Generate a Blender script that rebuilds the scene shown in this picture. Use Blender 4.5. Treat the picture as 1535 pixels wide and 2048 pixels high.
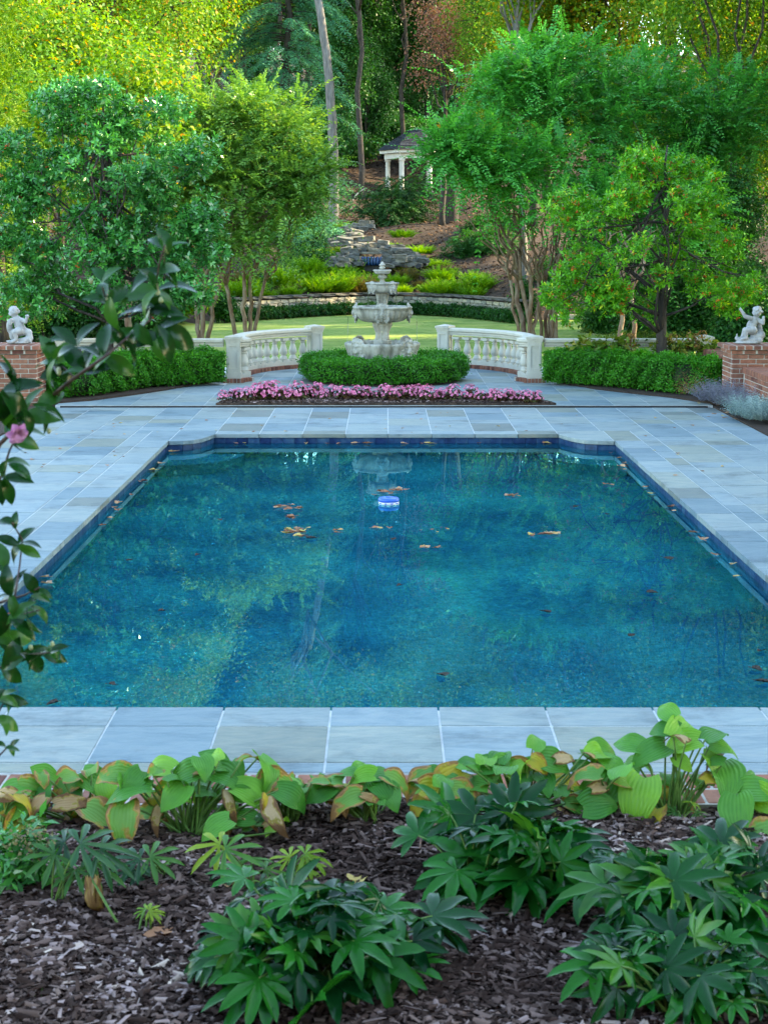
import bpy, bmesh, math, random
import numpy as np
from mathutils import Vector, Matrix

for _o in list(bpy.data.objects):
    bpy.data.objects.remove(_o)
SC = bpy.context.scene
COL = SC.collection
PI = math.pi
R = math.radians

# ------------------------------------------------------------------ camera
H = 2.55                                   # eye height above the pool deck
FPX = 3300.0                               # focal length in photo pixels (2048 high)
PITCH = math.atan(554 / FPX)
cam = bpy.data.cameras.new('camera')
camo = bpy.data.objects.new('camera', cam)
COL.objects.link(camo)
camo.location = (0, 0, H)
camo.rotation_euler = (PI / 2 - PITCH, 0, 0)
cam.sensor_fit = 'VERTICAL'
cam.sensor_height = 36
cam.sensor_width = 27
cam.lens = FPX / 2048 * 36
cam.clip_start = 0.05
cam.clip_end = 2000
cam.dof.use_dof = True
cam.dof.focus_distance = 26
cam.dof.aperture_fstop = 9
SC.camera = camo

# ------------------------------------------------------------------ sky, sun, exposure
SUN_EL, SUN_AZ = R(30), R(76)              # azimuth from +Y towards +X
world = bpy.data.worlds.new('World')
SC.world = world
world.use_nodes = True
wn = world.node_tree.nodes
wl = world.node_tree.links
sky = wn.new('ShaderNodeTexSky')
sky.sky_type = 'NISHITA'
sky.sun_disc = False
sky.sun_elevation = SUN_EL
sky.sun_rotation = SUN_AZ
sky.air_density = 1.0
sky.dust_density = 0.6
sky.ozone_density = 1.6
bg = wn['Background']
bg.inputs['Strength'].default_value = 0.15
wl.new(sky.outputs['Color'], bg.inputs['Color'])
sun = bpy.data.lights.new('sun', 'SUN')
sun.energy = 2.3
sun.angle = R(0.6)
sun.color = (1.0, 0.83, 0.57)
suno = bpy.data.objects.new('sun', sun)
COL.objects.link(suno)
SUNV = Vector((math.sin(SUN_AZ) * math.cos(SUN_EL), math.cos(SUN_AZ) * math.cos(SUN_EL), math.sin(SUN_EL)))
suno.rotation_euler = (-SUNV).to_track_quat('-Z', 'Y').to_euler()
suno.location = SUNV * 80
SC.view_settings.view_transform = 'Standard'
SC.view_settings.look = 'None'
SC.view_settings.gamma = 1
SC.view_settings.exposure = 3.05
SC.view_settings.use_white_balance = True      # camera set for open shade
SC.view_settings.white_balance_temperature = 7700
SC.view_settings.white_balance_tint = 4
SC.view_settings.use_curve_mapping = False
SC.render.engine = 'CYCLES'
SC.cycles.use_denoising = True
SC.cycles.max_bounces = 8
SC.cycles.diffuse_bounces = 3
SC.cycles.glossy_bounces = 3
SC.cycles.transmission_bounces = 4
SC.cycles.transparent_max_bounces = 8
SC.cycles.caustics_reflective = False
SC.cycles.caustics_refractive = True
SC.cycles.sample_clamp_indirect = 6

# ------------------------------------------------------------------ helpers
CP, SP = math.cos(PITCH), math.sin(PITCH)


def ray(x, y):
    a = (x - 767.5) / FPX
    b = -(y - 1024) / FPX
    return a, CP + b * SP, -SP + b * CP


def gnd(x, y, z=0.0):                      # photo pixel -> point on the level z
    d = ray(x, y)
    t = (z - H) / d[2]
    return Vector((d[0] * t, d[1] * t, z))


def at(x, y, Y):                           # photo pixel -> point at distance Y
    d = ray(x, y)
    t = Y / d[1]
    return Vector((d[0] * t, Y, H + d[2] * t))


def tag(o, label=None, cat=None, group=None, kind=None):
    if label:
        o['label'] = label
    if cat:
        o['category'] = cat
    if group:
        o['group'] = group
    if kind:
        o['kind'] = kind
    return o


def link(o, parent=None):
    COL.objects.link(o)
    if parent is not None:
        o.parent = parent
    return o


def thing(name, label, cat, loc=(0, 0, 0), rz=0.0, group=None):
    o = bpy.data.objects.new(name, None)
    o.empty_display_size = 0.1
    COL.objects.link(o)
    o.location = loc
    o.rotation_euler = (0, 0, rz)
    return tag(o, label, cat, group)


def mesh_np(name, V, F, attrs=None, smooth=False):
    """V (n,3) float, F (m,k) int with one k for all faces."""
    V = np.asarray(V, dtype=np.float32)
    F = np.asarray(F, dtype=np.int32)
    me = bpy.data.meshes.new(name)
    m, k = F.shape
    me.vertices.add(len(V))
    me.vertices.foreach_set('co', V.ravel())
    me.loops.add(m * k)
    me.loops.foreach_set('vertex_index', F.ravel())
    me.polygons.add(m)
    me.polygons.foreach_set('loop_start', np.arange(0, m * k, k, dtype=np.int32))
    me.polygons.foreach_set('loop_total', np.full(m, k, dtype=np.int32))
    if smooth:
        me.polygons.foreach_set('use_smooth', np.ones(m, dtype=bool))
    for an, av in (attrs or {}).items():
        a = me.attributes.new(an, 'FLOAT', 'POINT')
        a.data.foreach_set('value', np.asarray(av, dtype=np.float32))
    me.update(calc_edges=True)
    return me


class MB:
    """collects small shapes into one mesh"""

    def __init__(s):
        s.v, s.f = [], []

    def add(s, V, F):
        b = len(s.v)
        s.v.extend([tuple(p) for p in V])
        s.f.extend([tuple(i + b for i in f) for f in F])

    def box(s, x0, x1, y0, y1, z0, z1):
        V = [(x0, y0, z0), (x1, y0, z0), (x1, y1, z0), (x0, y1, z0), (x0, y0, z1), (x1, y0, z1), (x1, y1, z1), (x0, y1, z1)]
        s.add(V, [(0, 3, 2, 1), (4, 5, 6, 7), (0, 1, 5, 4), (1, 2, 6, 5), (2, 3, 7, 6), (3, 0, 4, 7)])

    def prism(s, poly, z0, z1):
        n = len(poly)
        V = [(p[0], p[1], z0) for p in poly] + [(p[0], p[1], z1) for p in poly]
        s.add(V, [tuple(range(n - 1, -1, -1)), tuple(range(n, 2 * n))] + [(i, (i + 1) % n, n + (i + 1) % n, n + i) for i in range(n)])

    def tube(s, pts, rad, sides=6, cap=True):
        pts = [Vector(p) for p in pts]
        n = len(pts)
        V, F = [], []
        for i, p in enumerate(pts):
            t = (pts[min(i + 1, n - 1)] - pts[max(i - 1, 0)])
            t = t.normalized() if t.length > 1e-9 else Vector((0, 0, 1))
            a = t.cross(Vector((0.31, 0.95, 0.05)))
            if a.length < 1e-3:
                a = t.cross(Vector((1, 0, 0)))
            a.normalize()
            b = t.cross(a)
            for k in range(sides):
                q = 2 * PI * k / sides
                V.append(p + (a * math.cos(q) + b * math.sin(q)) * rad[i])
        for i in range(n - 1):
            for k in range(sides):
                F.append((i * sides + k, i * sides + (k + 1) % sides, (i + 1) * sides + (k + 1) % sides, (i + 1) * sides + k))
        if cap:
            F.append(tuple(range(sides - 1, -1, -1)))
            F.append(tuple(range((n - 1) * sides, n * sides)))
        s.add(V, F)

    def lathe(s, prof, seg=24, cx=0, cy=0, rf=None):
        """prof [(r,z)...] bottom to top; rf(theta, i) scales the radius"""
        n = len(prof)
        V, F = [], []
        for i, (r, z) in enumerate(prof):
            for k in range(seg):
                q = 2 * PI * k / seg
                rr = r * (rf(q, i) if rf else 1)
                V.append((cx + rr * math.cos(q), cy + rr * math.sin(q), z))
        for i in range(n - 1):
            for k in range(seg):
                F.append((i * seg + k, i * seg + (k + 1) % seg, (i + 1) * seg + (k + 1) % seg, (i + 1) * seg + k))
        F.append(tuple(range(seg - 1, -1, -1)))
        F.append(tuple(range((n - 1) * seg, n * seg)))
        s.add(V, F)

    def ball(s, c, r, seg=8, rings=6):
        c = Vector(c)
        if not hasattr(r, '__len__'):
            r = (r, r, r)
        V = [c + Vector((0, 0, -r[2]))]
        for i in range(1, rings):
            ph = -PI / 2 + PI * i / rings
            for k in range(seg):
                q = 2 * PI * k / seg
                V.append(c + Vector((r[0] * math.cos(ph) * math.cos(q), r[1] * math.cos(ph) * math.sin(q), r[2] * math.sin(ph))))
        V.append(c + Vector((0, 0, r[2])))
        F = [(0, 1 + (k + 1) % seg, 1 + k) for k in range(seg)]
        for i in range(rings - 2):
            for k in range(seg):
                a = 1 + i * seg
                F.append((a + k, a + (k + 1) % seg, a + seg + (k + 1) % seg, a + seg + k))
        a = 1 + (rings - 2) * seg
        F += [(a + k, a + (k + 1) % seg, len(V) - 1) for k in range(seg)]
        s.add(V, F)

    def sweep(s, path, prof, closed=False):
        """prof [(offset, z)] closed polygon swept along a level path of (x,y)"""
        n, m = len(path), len(prof)
        V, F = [], []
        for i, p in enumerate(path):
            a = Vector(path[(i - 1) % n] if closed else path[max(i - 1, 0)]).to_2d()
            b = Vector(path[(i + 1) % n] if closed else path[min(i + 1, n - 1)]).to_2d()
            c = Vector(p).to_2d()
            d1 = (c - a)
            d2 = (b - c)
            d1 = d1.normalized() if d1.length > 1e-9 else d2.normalized()
            d2 = d2.normalized() if d2.length > 1e-9 else d1
            t = (d1 + d2).normalized()
            nn = Vector((-t.y, t.x)) / max(0.3, t.dot(d1))
            for (o, z) in prof:
                V.append((c.x + nn.x * o, c.y + nn.y * o, z))
        for i in range(n if closed else n - 1):
            j = (i + 1) % n
            for k in range(m):
                F.append((i * m + k, j * m + k, j * m + (k + 1) % m, i * m + (k + 1) % m))
        if not closed:
            F.append(tuple(range(m)))
            F.append(tuple((n - 1) * m + k for k in range(m - 1, -1, -1)))
        s.add(V, F)

    def mesh(s, name, smooth=False):
        me = bpy.data.meshes.new(name)
        me.from_pydata(s.v, [], s.f)
        if smooth:
            me.polygons.foreach_set('use_smooth', np.ones(len(me.polygons), dtype=bool))
        me.update()
        return me

    def build(s, name, mat, parent=None, smooth=False, bevel=0, local=False, seg=2):
        me = s.mesh(name, smooth)
        me.materials.append(mat)
        o = bpy.data.objects.new(name, me)
        link(o, parent)
        if parent is not None and not local:
            o.location = -Vector(parent.location)
        if bevel:
            b = o.modifiers.new('bevel', 'BEVEL')
            b.width = bevel
            b.segments = seg
            b.limit_method = 'ANGLE'
        return o


def obj(name, me, mat, parent=None, local=False):
    if mat is not None and not me.materials:
        me.materials.append(mat)
    o = bpy.data.objects.new(name, me)
    link(o, parent)
    if parent is not None and not local:
        o.location = -Vector(parent.location)
    return o


def copy_tree(o, parent=None):
    c = o.copy()
    COL.objects.link(c)
    c.parent = parent
    for ch in o.children:
        copy_tree(ch, c)
    return c


def rnd_dirs(rng, n):
    d = rng.normal(size=(n, 3))
    return d / (np.linalg.norm(d, axis=1, keepdims=True) + 1e-9)


def nrm(a):
    return a / (np.linalg.norm(a, axis=-1, keepdims=True) + 1e-9)


def leaves(P, D, N, L, W, rnd, fold=0.12):
    """one pointed leaf per row: 4 verts, folded a little along the midrib"""
    n = len(P)
    D = nrm(D)
    S = nrm(np.cross(D, N))
    U = np.cross(S, D)
    L = np.broadcast_to(L, (n,))[:, None]
    W = np.broadcast_to(W, (n,))[:, None]
    V = np.empty((n, 4, 3), dtype=np.float32)
    V[:, 0] = P
    V[:, 1] = P + D * L * 0.48 + S * W * 0.5 + U * W * fold
    V[:, 2] = P + D * L - U * L * fold
    V[:, 3] = P + D * L * 0.48 - S * W * 0.5 + U * W * fold
    return V.reshape(-1, 3), np.arange(n * 4).reshape(n, 4), np.repeat(rnd, 4)


def leaf_obj(name, parts, mat, parent=None, local=False):
    Vs, Fs, As, b = [], [], [], 0
    for (V, F, A) in parts:
        Vs.append(V)
        Fs.append(F + b)
        As.append(A)
        b += len(V)
    me = mesh_np(name, np.concatenate(Vs), np.concatenate(Fs), {'rnd': np.concatenate(As)})
    return obj(name, me, mat, parent, local)


# ------------------------------------------------------------------ materials
def new_mat(name):
    m = bpy.data.materials.new(name)
    m.use_nodes = True
    nt = m.node_tree
    for n in list(nt.nodes):
        nt.nodes.remove(n)
    out = nt.nodes.new('ShaderNodeOutputMaterial')
    return m, nt.nodes, nt.links, out


def ramp(N, stops, interp='LINEAR'):
    r = N.new('ShaderNodeValToRGB')
    r.color_ramp.interpolation = interp
    e = r.color_ramp.elements
    while len(e) > 1:
        e.remove(e[-1])
    e[0].position = stops[0][0]
    e[0].color = (*stops[0][1], 1)
    for p, c in stops[1:]:
        x = e.new(p)
        x.color = (*c, 1)
    return r


def leaf_mat(name, stops, rough=0.42, trans=0.35, spec=0.5, tint=(1.25, 1.15, 0.45), objvar=0.25):
    m, N, L, out = new_mat(name)
    a = N.new('ShaderNodeAttribute')
    a.attribute_name = 'rnd'
    oi = N.new('ShaderNodeObjectInfo')
    ad = N.new('ShaderNodeMath')
    ad.operation = 'MULTIPLY_ADD'
    L.new(oi.outputs['Random'], ad.inputs[0])
    ad.inputs[1].default_value = objvar
    L.new(a.outputs['Fac'], ad.inputs[2])
    sb = N.new('ShaderNodeMath')
    sb.operation = 'SUBTRACT'
    L.new(ad.outputs[0], sb.inputs[0])
    sb.inputs[1].default_value = objvar * 0.5
    r = ramp(N, stops)
    L.new(sb.outputs[0], r.inputs['Fac'])
    p = N.new('ShaderNodeBsdfPrincipled')
    p.inputs['Roughness'].default_value = rough
    p.inputs['Specular IOR Level'].default_value = spec * 0.5
    L.new(r.outputs['Color'], p.inputs['Base Color'])
    if trans > 0:
        t = N.new('ShaderNodeBsdfTranslucent')
        mx = N.new('ShaderNodeMix')
        mx.data_type = 'RGBA'
        mx.blend_type = 'MULTIPLY'
        mx.inputs[0].default_value = 1
        L.new(r.outputs['Color'], mx.inputs[6])
        mx.inputs[7].default_value = (*tint, 1)
        L.new(mx.outputs[2], t.inputs['Color'])
        ms = N.new('ShaderNodeMixShader')
        ms.inputs[0].default_value = trans
        L.new(p.outputs[0], ms.inputs[1])
        L.new(t.outputs[0], ms.inputs[2])
        L.new(ms.outputs[0], out.inputs['Surface'])
    else:
        L.new(p.outputs[0], out.inputs['Surface'])
    return m


def noise_mat(name, stops, scale=4.0, detail=6, rough=0.8, bump=0.3, bscale=None, stretch=(1, 1, 1), objvar=0.0, objstops=None, spec=0.3,
              coords='position', bdist=0.02, distort=0.0, roughvar=0.0, stain=0.0):
    m, N, L, out = new_mat(name)
    p = N.new('ShaderNodeBsdfPrincipled')
    p.inputs['Roughness'].default_value = rough
    p.inputs['Specular IOR Level'].default_value = spec
    if coords == 'position':
        g = N.new('ShaderNodeNewGeometry')
        src = g.outputs['Position']
    else:
        g = N.new('ShaderNodeTexCoord')
        src = g.outputs['Object']
    oi = N.new('ShaderNodeObjectInfo')
    mp = N.new('ShaderNodeMapping')
    mp.inputs['Scale'].default_value = stretch
    L.new(src, mp.inputs['Vector'])
    sc = N.new('ShaderNodeVectorMath')
    sc.operation = 'SCALE'
    sc.inputs[0].default_value = (17.3, 9.1, 23.7)
    L.new(oi.outputs['Random'], sc.inputs['Scale'])
    av = N.new('ShaderNodeVectorMath')
    av.operation = 'ADD'
    L.new(mp.outputs[0], av.inputs[0])
    if objvar or objstops:
        L.new(sc.outputs[0], av.inputs[1])
    n1 = N.new('ShaderNodeTexNoise')
    n1.inputs['Scale'].default_value = scale
    n1.inputs['Detail'].default_value = detail
    n1.inputs['Roughness'].default_value = 0.6
    n1.inputs['Distortion'].default_value = distort
    L.new(av.outputs[0], n1.inputs['Vector'])
    r = ramp(N, stops)
    L.new(n1.outputs['Fac'], r.inputs['Fac'])
    col = r.outputs['Color']
    if objstops:
        r2 = ramp(N, objstops)
        L.new(oi.outputs['Random'], r2.inputs['Fac'])
        mx = N.new('ShaderNodeMix')
        mx.data_type = 'RGBA'
        mx.blend_type = 'MULTIPLY'
        mx.inputs[0].default_value = 1
        L.new(col, mx.inputs[6])
        L.new(r2.outputs['Color'], mx.inputs[7])
        col = mx.outputs[2]
    if stain:                               # weathering blotches that run across the pieces
        g2 = N.new('ShaderNodeNewGeometry')
        n3 = N.new('ShaderNodeTexNoise')
        n3.inputs['Scale'].default_value = 1.5
        n3.inputs['Detail'].default_value = 12
        n3.inputs['Roughness'].default_value = 0.7
        L.new(g2.outputs['Position'], n3.inputs['Vector'])
        r3_ = ramp(N, [(0.30, (1 - stain, 1 - stain * 0.95, 1 - stain * 0.9)), (0.46, (0.93, 0.94, 0.95)), (0.6, (1.0, 1.0, 1.0)), (0.75, (1.15, 1.12, 1.06))])
        L.new(n3.outputs['Fac'], r3_.inputs['Fac'])
        mx3 = N.new('ShaderNodeMix')
        mx3.data_type = 'RGBA'
        mx3.blend_type = 'MULTIPLY'
        mx3.inputs[0].default_value = 1
        L.new(col, mx3.inputs[6])
        L.new(r3_.outputs['Color'], mx3.inputs[7])
        col = mx3.outputs[2]
    L.new(col, p.inputs['Base Color'])
    if roughvar:
        mr = N.new('ShaderNodeMapRange')
        mr.inputs['To Min'].default_value = rough - roughvar
        mr.inputs['To Max'].default_value = rough + roughvar
        L.new(n1.outputs['Fac'], mr.inputs['Value'])
        L.new(mr.outputs[0], p.inputs['Roughness'])
    if bump:
        n2 = N.new('ShaderNodeTexNoise')
        n2.inputs['Scale'].default_value = bscale or scale * 4
        n2.inputs['Detail'].default_value = 5
        L.new(av.outputs[0], n2.inputs['Vector'])
        b = N.new('ShaderNodeBump')
        b.inputs['Strength'].default_value = bump
        b.inputs['Distance'].default_value = bdist
        L.new(n2.outputs['Fac'], b.inputs['Height'])
        L.new(b.outputs[0], p.inputs['Normal'])
    L.new(p.outputs[0], out.inputs['Surface'])
    return m


M = {}
M['bluestone'] = noise_mat('bluestone', [(0.22, (0.13, 0.185, 0.205)), (0.45, (0.205, 0.265, 0.28)), (0.6, (0.25, 0.30, 0.305)), (0.8, (0.30, 0.325, 0.305))], 3.4, 12, 0.58, 0.9, 11,
                           (1.0, 2.6, 1), 0, [(0, (0.60, 0.72, 0.80)), (0.12, (0.76, 0.86, 0.92)), (0.28, (0.98, 1.0, 1.0)), (0.5, (1.06, 1.02, 0.95)), (0.68, (0.94, 1.0, 1.04)), (0.80, (1.12, 1.12, 1.1)), (0.88, (1.12, 1.03, 0.88)), (0.94, (0.95, 0.86, 0.70)), (1, (0.62, 0.60, 0.56))],
                           0.3, bdist=0.012, distort=1.2, roughvar=0.12, stain=0.55)
M['grout'] = noise_mat('grout', [(0.3, (0.36, 0.39, 0.39)), (0.5, (0.50, 0.53, 0.53)), (0.7, (0.60, 0.63, 0.64))], 9, 4, 0.9, 0.2)
M['brick'] = noise_mat('brick', [(0.25, (0.15, 0.065, 0.045)), (0.55, (0.25, 0.105, 0.068)), (0.8, (0.31, 0.16, 0.115))], 14, 6, 0.85, 0.5, 60, objvar=1,
                       objstops=[(0, (0.5, 0.42, 0.5)), (0.2, (0.8, 0.8, 0.85)), (0.5, (1, 1, 1)), (0.8, (1.15, 1.0, 0.95)), (1, (1.15, 1.25, 1.25))], bdist=0.004)
M['mortar'] = noise_mat('mortar', [(0.3, (0.33, 0.31, 0.27)), (0.7, (0.48, 0.45, 0.40))], 20, 4, 0.95, 0.4, 80, bdist=0.004)
M['caststone'] = noise_mat('caststone', [(0.2, (0.40, 0.375, 0.30)), (0.45, (0.54, 0.515, 0.435)), (0.8, (0.60, 0.575, 0.50))], 4, 9, 0.8, 0.35, 50, (1, 1, 0.35), bdist=0.004, stain=0.35)
M['fountain'] = noise_mat('fountain', [(0.25, (0.095, 0.092, 0.070)), (0.40, (0.26, 0.255, 0.21)), (0.54, (0.43, 0.42, 0.36)), (0.8, (0.55, 0.535, 0.48))], 5, 9, 0.75, 0.5, 45, (1, 1, 0.45), bdist=0.008, stain=0.3)
M['statue'] = noise_mat('statue', [(0.25, (0.18, 0.18, 0.18)), (0.5, (0.36, 0.37, 0.37)), (0.8, (0.46, 0.47, 0.47))], 9, 6, 0.75, 0.35, 70, bdist=0.003, stain=0.3)
M['fieldstone'] = noise_mat('fieldstone', [(0.25, (0.06, 0.06, 0.055)), (0.5, (0.16, 0.158, 0.145)), (0.75, (0.28, 0.272, 0.245))], 6, 6, 0.85, 0.6, 25, objvar=1,
                            objstops=[(0, (0.6, 0.65, 0.7)), (0.5, (1, 1, 1)), (1, (1.25, 1.15, 0.98))], bdist=0.02)
M['wallstone'] = noise_mat('wallstone', [(0.25, (0.22, 0.20, 0.16)), (0.5, (0.40, 0.37, 0.31)), (0.75, (0.52, 0.49, 0.42))], 6, 6, 0.85, 0.6, 25, objvar=1, objstops=[(0, (0.6, 0.65, 0.7)), (0.5, (1, 1, 1)), (1, (1.2, 1.12, 0.98))], bdist=0.02)
M['darkcap'] = noise_mat('darkcap', [(0.3, (0.06, 0.055, 0.05)), (0.7, (0.15, 0.14, 0.12))], 5, 6, 0.9, 0.4)
M['near_black'] = noise_mat('near_black', [(0.3, (0.012, 0.012, 0.014)), (0.7, (0.03, 0.03, 0.032))], 20, 2, 0.7, 0)  # black of the garden light, and the shade colour of the terrace riser
M['mulch'] = noise_mat('mulch', [(0.25, (0.018, 0.012, 0.009)), (0.5, (0.05, 0.032, 0.024)), (0.75, (0.12, 0.08, 0.06))], 14, 6, 0.95, 0.8, 60, bdist=0.02)
M['soil'] = noise_mat('soil', [(0.3, (0.022, 0.015, 0.011)), (0.7, (0.06, 0.04, 0.03))], 40, 5, 0.95, 0.6, 80, bdist=0.01)
M['chips'] = leaf_mat('chips', [(0, (0.016, 0.009, 0.007)), (0.35, (0.070, 0.042, 0.033)), (0.65, (0.18, 0.12, 0.10)), (0.88, (0.38, 0.28, 0.26)), (1, (0.52, 0.40, 0.32))], 0.85, 0, 0.12, objvar=0)
M['barkgrey'] = noise_mat('barkgrey', [(0.25, (0.10, 0.095, 0.09)), (0.55, (0.22, 0.21, 0.20)), (0.8, (0.34, 0.33, 0.31))], 5, 7, 0.9, 0.6, 14, (3, 3, 0.5), bdist=0.03)
M['barkdark'] = noise_mat('barkdark', [(0.3, (0.022, 0.019, 0.017)), (0.6, (0.06, 0.05, 0.042)), (0.85, (0.17, 0.16, 0.15))], 6, 7, 0.85, 0.6, 16, (3, 3, 0.6), bdist=0.03)
M['barkcrape'] = noise_mat('barkcrape', [(0.3, (0.10, 0.045, 0.028)), (0.5, (0.21, 0.14, 0.10)), (0.7, (0.33, 0.27, 0.21))], 4, 6, 0.7, 0.3, 18, (2.2, 2.2, 0.7), bdist=0.02)
M['twig'] = noise_mat('twig', [(0.3, (0.035, 0.02, 0.018)), (0.7, (0.10, 0.06, 0.05))], 30, 4, 0.6, 0.2)
M['stalk'] = noise_mat('stalk', [(0.3, (0.05, 0.13, 0.02)), (0.7, (0.14, 0.25, 0.05))], 12, 3, 0.5, 0.1)
M['white'] = noise_mat('white', [(0.3, (0.50, 0.49, 0.44)), (0.7, (0.60, 0.59, 0.54))], 3, 4, 0.6, 0.1)
M['slate'] = noise_mat('slate', [(0.3, (0.014, 0.018, 0.025)), (0.7, (0.045, 0.052, 0.066))], 7, 5, 0.7, 0.4, objvar=1, objstops=[(0, (0.6, 0.6, 0.65)), (1, (1.3, 1.3, 1.35))])
M['tile'] = noise_mat('tile', [(0.3, (0.006, 0.022, 0.07)), (0.5, (0.014, 0.05, 0.13)), (0.66, (0.035, 0.085, 0.15)), (0.82, (0.13, 0.12, 0.09))], 9, 6, 0.35, 0.1, 20, (1, 1, 1), 1,
                      [(0, (0.5, 0.55, 0.75)), (0.5, (1, 1, 1)), (1, (1.5, 1.4, 1.2))], 0.25)
M['blueplastic'] = noise_mat('blueplastic', [(0.3, (0.01, 0.10, 0.60)), (0.7, (0.015, 0.14, 0.72))], 3, 2, 0.35, 0, spec=0.5)
M['whiteplastic'] = noise_mat('whiteplastic', [(0.3, (0.72, 0.74, 0.75)), (0.7, (0.8, 0.8, 0.8))], 3, 2, 0.4, 0, spec=0.5)
M['blueglaze'] = noise_mat('blueglaze', [(0.3, (0.01, 0.04, 0.13)), (0.7, (0.03, 0.10, 0.25))], 6, 4, 0.25, 0.1, spec=0.6)

# foliage: (stops run over the random number of each leaf)
M['lf_box'] = leaf_mat('lf_box', [(0, (0.013, 0.098, 0.006)), (0.5, (0.032, 0.206, 0.011)), (0.85, (0.063, 0.312, 0.015)), (1, (0.158, 0.482, 0.019))], 0.4, 0.25, objvar=0.05)
M['lf_boxdark'] = leaf_mat('lf_boxdark', [(0, (0.008, 0.059, 0.009)), (0.6, (0.019, 0.118, 0.014)), (1, (0.052, 0.218, 0.027))], 0.45, 0.25)
M['lf_holly'] = leaf_mat('lf_holly', [(0, (0.024, 0.151, 0.033)), (0.5, (0.054, 0.284, 0.053)), (0.9, (0.104, 0.439, 0.064)), (0.97, (0.249, 0.62, 0.064)), (1, (0.58, 0.67, 0.038))], 0.22, 0.2, 1.2)
M['lf_hollyl'] = leaf_mat('lf_hollyl', [(0, (0.029, 0.16, 0.015)), (0.4, (0.07, 0.3, 0.019)), (0.85, (0.147, 0.47, 0.029)), (0.96, (0.267, 0.619, 0.034)), (1, (0.507, 0.601, 0.025))], 0.32, 0.3, 0.6)
M['lf_crape'] = leaf_mat('lf_crape', [(0, (0.026, 0.179, 0.033)), (0.5, (0.06, 0.332, 0.056)), (0.9, (0.112, 0.475, 0.072)), (0.985, (0.243, 0.618, 0.075)), (1, (0.75, 0.238, 0.03))], 0.3, 0.35)
M['lf_crapel'] = leaf_mat('lf_crapel', [(0, (0.054, 0.176, 0.035)), (0.5, (0.146, 0.33, 0.061)), (0.8, (0.268, 0.463, 0.078)), (0.93, (0.487, 0.44, 0.121)), (0.985, (0.731, 0.286, 0.104)), (1, (0.75, 0.11, 0.051))], 0.3, 0.35)
M['lf_panicle'] = leaf_mat('lf_panicle', [(0, (0.12, 0.13, 0.05)), (1, (0.28, 0.25, 0.12))], 0.7, 0.2)
M['lf_forest'] = leaf_mat('lf_forest', [(0, (0.039, 0.142, 0.012)), (0.4, (0.089, 0.251, 0.019)), (0.7, (0.178, 0.351, 0.021)), (0.88, (0.327, 0.418, 0.023)), (0.96, (0.475, 0.368, 0.021)), (1, (0.564, 0.268, 0.021))], 0.5, 0.42, objvar=0.4)
M['lf_gold'] = leaf_mat('lf_gold', [(0, (0.097, 0.194, 0.017)), (0.4, (0.225, 0.297, 0.023)), (0.75, (0.419, 0.386, 0.03)), (1, (0.676, 0.356, 0.023))], 0.5, 0.42, objvar=0.2)
M['lf_dark'] = leaf_mat('lf_dark', [(0, (0.013, 0.076, 0.017)), (0.6, (0.027, 0.139, 0.025)), (1, (0.063, 0.221, 0.034))], 0.45, 0.3)
M['lf_cedar'] = leaf_mat('lf_cedar', [(0, (0.033, 0.168, 0.1)), (0.6, (0.072, 0.298, 0.157)), (0.9, (0.147, 0.414, 0.143)), (1, (0.309, 0.544, 0.119))], 0.55, 0.25)
M['lf_bronze'] = leaf_mat('lf_bronze', [(0, (0.168, 0.084, 0.065)), (0.6, (0.36, 0.18, 0.117)), (1, (0.504, 0.288, 0.182))], 0.6, 0.35, tint=(1.1, 0.8, 0.6))
M['lf_maple'] = leaf_mat('lf_maple', [(0, (0.014, 0.068, 0.021)), (0.7, (0.031, 0.128, 0.033)), (1, (0.07, 0.21, 0.045))], 0.5, 0.3)
M['lf_slope'] = leaf_mat('lf_slope', [(0, (0.07, 0.207, 0.013)), (0.5, (0.152, 0.372, 0.02)), (0.85, (0.269, 0.495, 0.025)), (1, (0.445, 0.55, 0.036))], 0.5, 0.4, objvar=0.35)
M['lf_rust'] = leaf_mat('lf_rust', [(0, (0.08, 0.10, 0.03)), (0.5, (0.16, 0.15, 0.05)), (1, (0.24, 0.14, 0.06))], 0.6, 0.3)
M['lf_conifer'] = leaf_mat('lf_conifer', [(0, (0.044, 0.141, 0.009)), (0.5, (0.106, 0.248, 0.013)), (0.85, (0.202, 0.33, 0.016)), (1, (0.435, 0.396, 0.018))], 0.5, 0.35)
M['lf_lavender'] = leaf_mat('lf_lavender', [(0, (0.15, 0.17, 0.20)), (0.6, (0.26, 0.27, 0.33)), (1, (0.34, 0.32, 0.42))], 0.7, 0.2, tint=(1, 1, 1))
M['lf_silver'] = leaf_mat('lf_silver', [(0, (0.16, 0.25, 0.24)), (0.6, (0.30, 0.42, 0.40)), (1, (0.45, 0.55, 0.52))], 0.7, 0.2, tint=(1, 1, 1))
M['lf_hydr'] = leaf_mat('lf_hydr', [(0, (0.05, 0.12, 0.02)), (0.6, (0.14, 0.24, 0.03)), (1, (0.36, 0.30, 0.04))], 0.5, 0.3)
M['lf_dry'] = leaf_mat('lf_dry', [(0, (0.20, 0.10, 0.035)), (0.5, (0.34, 0.19, 0.07)), (1, (0.45, 0.32, 0.14))], 0.7, 0.3)
M['lf_begonia'] = leaf_mat('lf_begonia', [(0, (0.03, 0.015, 0.008)), (0.5, (0.09, 0.035, 0.014)), (1, (0.09, 0.11, 0.025))], 0.35, 0.2)
M['petal'] = leaf_mat('petal', [(0, (0.62, 0.10, 0.26)), (0.5, (0.82, 0.24, 0.42)), (1, (0.88, 0.48, 0.58))], 0.5, 0.3, tint=(1, 0.8, 0.9), objvar=0.1)
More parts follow.
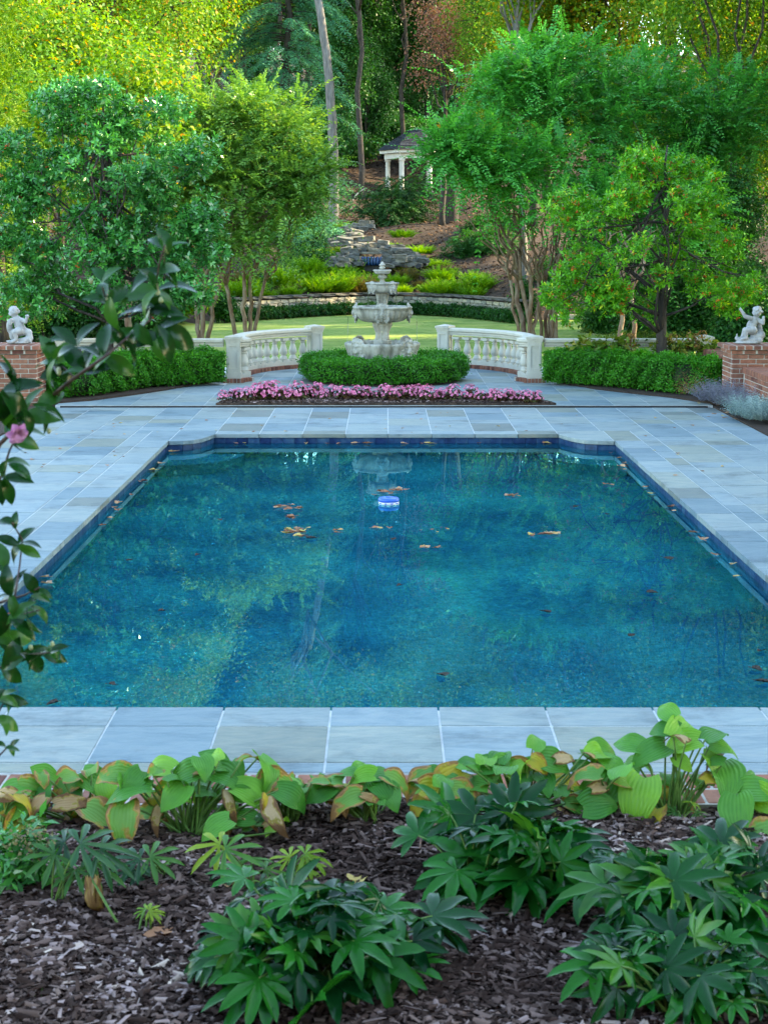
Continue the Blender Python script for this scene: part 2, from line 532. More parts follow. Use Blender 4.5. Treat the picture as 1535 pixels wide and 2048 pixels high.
M['berry'] = leaf_mat('berry', [(0, (0.50, 0.035, 0.01)), (0.6, (0.62, 0.10, 0.012)), (1, (0.65, 0.22, 0.02))], 0.3, 0, 0.6)
M['lf_fallen'] = leaf_mat('lf_fallen', [(0, (0.20, 0.08, 0.04)), (0.4, (0.42, 0.20, 0.10)), (0.75, (0.55, 0.34, 0.18)), (1, (0.55, 0.42, 0.10))], 0.6, 0.2, tint=(1, .8, .6), objvar=1.0)
M['lf_litter'] = leaf_mat('lf_litter', [(0, (0.02, 0.013, 0.01)), (0.5, (0.07, 0.042, 0.028)), (0.9, (0.16, 0.095, 0.06)), (1, (0.28, 0.19, 0.11))], 0.8, 0.1, 0.2)
M['lf_bud'] = noise_mat('lf_bud', [(0.3, (0.28, 0.34, 0.16)), (0.7, (0.45, 0.45, 0.28))], 30, 2, 0.5, 0)
M['camellia_petal'] = leaf_mat('camellia_petal', [(0, (0.55, 0.20, 0.45)), (1, (0.72, 0.42, 0.62))], 0.5, 0.3, tint=(1, 0.8, 1), objvar=0.5)
M['lf_sunk'] = leaf_mat('lf_sunk', [(0, (0.02, 0.02, 0.018)), (1, (0.05, 0.04, 0.03))], 0.8, 0.0)


def lawn_mat():
    m, N, L, out = new_mat('lawn')
    g = N.new('ShaderNodeNewGeometry')
    mp = N.new('ShaderNodeMapping')
    L.new(g.outputs['Position'], mp.inputs['Vector'])
    mp.inputs['Scale'].default_value = (1, 1, 1)
    n1 = N.new('ShaderNodeTexNoise')
    n1.inputs['Scale'].default_value = 0.9
    n1.inputs['Detail'].default_value = 7
    L.new(mp.outputs[0], n1.inputs['Vector'])
    r = ramp(N, [(0.3, (0.17, 0.27, 0.055)), (0.5, (0.25, 0.35, 0.08)), (0.72, (0.37, 0.41, 0.13))])
    L.new(n1.outputs['Fac'], r.inputs['Fac'])
    n2 = N.new('ShaderNodeTexNoise')
    n2.inputs['Scale'].default_value = 26
    n2.inputs['Detail'].default_value = 4
    L.new(mp.outputs[0], n2.inputs['Vector'])
    n4 = N.new('ShaderNodeTexNoise')
    n4.inputs['Scale'].default_value = 6
    n4.inputs['Detail'].default_value = 8
    n4.inputs['Roughness'].default_value = 0.75
    L.new(mp.outputs[0], n4.inputs['Vector'])
    r4_ = ramp(N, [(0.3, (0.62, 0.68, 0.55)), (0.5, (1, 1, 1)), (0.7, (1.25, 1.18, 1.2))])
    L.new(n4.outputs['Fac'], r4_.inputs['Fac'])
    mx4 = N.new('ShaderNodeMix')
    mx4.data_type = 'RGBA'
    mx4.blend_type = 'MULTIPLY'
    mx4.inputs[0].default_value = 1
    L.new(r.outputs['Color'], mx4.inputs[6])
    L.new(r4_.outputs['Color'], mx4.inputs[7])
    b = N.new('ShaderNodeBump')
    b.inputs['Strength'].default_value = 0.6
    b.inputs['Distance'].default_value = 0.05
    L.new(n2.outputs['Fac'], b.inputs['Height'])
    p = N.new('ShaderNodeBsdfPrincipled')
    p.inputs['Roughness'].default_value = 0.8
    p.inputs['Specular IOR Level'].default_value = 0.2
    L.new(mx4.outputs[2], p.inputs['Base Color'])
    L.new(b.outputs[0], p.inputs['Normal'])
    L.new(p.outputs[0], out.inputs['Surface'])
    return m


def floor_mat():
    """dark blue pebble plaster under water"""
    m, N, L, out = new_mat('pool_plaster')
    g = N.new('ShaderNodeNewGeometry')
    n1 = N.new('ShaderNodeTexNoise')
    n1.inputs['Scale'].default_value = 0.75
    n1.inputs['Detail'].default_value = 5
    L.new(g.outputs['Position'], n1.inputs['Vector'])
    r = ramp(N, [(0.34, (0.001, 0.115, 0.215)), (0.5, (0.002, 0.18, 0.285)), (0.66, (0.003, 0.26, 0.345))])
    L.new(n1.outputs['Fac'], r.inputs['Fac'])
    n2 = N.new('ShaderNodeTexNoise')
    n2.inputs['Scale'].default_value = 26
    n2.inputs['Detail'].default_value = 3
    n2.inputs['Roughness'].default_value = 0.75
    L.new(g.outputs['Position'], n2.inputs['Vector'])
    r2 = ramp(N, [(0.3, (0.55, 0.58, 0.62)), (0.52, (1, 1, 1)), (0.72, (1.5, 1.45, 1.4))])
    L.new(n2.outputs['Fac'], r2.inputs['Fac'])
    mx = N.new('ShaderNodeMix')
    mx.data_type = 'RGBA'
    mx.blend_type = 'MULTIPLY'
    mx.inputs[0].default_value = 1
    L.new(r.outputs['Color'], mx.inputs[6])
    L.new(r2.outputs['Color'], mx.inputs[7])
    p = N.new('ShaderNodeBsdfPrincipled')
    p.inputs['Roughness'].default_value = 0.9
    p.inputs['Specular IOR Level'].default_value = 0
    L.new(mx.outputs[2], p.inputs['Base Color'])
    L.new(p.outputs[0], out.inputs['Surface'])
    return m


def water_mat(name, tint, bump=0.03, scale=1.6):
    """clear water surface: mirrors and refracts by Fresnel"""
    m, N, L, out = new_mat(name)
    gl = N.new('ShaderNodeBsdfGlass')
    gl.inputs['Color'].default_value = (*tint, 1)
    gl.inputs['Roughness'].default_value = 0.0
    gl.inputs['IOR'].default_value = 1.33
    g = N.new('ShaderNodeNewGeometry')
    n1 = N.new('ShaderNodeTexNoise')
    n1.inputs['Scale'].default_value = scale
    n1.inputs['Detail'].default_value = 3
    L.new(g.outputs['Position'], n1.inputs['Vector'])
    b = N.new('ShaderNodeBump')
    b.inputs['Strength'].default_value = bump
    b.inputs['Distance'].default_value = 0.05
    L.new(n1.outputs['Fac'], b.inputs['Height'])
    L.new(b.outputs[0], gl.inputs['Normal'])
    L.new(gl.outputs[0], out.inputs['Surface'])
    return m


M['lawn'] = lawn_mat()
M['plaster'] = floor_mat()
M['water'] = water_mat('water', (0.40, 0.96, 0.97), 0.004, 1.2)
M['clearwater'] = water_mat('clearwater', (0.9, 0.95, 0.96), 0.2, 20)

# ================================================================== terrain
WALL_ARC = [(-4.65, 50.0), (-3.6, 51.7), (-2.4, 53.3), (-1.0, 54.7), (0.2, 55.2), (1.4, 54.4), (2.4, 53.0), (3.2, 51.2), (3.95, 49.3)]


def hill_foot(x):
    """where the lawn ends and the wooded slope begins"""
    xs = [-60, -14, -8, -6, -4.65] + [p[0] for p in WALL_ARC[1:-1]] + [3.95, 5.5, 8, 14, 60]
    ys = [40, 42, 46, 48, 50.3] + [p[1] + 0.3 for p in WALL_ARC[1:-1]] + [49.6, 51, 50, 46, 42]
    return np.interp(x, xs, ys)


def terrain_z(x, y):
    x = np.asarray(x, dtype=float)
    y = np.asarray(y, dtype=float)
    d = np.maximum(0, y - hill_foot(x))
    z = np.interp(d, [0, 0.05, 4, 12, 22, 40, 52, 75, 130, 260], [0, 0.0, 0.85, 2.3, 3.2, 4.6, 7.2, 11.5, 20, 34])
    inwall = (np.abs(x + 0.3) < 4.4) & (d > 0.02)
    z = z + np.where(inwall, 0.5 * np.clip(1 - d / 12, 0, 1), 0)
    z = z + np.clip(d / 8, 0, 1) * (0.22 * np.sin(x * 0.9 + 1) * np.sin(y * 0.55) + 0.3 * np.sin(x * 0.23) * np.cos(y * 0.17))
    z = z - 0.012 - 0.01 * np.sin(x * 0.8) * np.sin(y * 0.6)
    return z


def tz(x, y):
    return float(terrain_z(x, y))


def axis(segs):
    a = []
    for lo, hi, st in segs:
        a.extend(np.arange(lo, hi - 1e-6, st).tolist())
    a.append(segs[-1][1])
    return np.array(a)


gx = axis([(-300, -60, 20), (-60, -15, 3), (-15, 15, 0.5), (15, 60, 3), (60, 300, 20)])
gy = axis([(-60, 0, 6), (0, 7.2, 1.2), (7.2, 29.2, 2.2), (29.2, 48, 1), (48, 75, 0.4), (75, 130, 2), (130, 400, 18)])
GX, GY = np.meshgrid(gx, gy)
GZ = terrain_z(GX, GY)
GZ = np.where((np.abs(GX) < 4.9) & (GY > 7.5) & (GY < 29), -2.4, GZ)
GZ = np.where((np.abs(GX) < 9) & (GY <= 29.0), np.minimum(GZ, -0.12), GZ)
nx, ny = len(gx), len(gy)
idx = np.arange(nx * ny).reshape(ny, nx)
F = np.stack([idx[:-1, :-1], idx[:-1, 1:], idx[1:, 1:], idx[1:, :-1]], -1).reshape(-1, 4)
V = np.stack([GX, GY, GZ], -1).reshape(-1, 3)
me = mesh_np('ground', V, F, smooth=True)
me.materials.append(M['lawn'])
me.materials.append(M['mulch'])
cx = V[F].mean(1)
onhill = (cx[:, 1] > hill_foot(cx[:, 0])) | (np.abs(cx[:, 0]) > 9 + 0.25 * np.clip(cx[:, 1] - 29, 0, 30) * 0) | ((cx[:, 0] < -6.2 - 0.04 * (cx[:, 1] - 30)) & (cx[:, 1] < 60))
me.polygons.foreach_set('material_index', onhill.astype(np.int32))
ground = obj('ground', me, None)
tag(ground, kind='structure')

# unit blocks shared by all bricks, slabs and tiles
def unit_block(name, ch, chz):
    bm = bmesh.new()
    bmesh.ops.create_cube(bm, size=1)
    bmesh.ops.bevel(bm, geom=[e for e in bm.edges], offset=ch, segments=1, profile=0.5, affect='EDGES')
    me_ = bpy.data.meshes.new(name)
    bm.to_mesh(me_)
    bm.free()
    return me_


BRICK = unit_block('brick', 0.06, 0.06)
BRICK.materials.append(M['brick'])
SLAB = unit_block('slab', 0.008, 0.05)
SLAB.materials.append(M['bluestone'])
TILE = unit_block('tile', 0.03, 0.03)
TILE.materials.append(M['tile'])


def block(name, me_, c, size, parent, rz=0.0, rx=0.0, ry=0.0):
    o = bpy.data.objects.new(name, me_)
    link(o, parent)
    c = Vector(c)
    if parent is not None:
        c = c - Vector(parent.location)
    o.location = c
    o.scale = size
    o.rotation_euler = (rx, ry, rz)
    return o


rs = random.Random(7)
# ================================================================== pool
PL, PR, PN, PS, PF = -2.70, 2.89, 8.74, 20.57, 21.31
edge_l = [(PL, PS), (-2.52, 20.60), (-2.40, 20.68), (-2.31, 20.84), (-2.25, 21.05), (-2.19, PF)]
edge_r = [(2.26, PF), (2.34, 21.05), (2.42, 20.84), (2.52, 20.68), (2.68, 20.60), (PR, PS)]
EDGE = [(PL, PN)] + edge_l + edge_r + [(PR, PN)]          # coping line, clockwise seen from above


def offset_poly(poly, d):
    n = len(poly)
    out = []
    for i in range(n):
        a, b, c = Vector(poly[i - 1]), Vector(poly[i]), Vector(poly[(i + 1) % n])
        d1, d2 = (b - a).normalized(), (c - b).normalized()
        n1, n2 = Vector((-d1.y, d1.x)), Vector((-d2.y, d2.x))
        nn = (n1 + n2).normalized()
        nn = nn / max(0.4, nn.dot(n1))
        out.append((b.x + nn.x * d, b.y + nn.y * d))
    return out


WALLP = offset_poly(EDGE, 0.028)
WATER_Z = -0.12
pool = thing('pool', 'rectangular blue pool with notched far corners set in bluestone paving', 'pool', (0.1, 15, 0))
pool['kind'] = 'structure'
mb = MB()
n = len(WALLP)
ZB = -1.25
outp = offset_poly(EDGE, 0.05)
V = [(p[0], p[1], -0.052) for p in outp] + [(p[0], p[1], ZB) for p in outp]
mb.add(V, [(i, (i + 1) % n, n + (i + 1) % n, n + i) for i in range(n)] + [tuple(range(n, 2 * n))])
mb.build('pool_basin', M['plaster'], pool)
mb = MB()
for sx, ex in ((1, PL), (-1, PR)):          # rounded corner benches under water
    c = [(ex, PS)]
    for k in range(9):
        a = PI / 2 * k / 8
        c.append((ex + sx * 0.95 * math.cos(a), PS - 1.05 * math.sin(a)))
    if sx < 0:
        c = c[::-1]
    b = MB()
    b.prism(c[::-1], ZB + 0.01, -0.42)
    b.build('corner_bench', M['plaster'], pool)
# waterline tiles
for i in range(len(WALLP)):
    a, b = Vector(WALLP[i]), Vector(WALLP[(i + 1) % len(WALLP)])
    ln = (b - a).length
    k = max(1, round(ln / 0.152))
    if ln > 5 and abs(a.y - b.y) < 0.1 and a.y < 10:
        k = max(1, round(ln / 0.3))
    if ln > 5 and abs(a.x - b.x) < 0.1:
        k = round(ln / 0.16)
    ang = math.atan2(b.y - a.y, b.x - a.x)
    for j in range(k):
        c = a + (b - a) * ((j + 0.5) / k)
        block('tile', TILE, (c.x, c.y, -0.052 - 0.10), (ln / k - 0.004, 0.014 + rs.uniform(0, 0.003), 0.195), pool, ang)
mb = MB()
mb.add([(p[0], p[1], WATER_Z) for p in offset_poly(EDGE, 0.02)], [tuple(range(len(EDGE)))[::-1]])
o = mb.build('pool_water', M['water'])
tag(o, kind='structure')

# ================================================================== bluestone paving
paving = bpy.data.objects.new('paving', None)
COL.objects.link(paving)
tag(paving, kind='structure')
mb = MB()
G = -0.0035
DX = 4.93
DRY = 24.63
mb.box(-DX, PL - 0.06, 7.62, DRY, -0.07, G)
mb.box(PR + 0.06, DX, 7.62, DRY, -0.07, G)
mb.box(PL - 0.06, PR + 0.06, 7.62, PN - 0.06, -0.07, G)
mb.box(PL - 0.06, PR + 0.06, PF + 0.06, DRY, -0.07, G)
mb.prism([(PL - 0.06, PS - .1), (PL - .03, PS + 0.06), (-2.42, 20.74), (-2.24, PF + 0.06), (PL - 0.06, PF + 0.06)][::-1], -0.07, G)
mb.prism([(PR + 0.06, PS - .1), (PR + .03, PS + 0.06), (2.52, 20.74), (2.31, PF + 0.06), (PR + 0.06, PF + 0.06)], -0.07, G)
mb.build('grout', M['grout'], paving)
nslab = [0]


def slab(x0, x1, y0, y1, g=0.0065, z=0.0, gy=0.0068):
    if x1 - x0 < 0.06 or y1 - y0 < 0.06:
        return
    nslab[0] += 1
    dz = rs.uniform(-0.0015, 0.0015) + z
    block('slab', SLAB, ((x0 + x1) / 2, (y0 + y1) / 2, -0.0245 + dz), (x1 - x0 - 2 * g, y1 - y0 - 2 * gy, 0.05), paving,
          rs.uniform(-0.0015, 0.0015), rs.uniform(-.001, .001), rs.uniform(-.001, .001))


def strip_y(x0, x1, y0, y1, lo, hi):
    y = y0
    while y < y1 - 0.02:
        h = rs.choice((lo, lo + (hi - lo) * 0.4, hi))
        if y1 - (y + h) < lo * 0.6:
            h = y1 - y
        slab(x0, x1, y, min(y1, y + h))
        y += h


# near end: three aligned rows
jx = [-0.872 + 0.584 * k for k in range(-7, 11)]
for i in range(len(jx) - 1):
    a, b = max(jx[i], -DX), min(jx[i + 1], DX)
    if b - a > 0.05:
        slab(a, b, 8.38, PN, 0.006, 0, 0.008)
        slab(a, b, 7.77, 8.38, 0.006, 0, 0.008)
        slab(a, b, 7.62, 7.77, 0.006, 0, 0.008)
# long sides
lb = [-DX, -4.35, -3.80, -3.25, -3.05]
for i in range(4):
    strip_y(lb[i], lb[i + 1], PN, 21.67, 0.42, 0.78)
strip_y(-3.05, PL, PN, PS + 0.03, 0.5, 0.9)
rb = [3.24, 3.46, 4.0, 4.52, DX]
for i in range(4):
    strip_y(rb[i], rb[i + 1], PN, 21.67, 0.42, 0.78)
strip_y(PR, 3.24, PN, PS + 0.03, 0.5, 0.9)
# far coping, cut to the pool line
top = 21.67
far_pts = [(-3.05, PS + 0.03)] + edge_l + [(x, PF) for x in (-1.62, -1.06, -0.5, 0.056, 0.62, 1.18, 1.74)] + edge_r + [(3.24, PS + 0.03)]
cuts = [(-3.05, PL), (PL, -2.19)] + list(zip([-2.19, -1.62, -1.06, -0.5, 0.056, 0.62, 1.18, 1.74], [-1.62, -1.06, -0.5, 0.056, 0.62, 1.18, 1.74, 2.26])) + [(2.26, PR), (PR, 3.24)]
for (a, b) in cuts:
    inner = [p for p in far_pts if a - 1e-6 <= p[0] <= b + 1e-6]
    if a in (-3.05,):
        inner = [(-3.05, PS + 0.03), (PL, PS + 0.03)]
    if a == PR:
        inner = [(PR, PS + 0.03), (3.24, PS + 0.03)]
    inner = [(min(max(p[0], a + 0.005), b - 0.005), p[1]) for p in inner]
    b_ = MB()
    b_.prism(inner + [(b - 0.005, top - 0.005), (a + 0.005, top - 0.005)], -0.05, 0.0)
    o = b_.build('slab', M['bluestone'], paving, bevel=0.004)
# far deck
fb = [-DX, -4.35, -3.80, -3.25, -2.70, -2.19, -1.62, -1.06, -0.5, 0.056, 0.62, 1.18, 1.74, 2.26, 2.85, 3.46, 4.0, 4.52, DX]
for i in range(len(fb) - 1):
    strip_y(fb[i], fb[i + 1], 21.67, DRY, 0.45, 0.85)
# fountain terrace behind the dark riser
terrace = bpy.data.objects.new('terrace', None)
COL.objects.link(terrace)
tag(terrace, kind='structure')
paving_keep = paving
paving = terrace
mb = MB()
TZ = 0.03
mb.box(-DX, DX, 24.685, 31.9, -0.07, G + TZ)
mb.build('grout', M['grout'], terrace)
for i in range(len(fb) - 1):
    y = 24.68
    while y < 31.9:
        h = rs.choice((0.5, 0.62, 0.8))
        inside = (abs((fb[i] + fb[i + 1]) / 2) < 2.75) or y < 27.5
        if inside:
            slab(fb[i], fb[i + 1], y, min(31.9, y + h), 0.005, TZ)
        y += h
mb = MB()
mb.box(-4.85, 4.85, 24.655, 24.683, -0.06, 0.021)
mb.box(-4.85, 4.85, DRY + 0.002, 24.654, -0.06, -0.02)
mb.build('dark_riser', M['near_black'], terrace)  # riser coloured dark to stand for the shadow under the terrace step
print('slabs', nslab[0])

# ================================================================== soil beds beside the terrace
def bed(name, poly, z, mat=M['soil'], label=None):
    b = MB()
    b.prism(poly, -0.06, z)
    o_ = b.build(name, mat)
    tag(o_, kind='structure')
    return o_


def pg(*pts):
    return [gnd(x, y).to_2d() for x, y in pts]


left_line = pg((118, 811), (180, 806), (250, 797), (330, 785), (400, 772), (455, 764))
right_line = pg((1412, 811), (1350, 801), (1270, 792), (1190, 783), (1130, 772), (1088, 763))
bl = [(p.x, p.y) for p in left_line]
br = [(p.x, p.y) for p in right_line]
bed('planting_bed', [(-5.28, 24.72)] + bl + [(-2.9, 29.2), (-5.28, 29.2)], 0.06)
bed('planting_bed', ([(5.28, 24.72)] + br + [(2.9, 29.2), (5.28, 29.2)])[::-1], 0.061)
bed('planting_bed', [(4.935, 9), (5.36, 9), (5.36, 24.7), (4.935, 24.7)], 0.02)
bed('planting_bed', [(-5.36, 9), (-4.935, 9), (-4.935, 24.7), (-5.36, 24.7)], 0.021)
seg_ = [(-2.52, 24.69), (2.58, 24.69)] + [(0.03 + 2.55 * math.cos(a), 24.69 + 1.35 * math.sin(a)) for a in [PI * k / 16 for k in range(1, 16)]]
bed('flower_bed', seg_, 0.065, M['mulch'])
FC = Vector((0.0, 29.05))                  # fountain
bed('fountain_bed', [(FC.x + 1.33 * math.cos(2 * PI * k / 40), FC.y + 1.33 * math.sin(2 * PI * k / 40)) for k in range(40)], 0.055)

# ================================================================== brickwork
def brick_box(name, label, x0, x1, y0, y1, ztop, cap='none', group=None, z0=0.0, cat='wall', sides='nsew', skipto=0):
    """hollow brick shell round a mortar core, coping of bricks on edge or moulded cap"""
    t = thing(name, label, cat, ((x0 + x1) / 2, (y0 + y1) / 2, z0), 0, group)
    ch, bl_, bd = 0.071, 0.213, 0.09
    nc = int(round((ztop - z0) / ch))
    ch = (ztop - z0) / nc
    core = MB()
    core.box(x0 + 0.006, x1 - 0.006, y0 + 0.006, y1 - 0.006, z0 - 0.08, ztop - 0.004)
    core.build('mortar', M['mortar'], t)

    def run(ax, lo, hi, fixed, sgn, c):
        L_ = hi - lo
        k = max(1, round(L_ / bl_))
        bw = L_ / k
        off = 0 if c % 2 == 0 else -bw / 2
        p = lo + off
        while p < hi - 1e-4:
            a, b = max(lo, p), min(hi, p + bw)
            if b - a > 0.03:
                m_ = (a + b) / 2
                zc = z0 + (c + 0.5) * ch
                dd = rs.uniform(0, 0.004)
                if ax == 'x':
                    block('brick', BRICK, (m_, fixed - sgn * (0.045 - dd), zc), (b - a - 0.011, 0.09, ch - 0.011), t, rs.uniform(-.006, .006))
                else:
                    block('brick', BRICK, (fixed - sgn * (0.045 - dd), m_, zc), (0.09, b - a - 0.011, ch - 0.011), t, rs.uniform(-.006, .006))
            p += bw

    for c in range(skipto, nc):
        if 's' in sides:
            run('x', x0, x1, y0, -1, c)
        if 'n' in sides:
            run('x', x0, x1, y1, 1, c)
        if 'w' in sides:
            run('y', y0 + 0.1, y1 - 0.1, x0, -1, c)
        if 'e' in sides:
            run('y', y0 + 0.1, y1 - 0.1, x1, 1, c)
    if cap == 'rowlock':                   # bricks on edge across the wall
        along_y = (y1 - y0) > (x1 - x0)
        lo, hi = (y0, y1) if along_y else (x0, x1)
        k = round((hi - lo) / 0.075)
        st = (hi - lo) / k
        for i in range(k):
            m_ = lo + (i + 0.5) * st
            dz = rs.uniform(-.002, .002)
            if along_y:
                block('coping_brick', BRICK, ((x0 + x1) / 2, m_, ztop + 0.05 + dz), (x1 - x0 + 0.05, st - 0.011, 0.096), t, rs.uniform(-.01, .01))
            else:
                block('coping_brick', BRICK, (m_, (y0 + y1) / 2, ztop + 0.05 + dz), (st - 0.011, y1 - y0 + 0.05, 0.096), t, rs.uniform(-.01, .01))
        core = MB()
        core.box(x0 - 0.018, x1 + 0.018, y0 - 0.0 if along_y else y0 - 0.018, y1 if along_y else y1 + 0.018, ztop + 0.002, ztop + 0.088)
        core.build('coping_mortar', M['mortar'], t)
    if cap == 'moulded':                   # corbelled course and rounded top bricks
        for (ex, za, zb, bw) in ((0.03, ztop, ztop + 0.066, 0.19), (0.075, ztop + 0.066, ztop + 0.135, 0.125)):
            X0, X1, Y0, Y1 = x0 - ex, x1 + ex, y0 - ex, y1 + ex
            c_ = MB()
            c_.box(X0 + 0.008, X1 - 0.008, Y0 + 0.008, Y1 - 0.008, za + 0.004, zb - 0.006)
            c_.build('cap_mortar', M['mortar'], t)
            k = round((X1 - X0) / bw)
            w = (X1 - X0) / k
            dpt = (Y1 - Y0) / 2
            for i in range(k):
                for (ya, yb) in ((Y0, Y0 + dpt), (Y0 + dpt, Y1)):
                    o_ = block('cap_brick', BRICK, (X0 + (i + 0.5) * w, (ya + yb) / 2, (za + zb) / 2), (w - 0.011, yb - ya - 0.008, zb - za - 0.008), t)
    return t


ped_l = brick_box('brick_pedestal', 'red brick pedestal carrying the cherub statue that looks to the side, nearest the camellia', -5.92, -5.20, 24.72, 25.44, 0.79, 'moulded', 'brick pedestals', cat='pedestal')
ped_r = brick_box('brick_pedestal', 'red brick pedestal carrying the cherub statue with its arm raised, behind the lavender', 5.20, 5.92, 24.72, 25.44, 0.79, 'moulded', 'brick pedestals', cat='pedestal')
PZ = 0.925
brick_box('brick_wall', 'low red brick wall with brick-on-edge top behind the silver shrubs', 5.37, 5.67, 19.2, 24.70, 0.51, 'rowlock', cat='wall', sides='we')
brick_box('brick_wall', 'low brick wall running behind the right pedestal to the balustrade end', 5.42, 5.70, 25.46, 28.55, 0.55, 'rowlock', cat='wall', sides='we')
brick_box('brick_wall', 'low brick wall running behind the left pedestal to the balustrade end', -5.70, -5.42, 25.46, 28.55, 0.55, 'rowlock', cat='wall', sides='we')

# ================================================================== balustrades
bal_prof = [(0.062, 0.0), (0.062, 0.05), (0.052, 0.055), (0.056, 0.07), (0.044, 0.082), (0.036, 0.094), (0.045, 0.112), (0.060, 0.145), (0.064, 0.18), (0.058, 0.225), (0.045, 0.275),
            (0.034, 0.325), (0.031, 0.345), (0.044, 0.352), (0.044, 0.364), (0.032, 0.370), (0.035, 0.385), (0.056, 0.395), (0.058, 0.412)]
mb = MB()
mb.lathe(bal_prof, 16)
mb.box(-0.068, 0.068, -0.068, 0.068, -0.10, 0.006)
mb.box(-0.062, 0.062, -0.062, 0.062, 0.408, 0.455)
BAL = mb.mesh('baluster')
BAL.materials.append(M['caststone'])
for p in BAL.polygons:
    p.use_smooth = len(p.vertices) == 4 and abs(p.normal.z) < 0.9 and p.area < 0.002
BZ = 0.10                                  # top of the brick course


def post(parent, c, rz, w=0.21, name='post'):
    """square pier with sunk panels, base mould and cap"""
    b = MB()
    h = 0.60
    b.box(-w / 2 - 0.026, w / 2 + 0.026, -w / 2 - 0.026, w / 2 + 0.026, 0, 0.10)
    b.box(-w / 2 - 0.012, w / 2 + 0.012, -w / 2 - 0.012, w / 2 + 0.012, 0.10, 0.135)
    b.box(-w / 2 + 0.004, w / 2 - 0.004, -w / 2 + 0.004, w / 2 - 0.004, 0.135, h)
    t_ = 0.04
    for s in (-1, 1):                      # raised border round each panel
        for ax in (0, 1):
            for (u0, u1, v0, v1) in ((-w / 2, w / 2, 0.137, 0.137 + t_), (-w / 2, w / 2, h - t_, h - 0.002), (-w / 2, -w / 2 + t_, 0.137 + t_, h - t_), (w / 2 - t_, w / 2, 0.137 + t_, h - t_)):
                q0, q1 = s * (w / 2 - 0.012), s * (w / 2 + 0.014 + 0.001 * ax)
                q0, q1 = min(q0, q1), max(q0, q1)
                if ax == 0:
                    b.box(u0, u1, q0, q1, v0, v1)
                else:
                    b.box(q0, q1, u0, u1, v0, v1)
    o_ = b.build(name, M['caststone'], parent, local=True)
    o_.location = Vector((c[0], c[1], BZ)) - Vector(parent.location)
    o_.rotation_euler = (0, 0, rz)
    cp = MB()
    e = w / 2
    for (g0, z0_, z1_) in ((e + 0.018, h + .001, h + 0.04), (e + 0.028, h + 0.041, h + 0.075), (e + 0.042, h + 0.076, h + 0.115)):
        cp.box(-g0, g0, -g0, g0, z0_, z1_)
    k = e + 0.042
    cp.add([(-k, -k, h + 0.116), (k, -k, h + 0.116), (k, k, h + 0.116), (-k, k, h + 0.116), (0, 0, h + 0.15)], [(0, 1, 4), (1, 2, 4), (2, 3, 4), (3, 0, 4), (3, 2, 1, 0)])
    c_ = cp.build('post_cap', M['caststone'], o_, local=True)
    return o_


RAIL = [(-0.075, 0.46), (0.075, 0.46), (0.075, 0.485), (0.09, 0.495), (0.09, 0.52), (0.12, 0.545), (0.12, 0.585), (0.095, 0.60), (-0.095, 0.60), (-0.12, 0.585), (-0.12, 0.545), (-0.09, 0.52), (-0.09, 0.495), (-0.075, 0.485)]
PLINTH = [(-0.085, -0.07), (0.085, -0.07), (0.085, -0.038), (-0.085, -0.038)]


def balustrade(label, path, spacing, posts, bricks=True, group='balustrades'):
    c = path[len(path) // 2]
    t = thing('balustrade', label, 'balustrade', (c[0], c[1], 0), 0, group)
    b = MB()
    b.sweep(path, [(o_, z_ + BZ + 0.08) for o_, z_ in RAIL])
    b.build('rail', M['caststone'], t)
    b = MB()
    b.sweep(path, [(o_ , z_ + BZ + 0.07) for o_, z_ in [(-0.088, -0.07), (0.088, -0.07), (0.088, 0.0), (-0.088, 0.0)]])
    b.build('plinth', M['caststone'], t)
    cum = [0]
    for i in range(1, len(path)):
        cum.append(cum[-1] + (Vector(path[i]) - Vector(path[i - 1])).length)

    def pt(s_):
        for i in range(1, len(path)):
            if s_ <= cum[i] or i == len(path) - 1:
                f = (s_ - cum[i - 1]) / (cum[i] - cum[i - 1])
                a, b2 = Vector(path[i - 1]), Vector(path[i])
                q = a + (b2 - a) * f
                d = b2 - a
                return q, math.atan2(d.y, d.x)
    ln = cum[-1]
    s0, s1 = 0.15, ln - 0.15
    k = round((s1 - s0) / spacing)
    for i in range(k):
        q, a = pt(s0 + (i + 0.5) * (s1 - s0) / k)
        o_ = bpy.data.objects.new('baluster', BAL)
        link(o_, t)
        o_.location = Vector((q.x, q.y, BZ + 0.095)) - Vector(t.location)
        o_.scale = (1.22, 1.22, 0.92)
        o_.rotation_euler = (0, 0, a + rs.uniform(-.02, .02))
    if bricks:
        mo = MB()
        mo.sweep(path, [(-0.15, -0.03), (0.15, -0.03), (0.15, BZ - 0.006), (-0.15, BZ - 0.006)])
        mo.build('mortar', M['mortar'], t)
        k = round(ln / 0.074)
        for i in range(k):
            q, a = pt((i + 0.5) * ln / k)
            block('brick', BRICK, (q.x, q.y, BZ / 2 + 0.004), (ln / k - 0.011, 0.335, BZ - 0.008), t, a)
    for (c_, a) in posts:
        post(t, c_, a)
        if bricks:
            m2 = MB()
            m2.box(-0.176, 0.176, -0.176, 0.176, -0.03, BZ - 0.0065)
            o_ = m2.build('pier_mortar', M['mortar'], t, local=True)
            o_.location = Vector((c_[0], c_[1], 0)) - Vector(t.location)
            o_.rotation_euler = (0, 0, a)
            ca, sa = math.cos(a), math.sin(a)
            for s in (-1, 1):
                for i in range(6):
                    u = -0.185 + (i + 0.5) * 0.0617
                    for (x_, y_, rz) in ((u, s * 0.14, a), (s * 0.14, u, a + PI / 2)):
                        if rz != a and i in (0, 5):
                            continue
                        block('brick', BRICK, (c_[0] + ca * x_ - sa * y_, c_[1] + sa * x_ + ca * y_, BZ / 2 + 0.005), (0.051, 0.098, BZ - 0.009), t, rz)
    return t


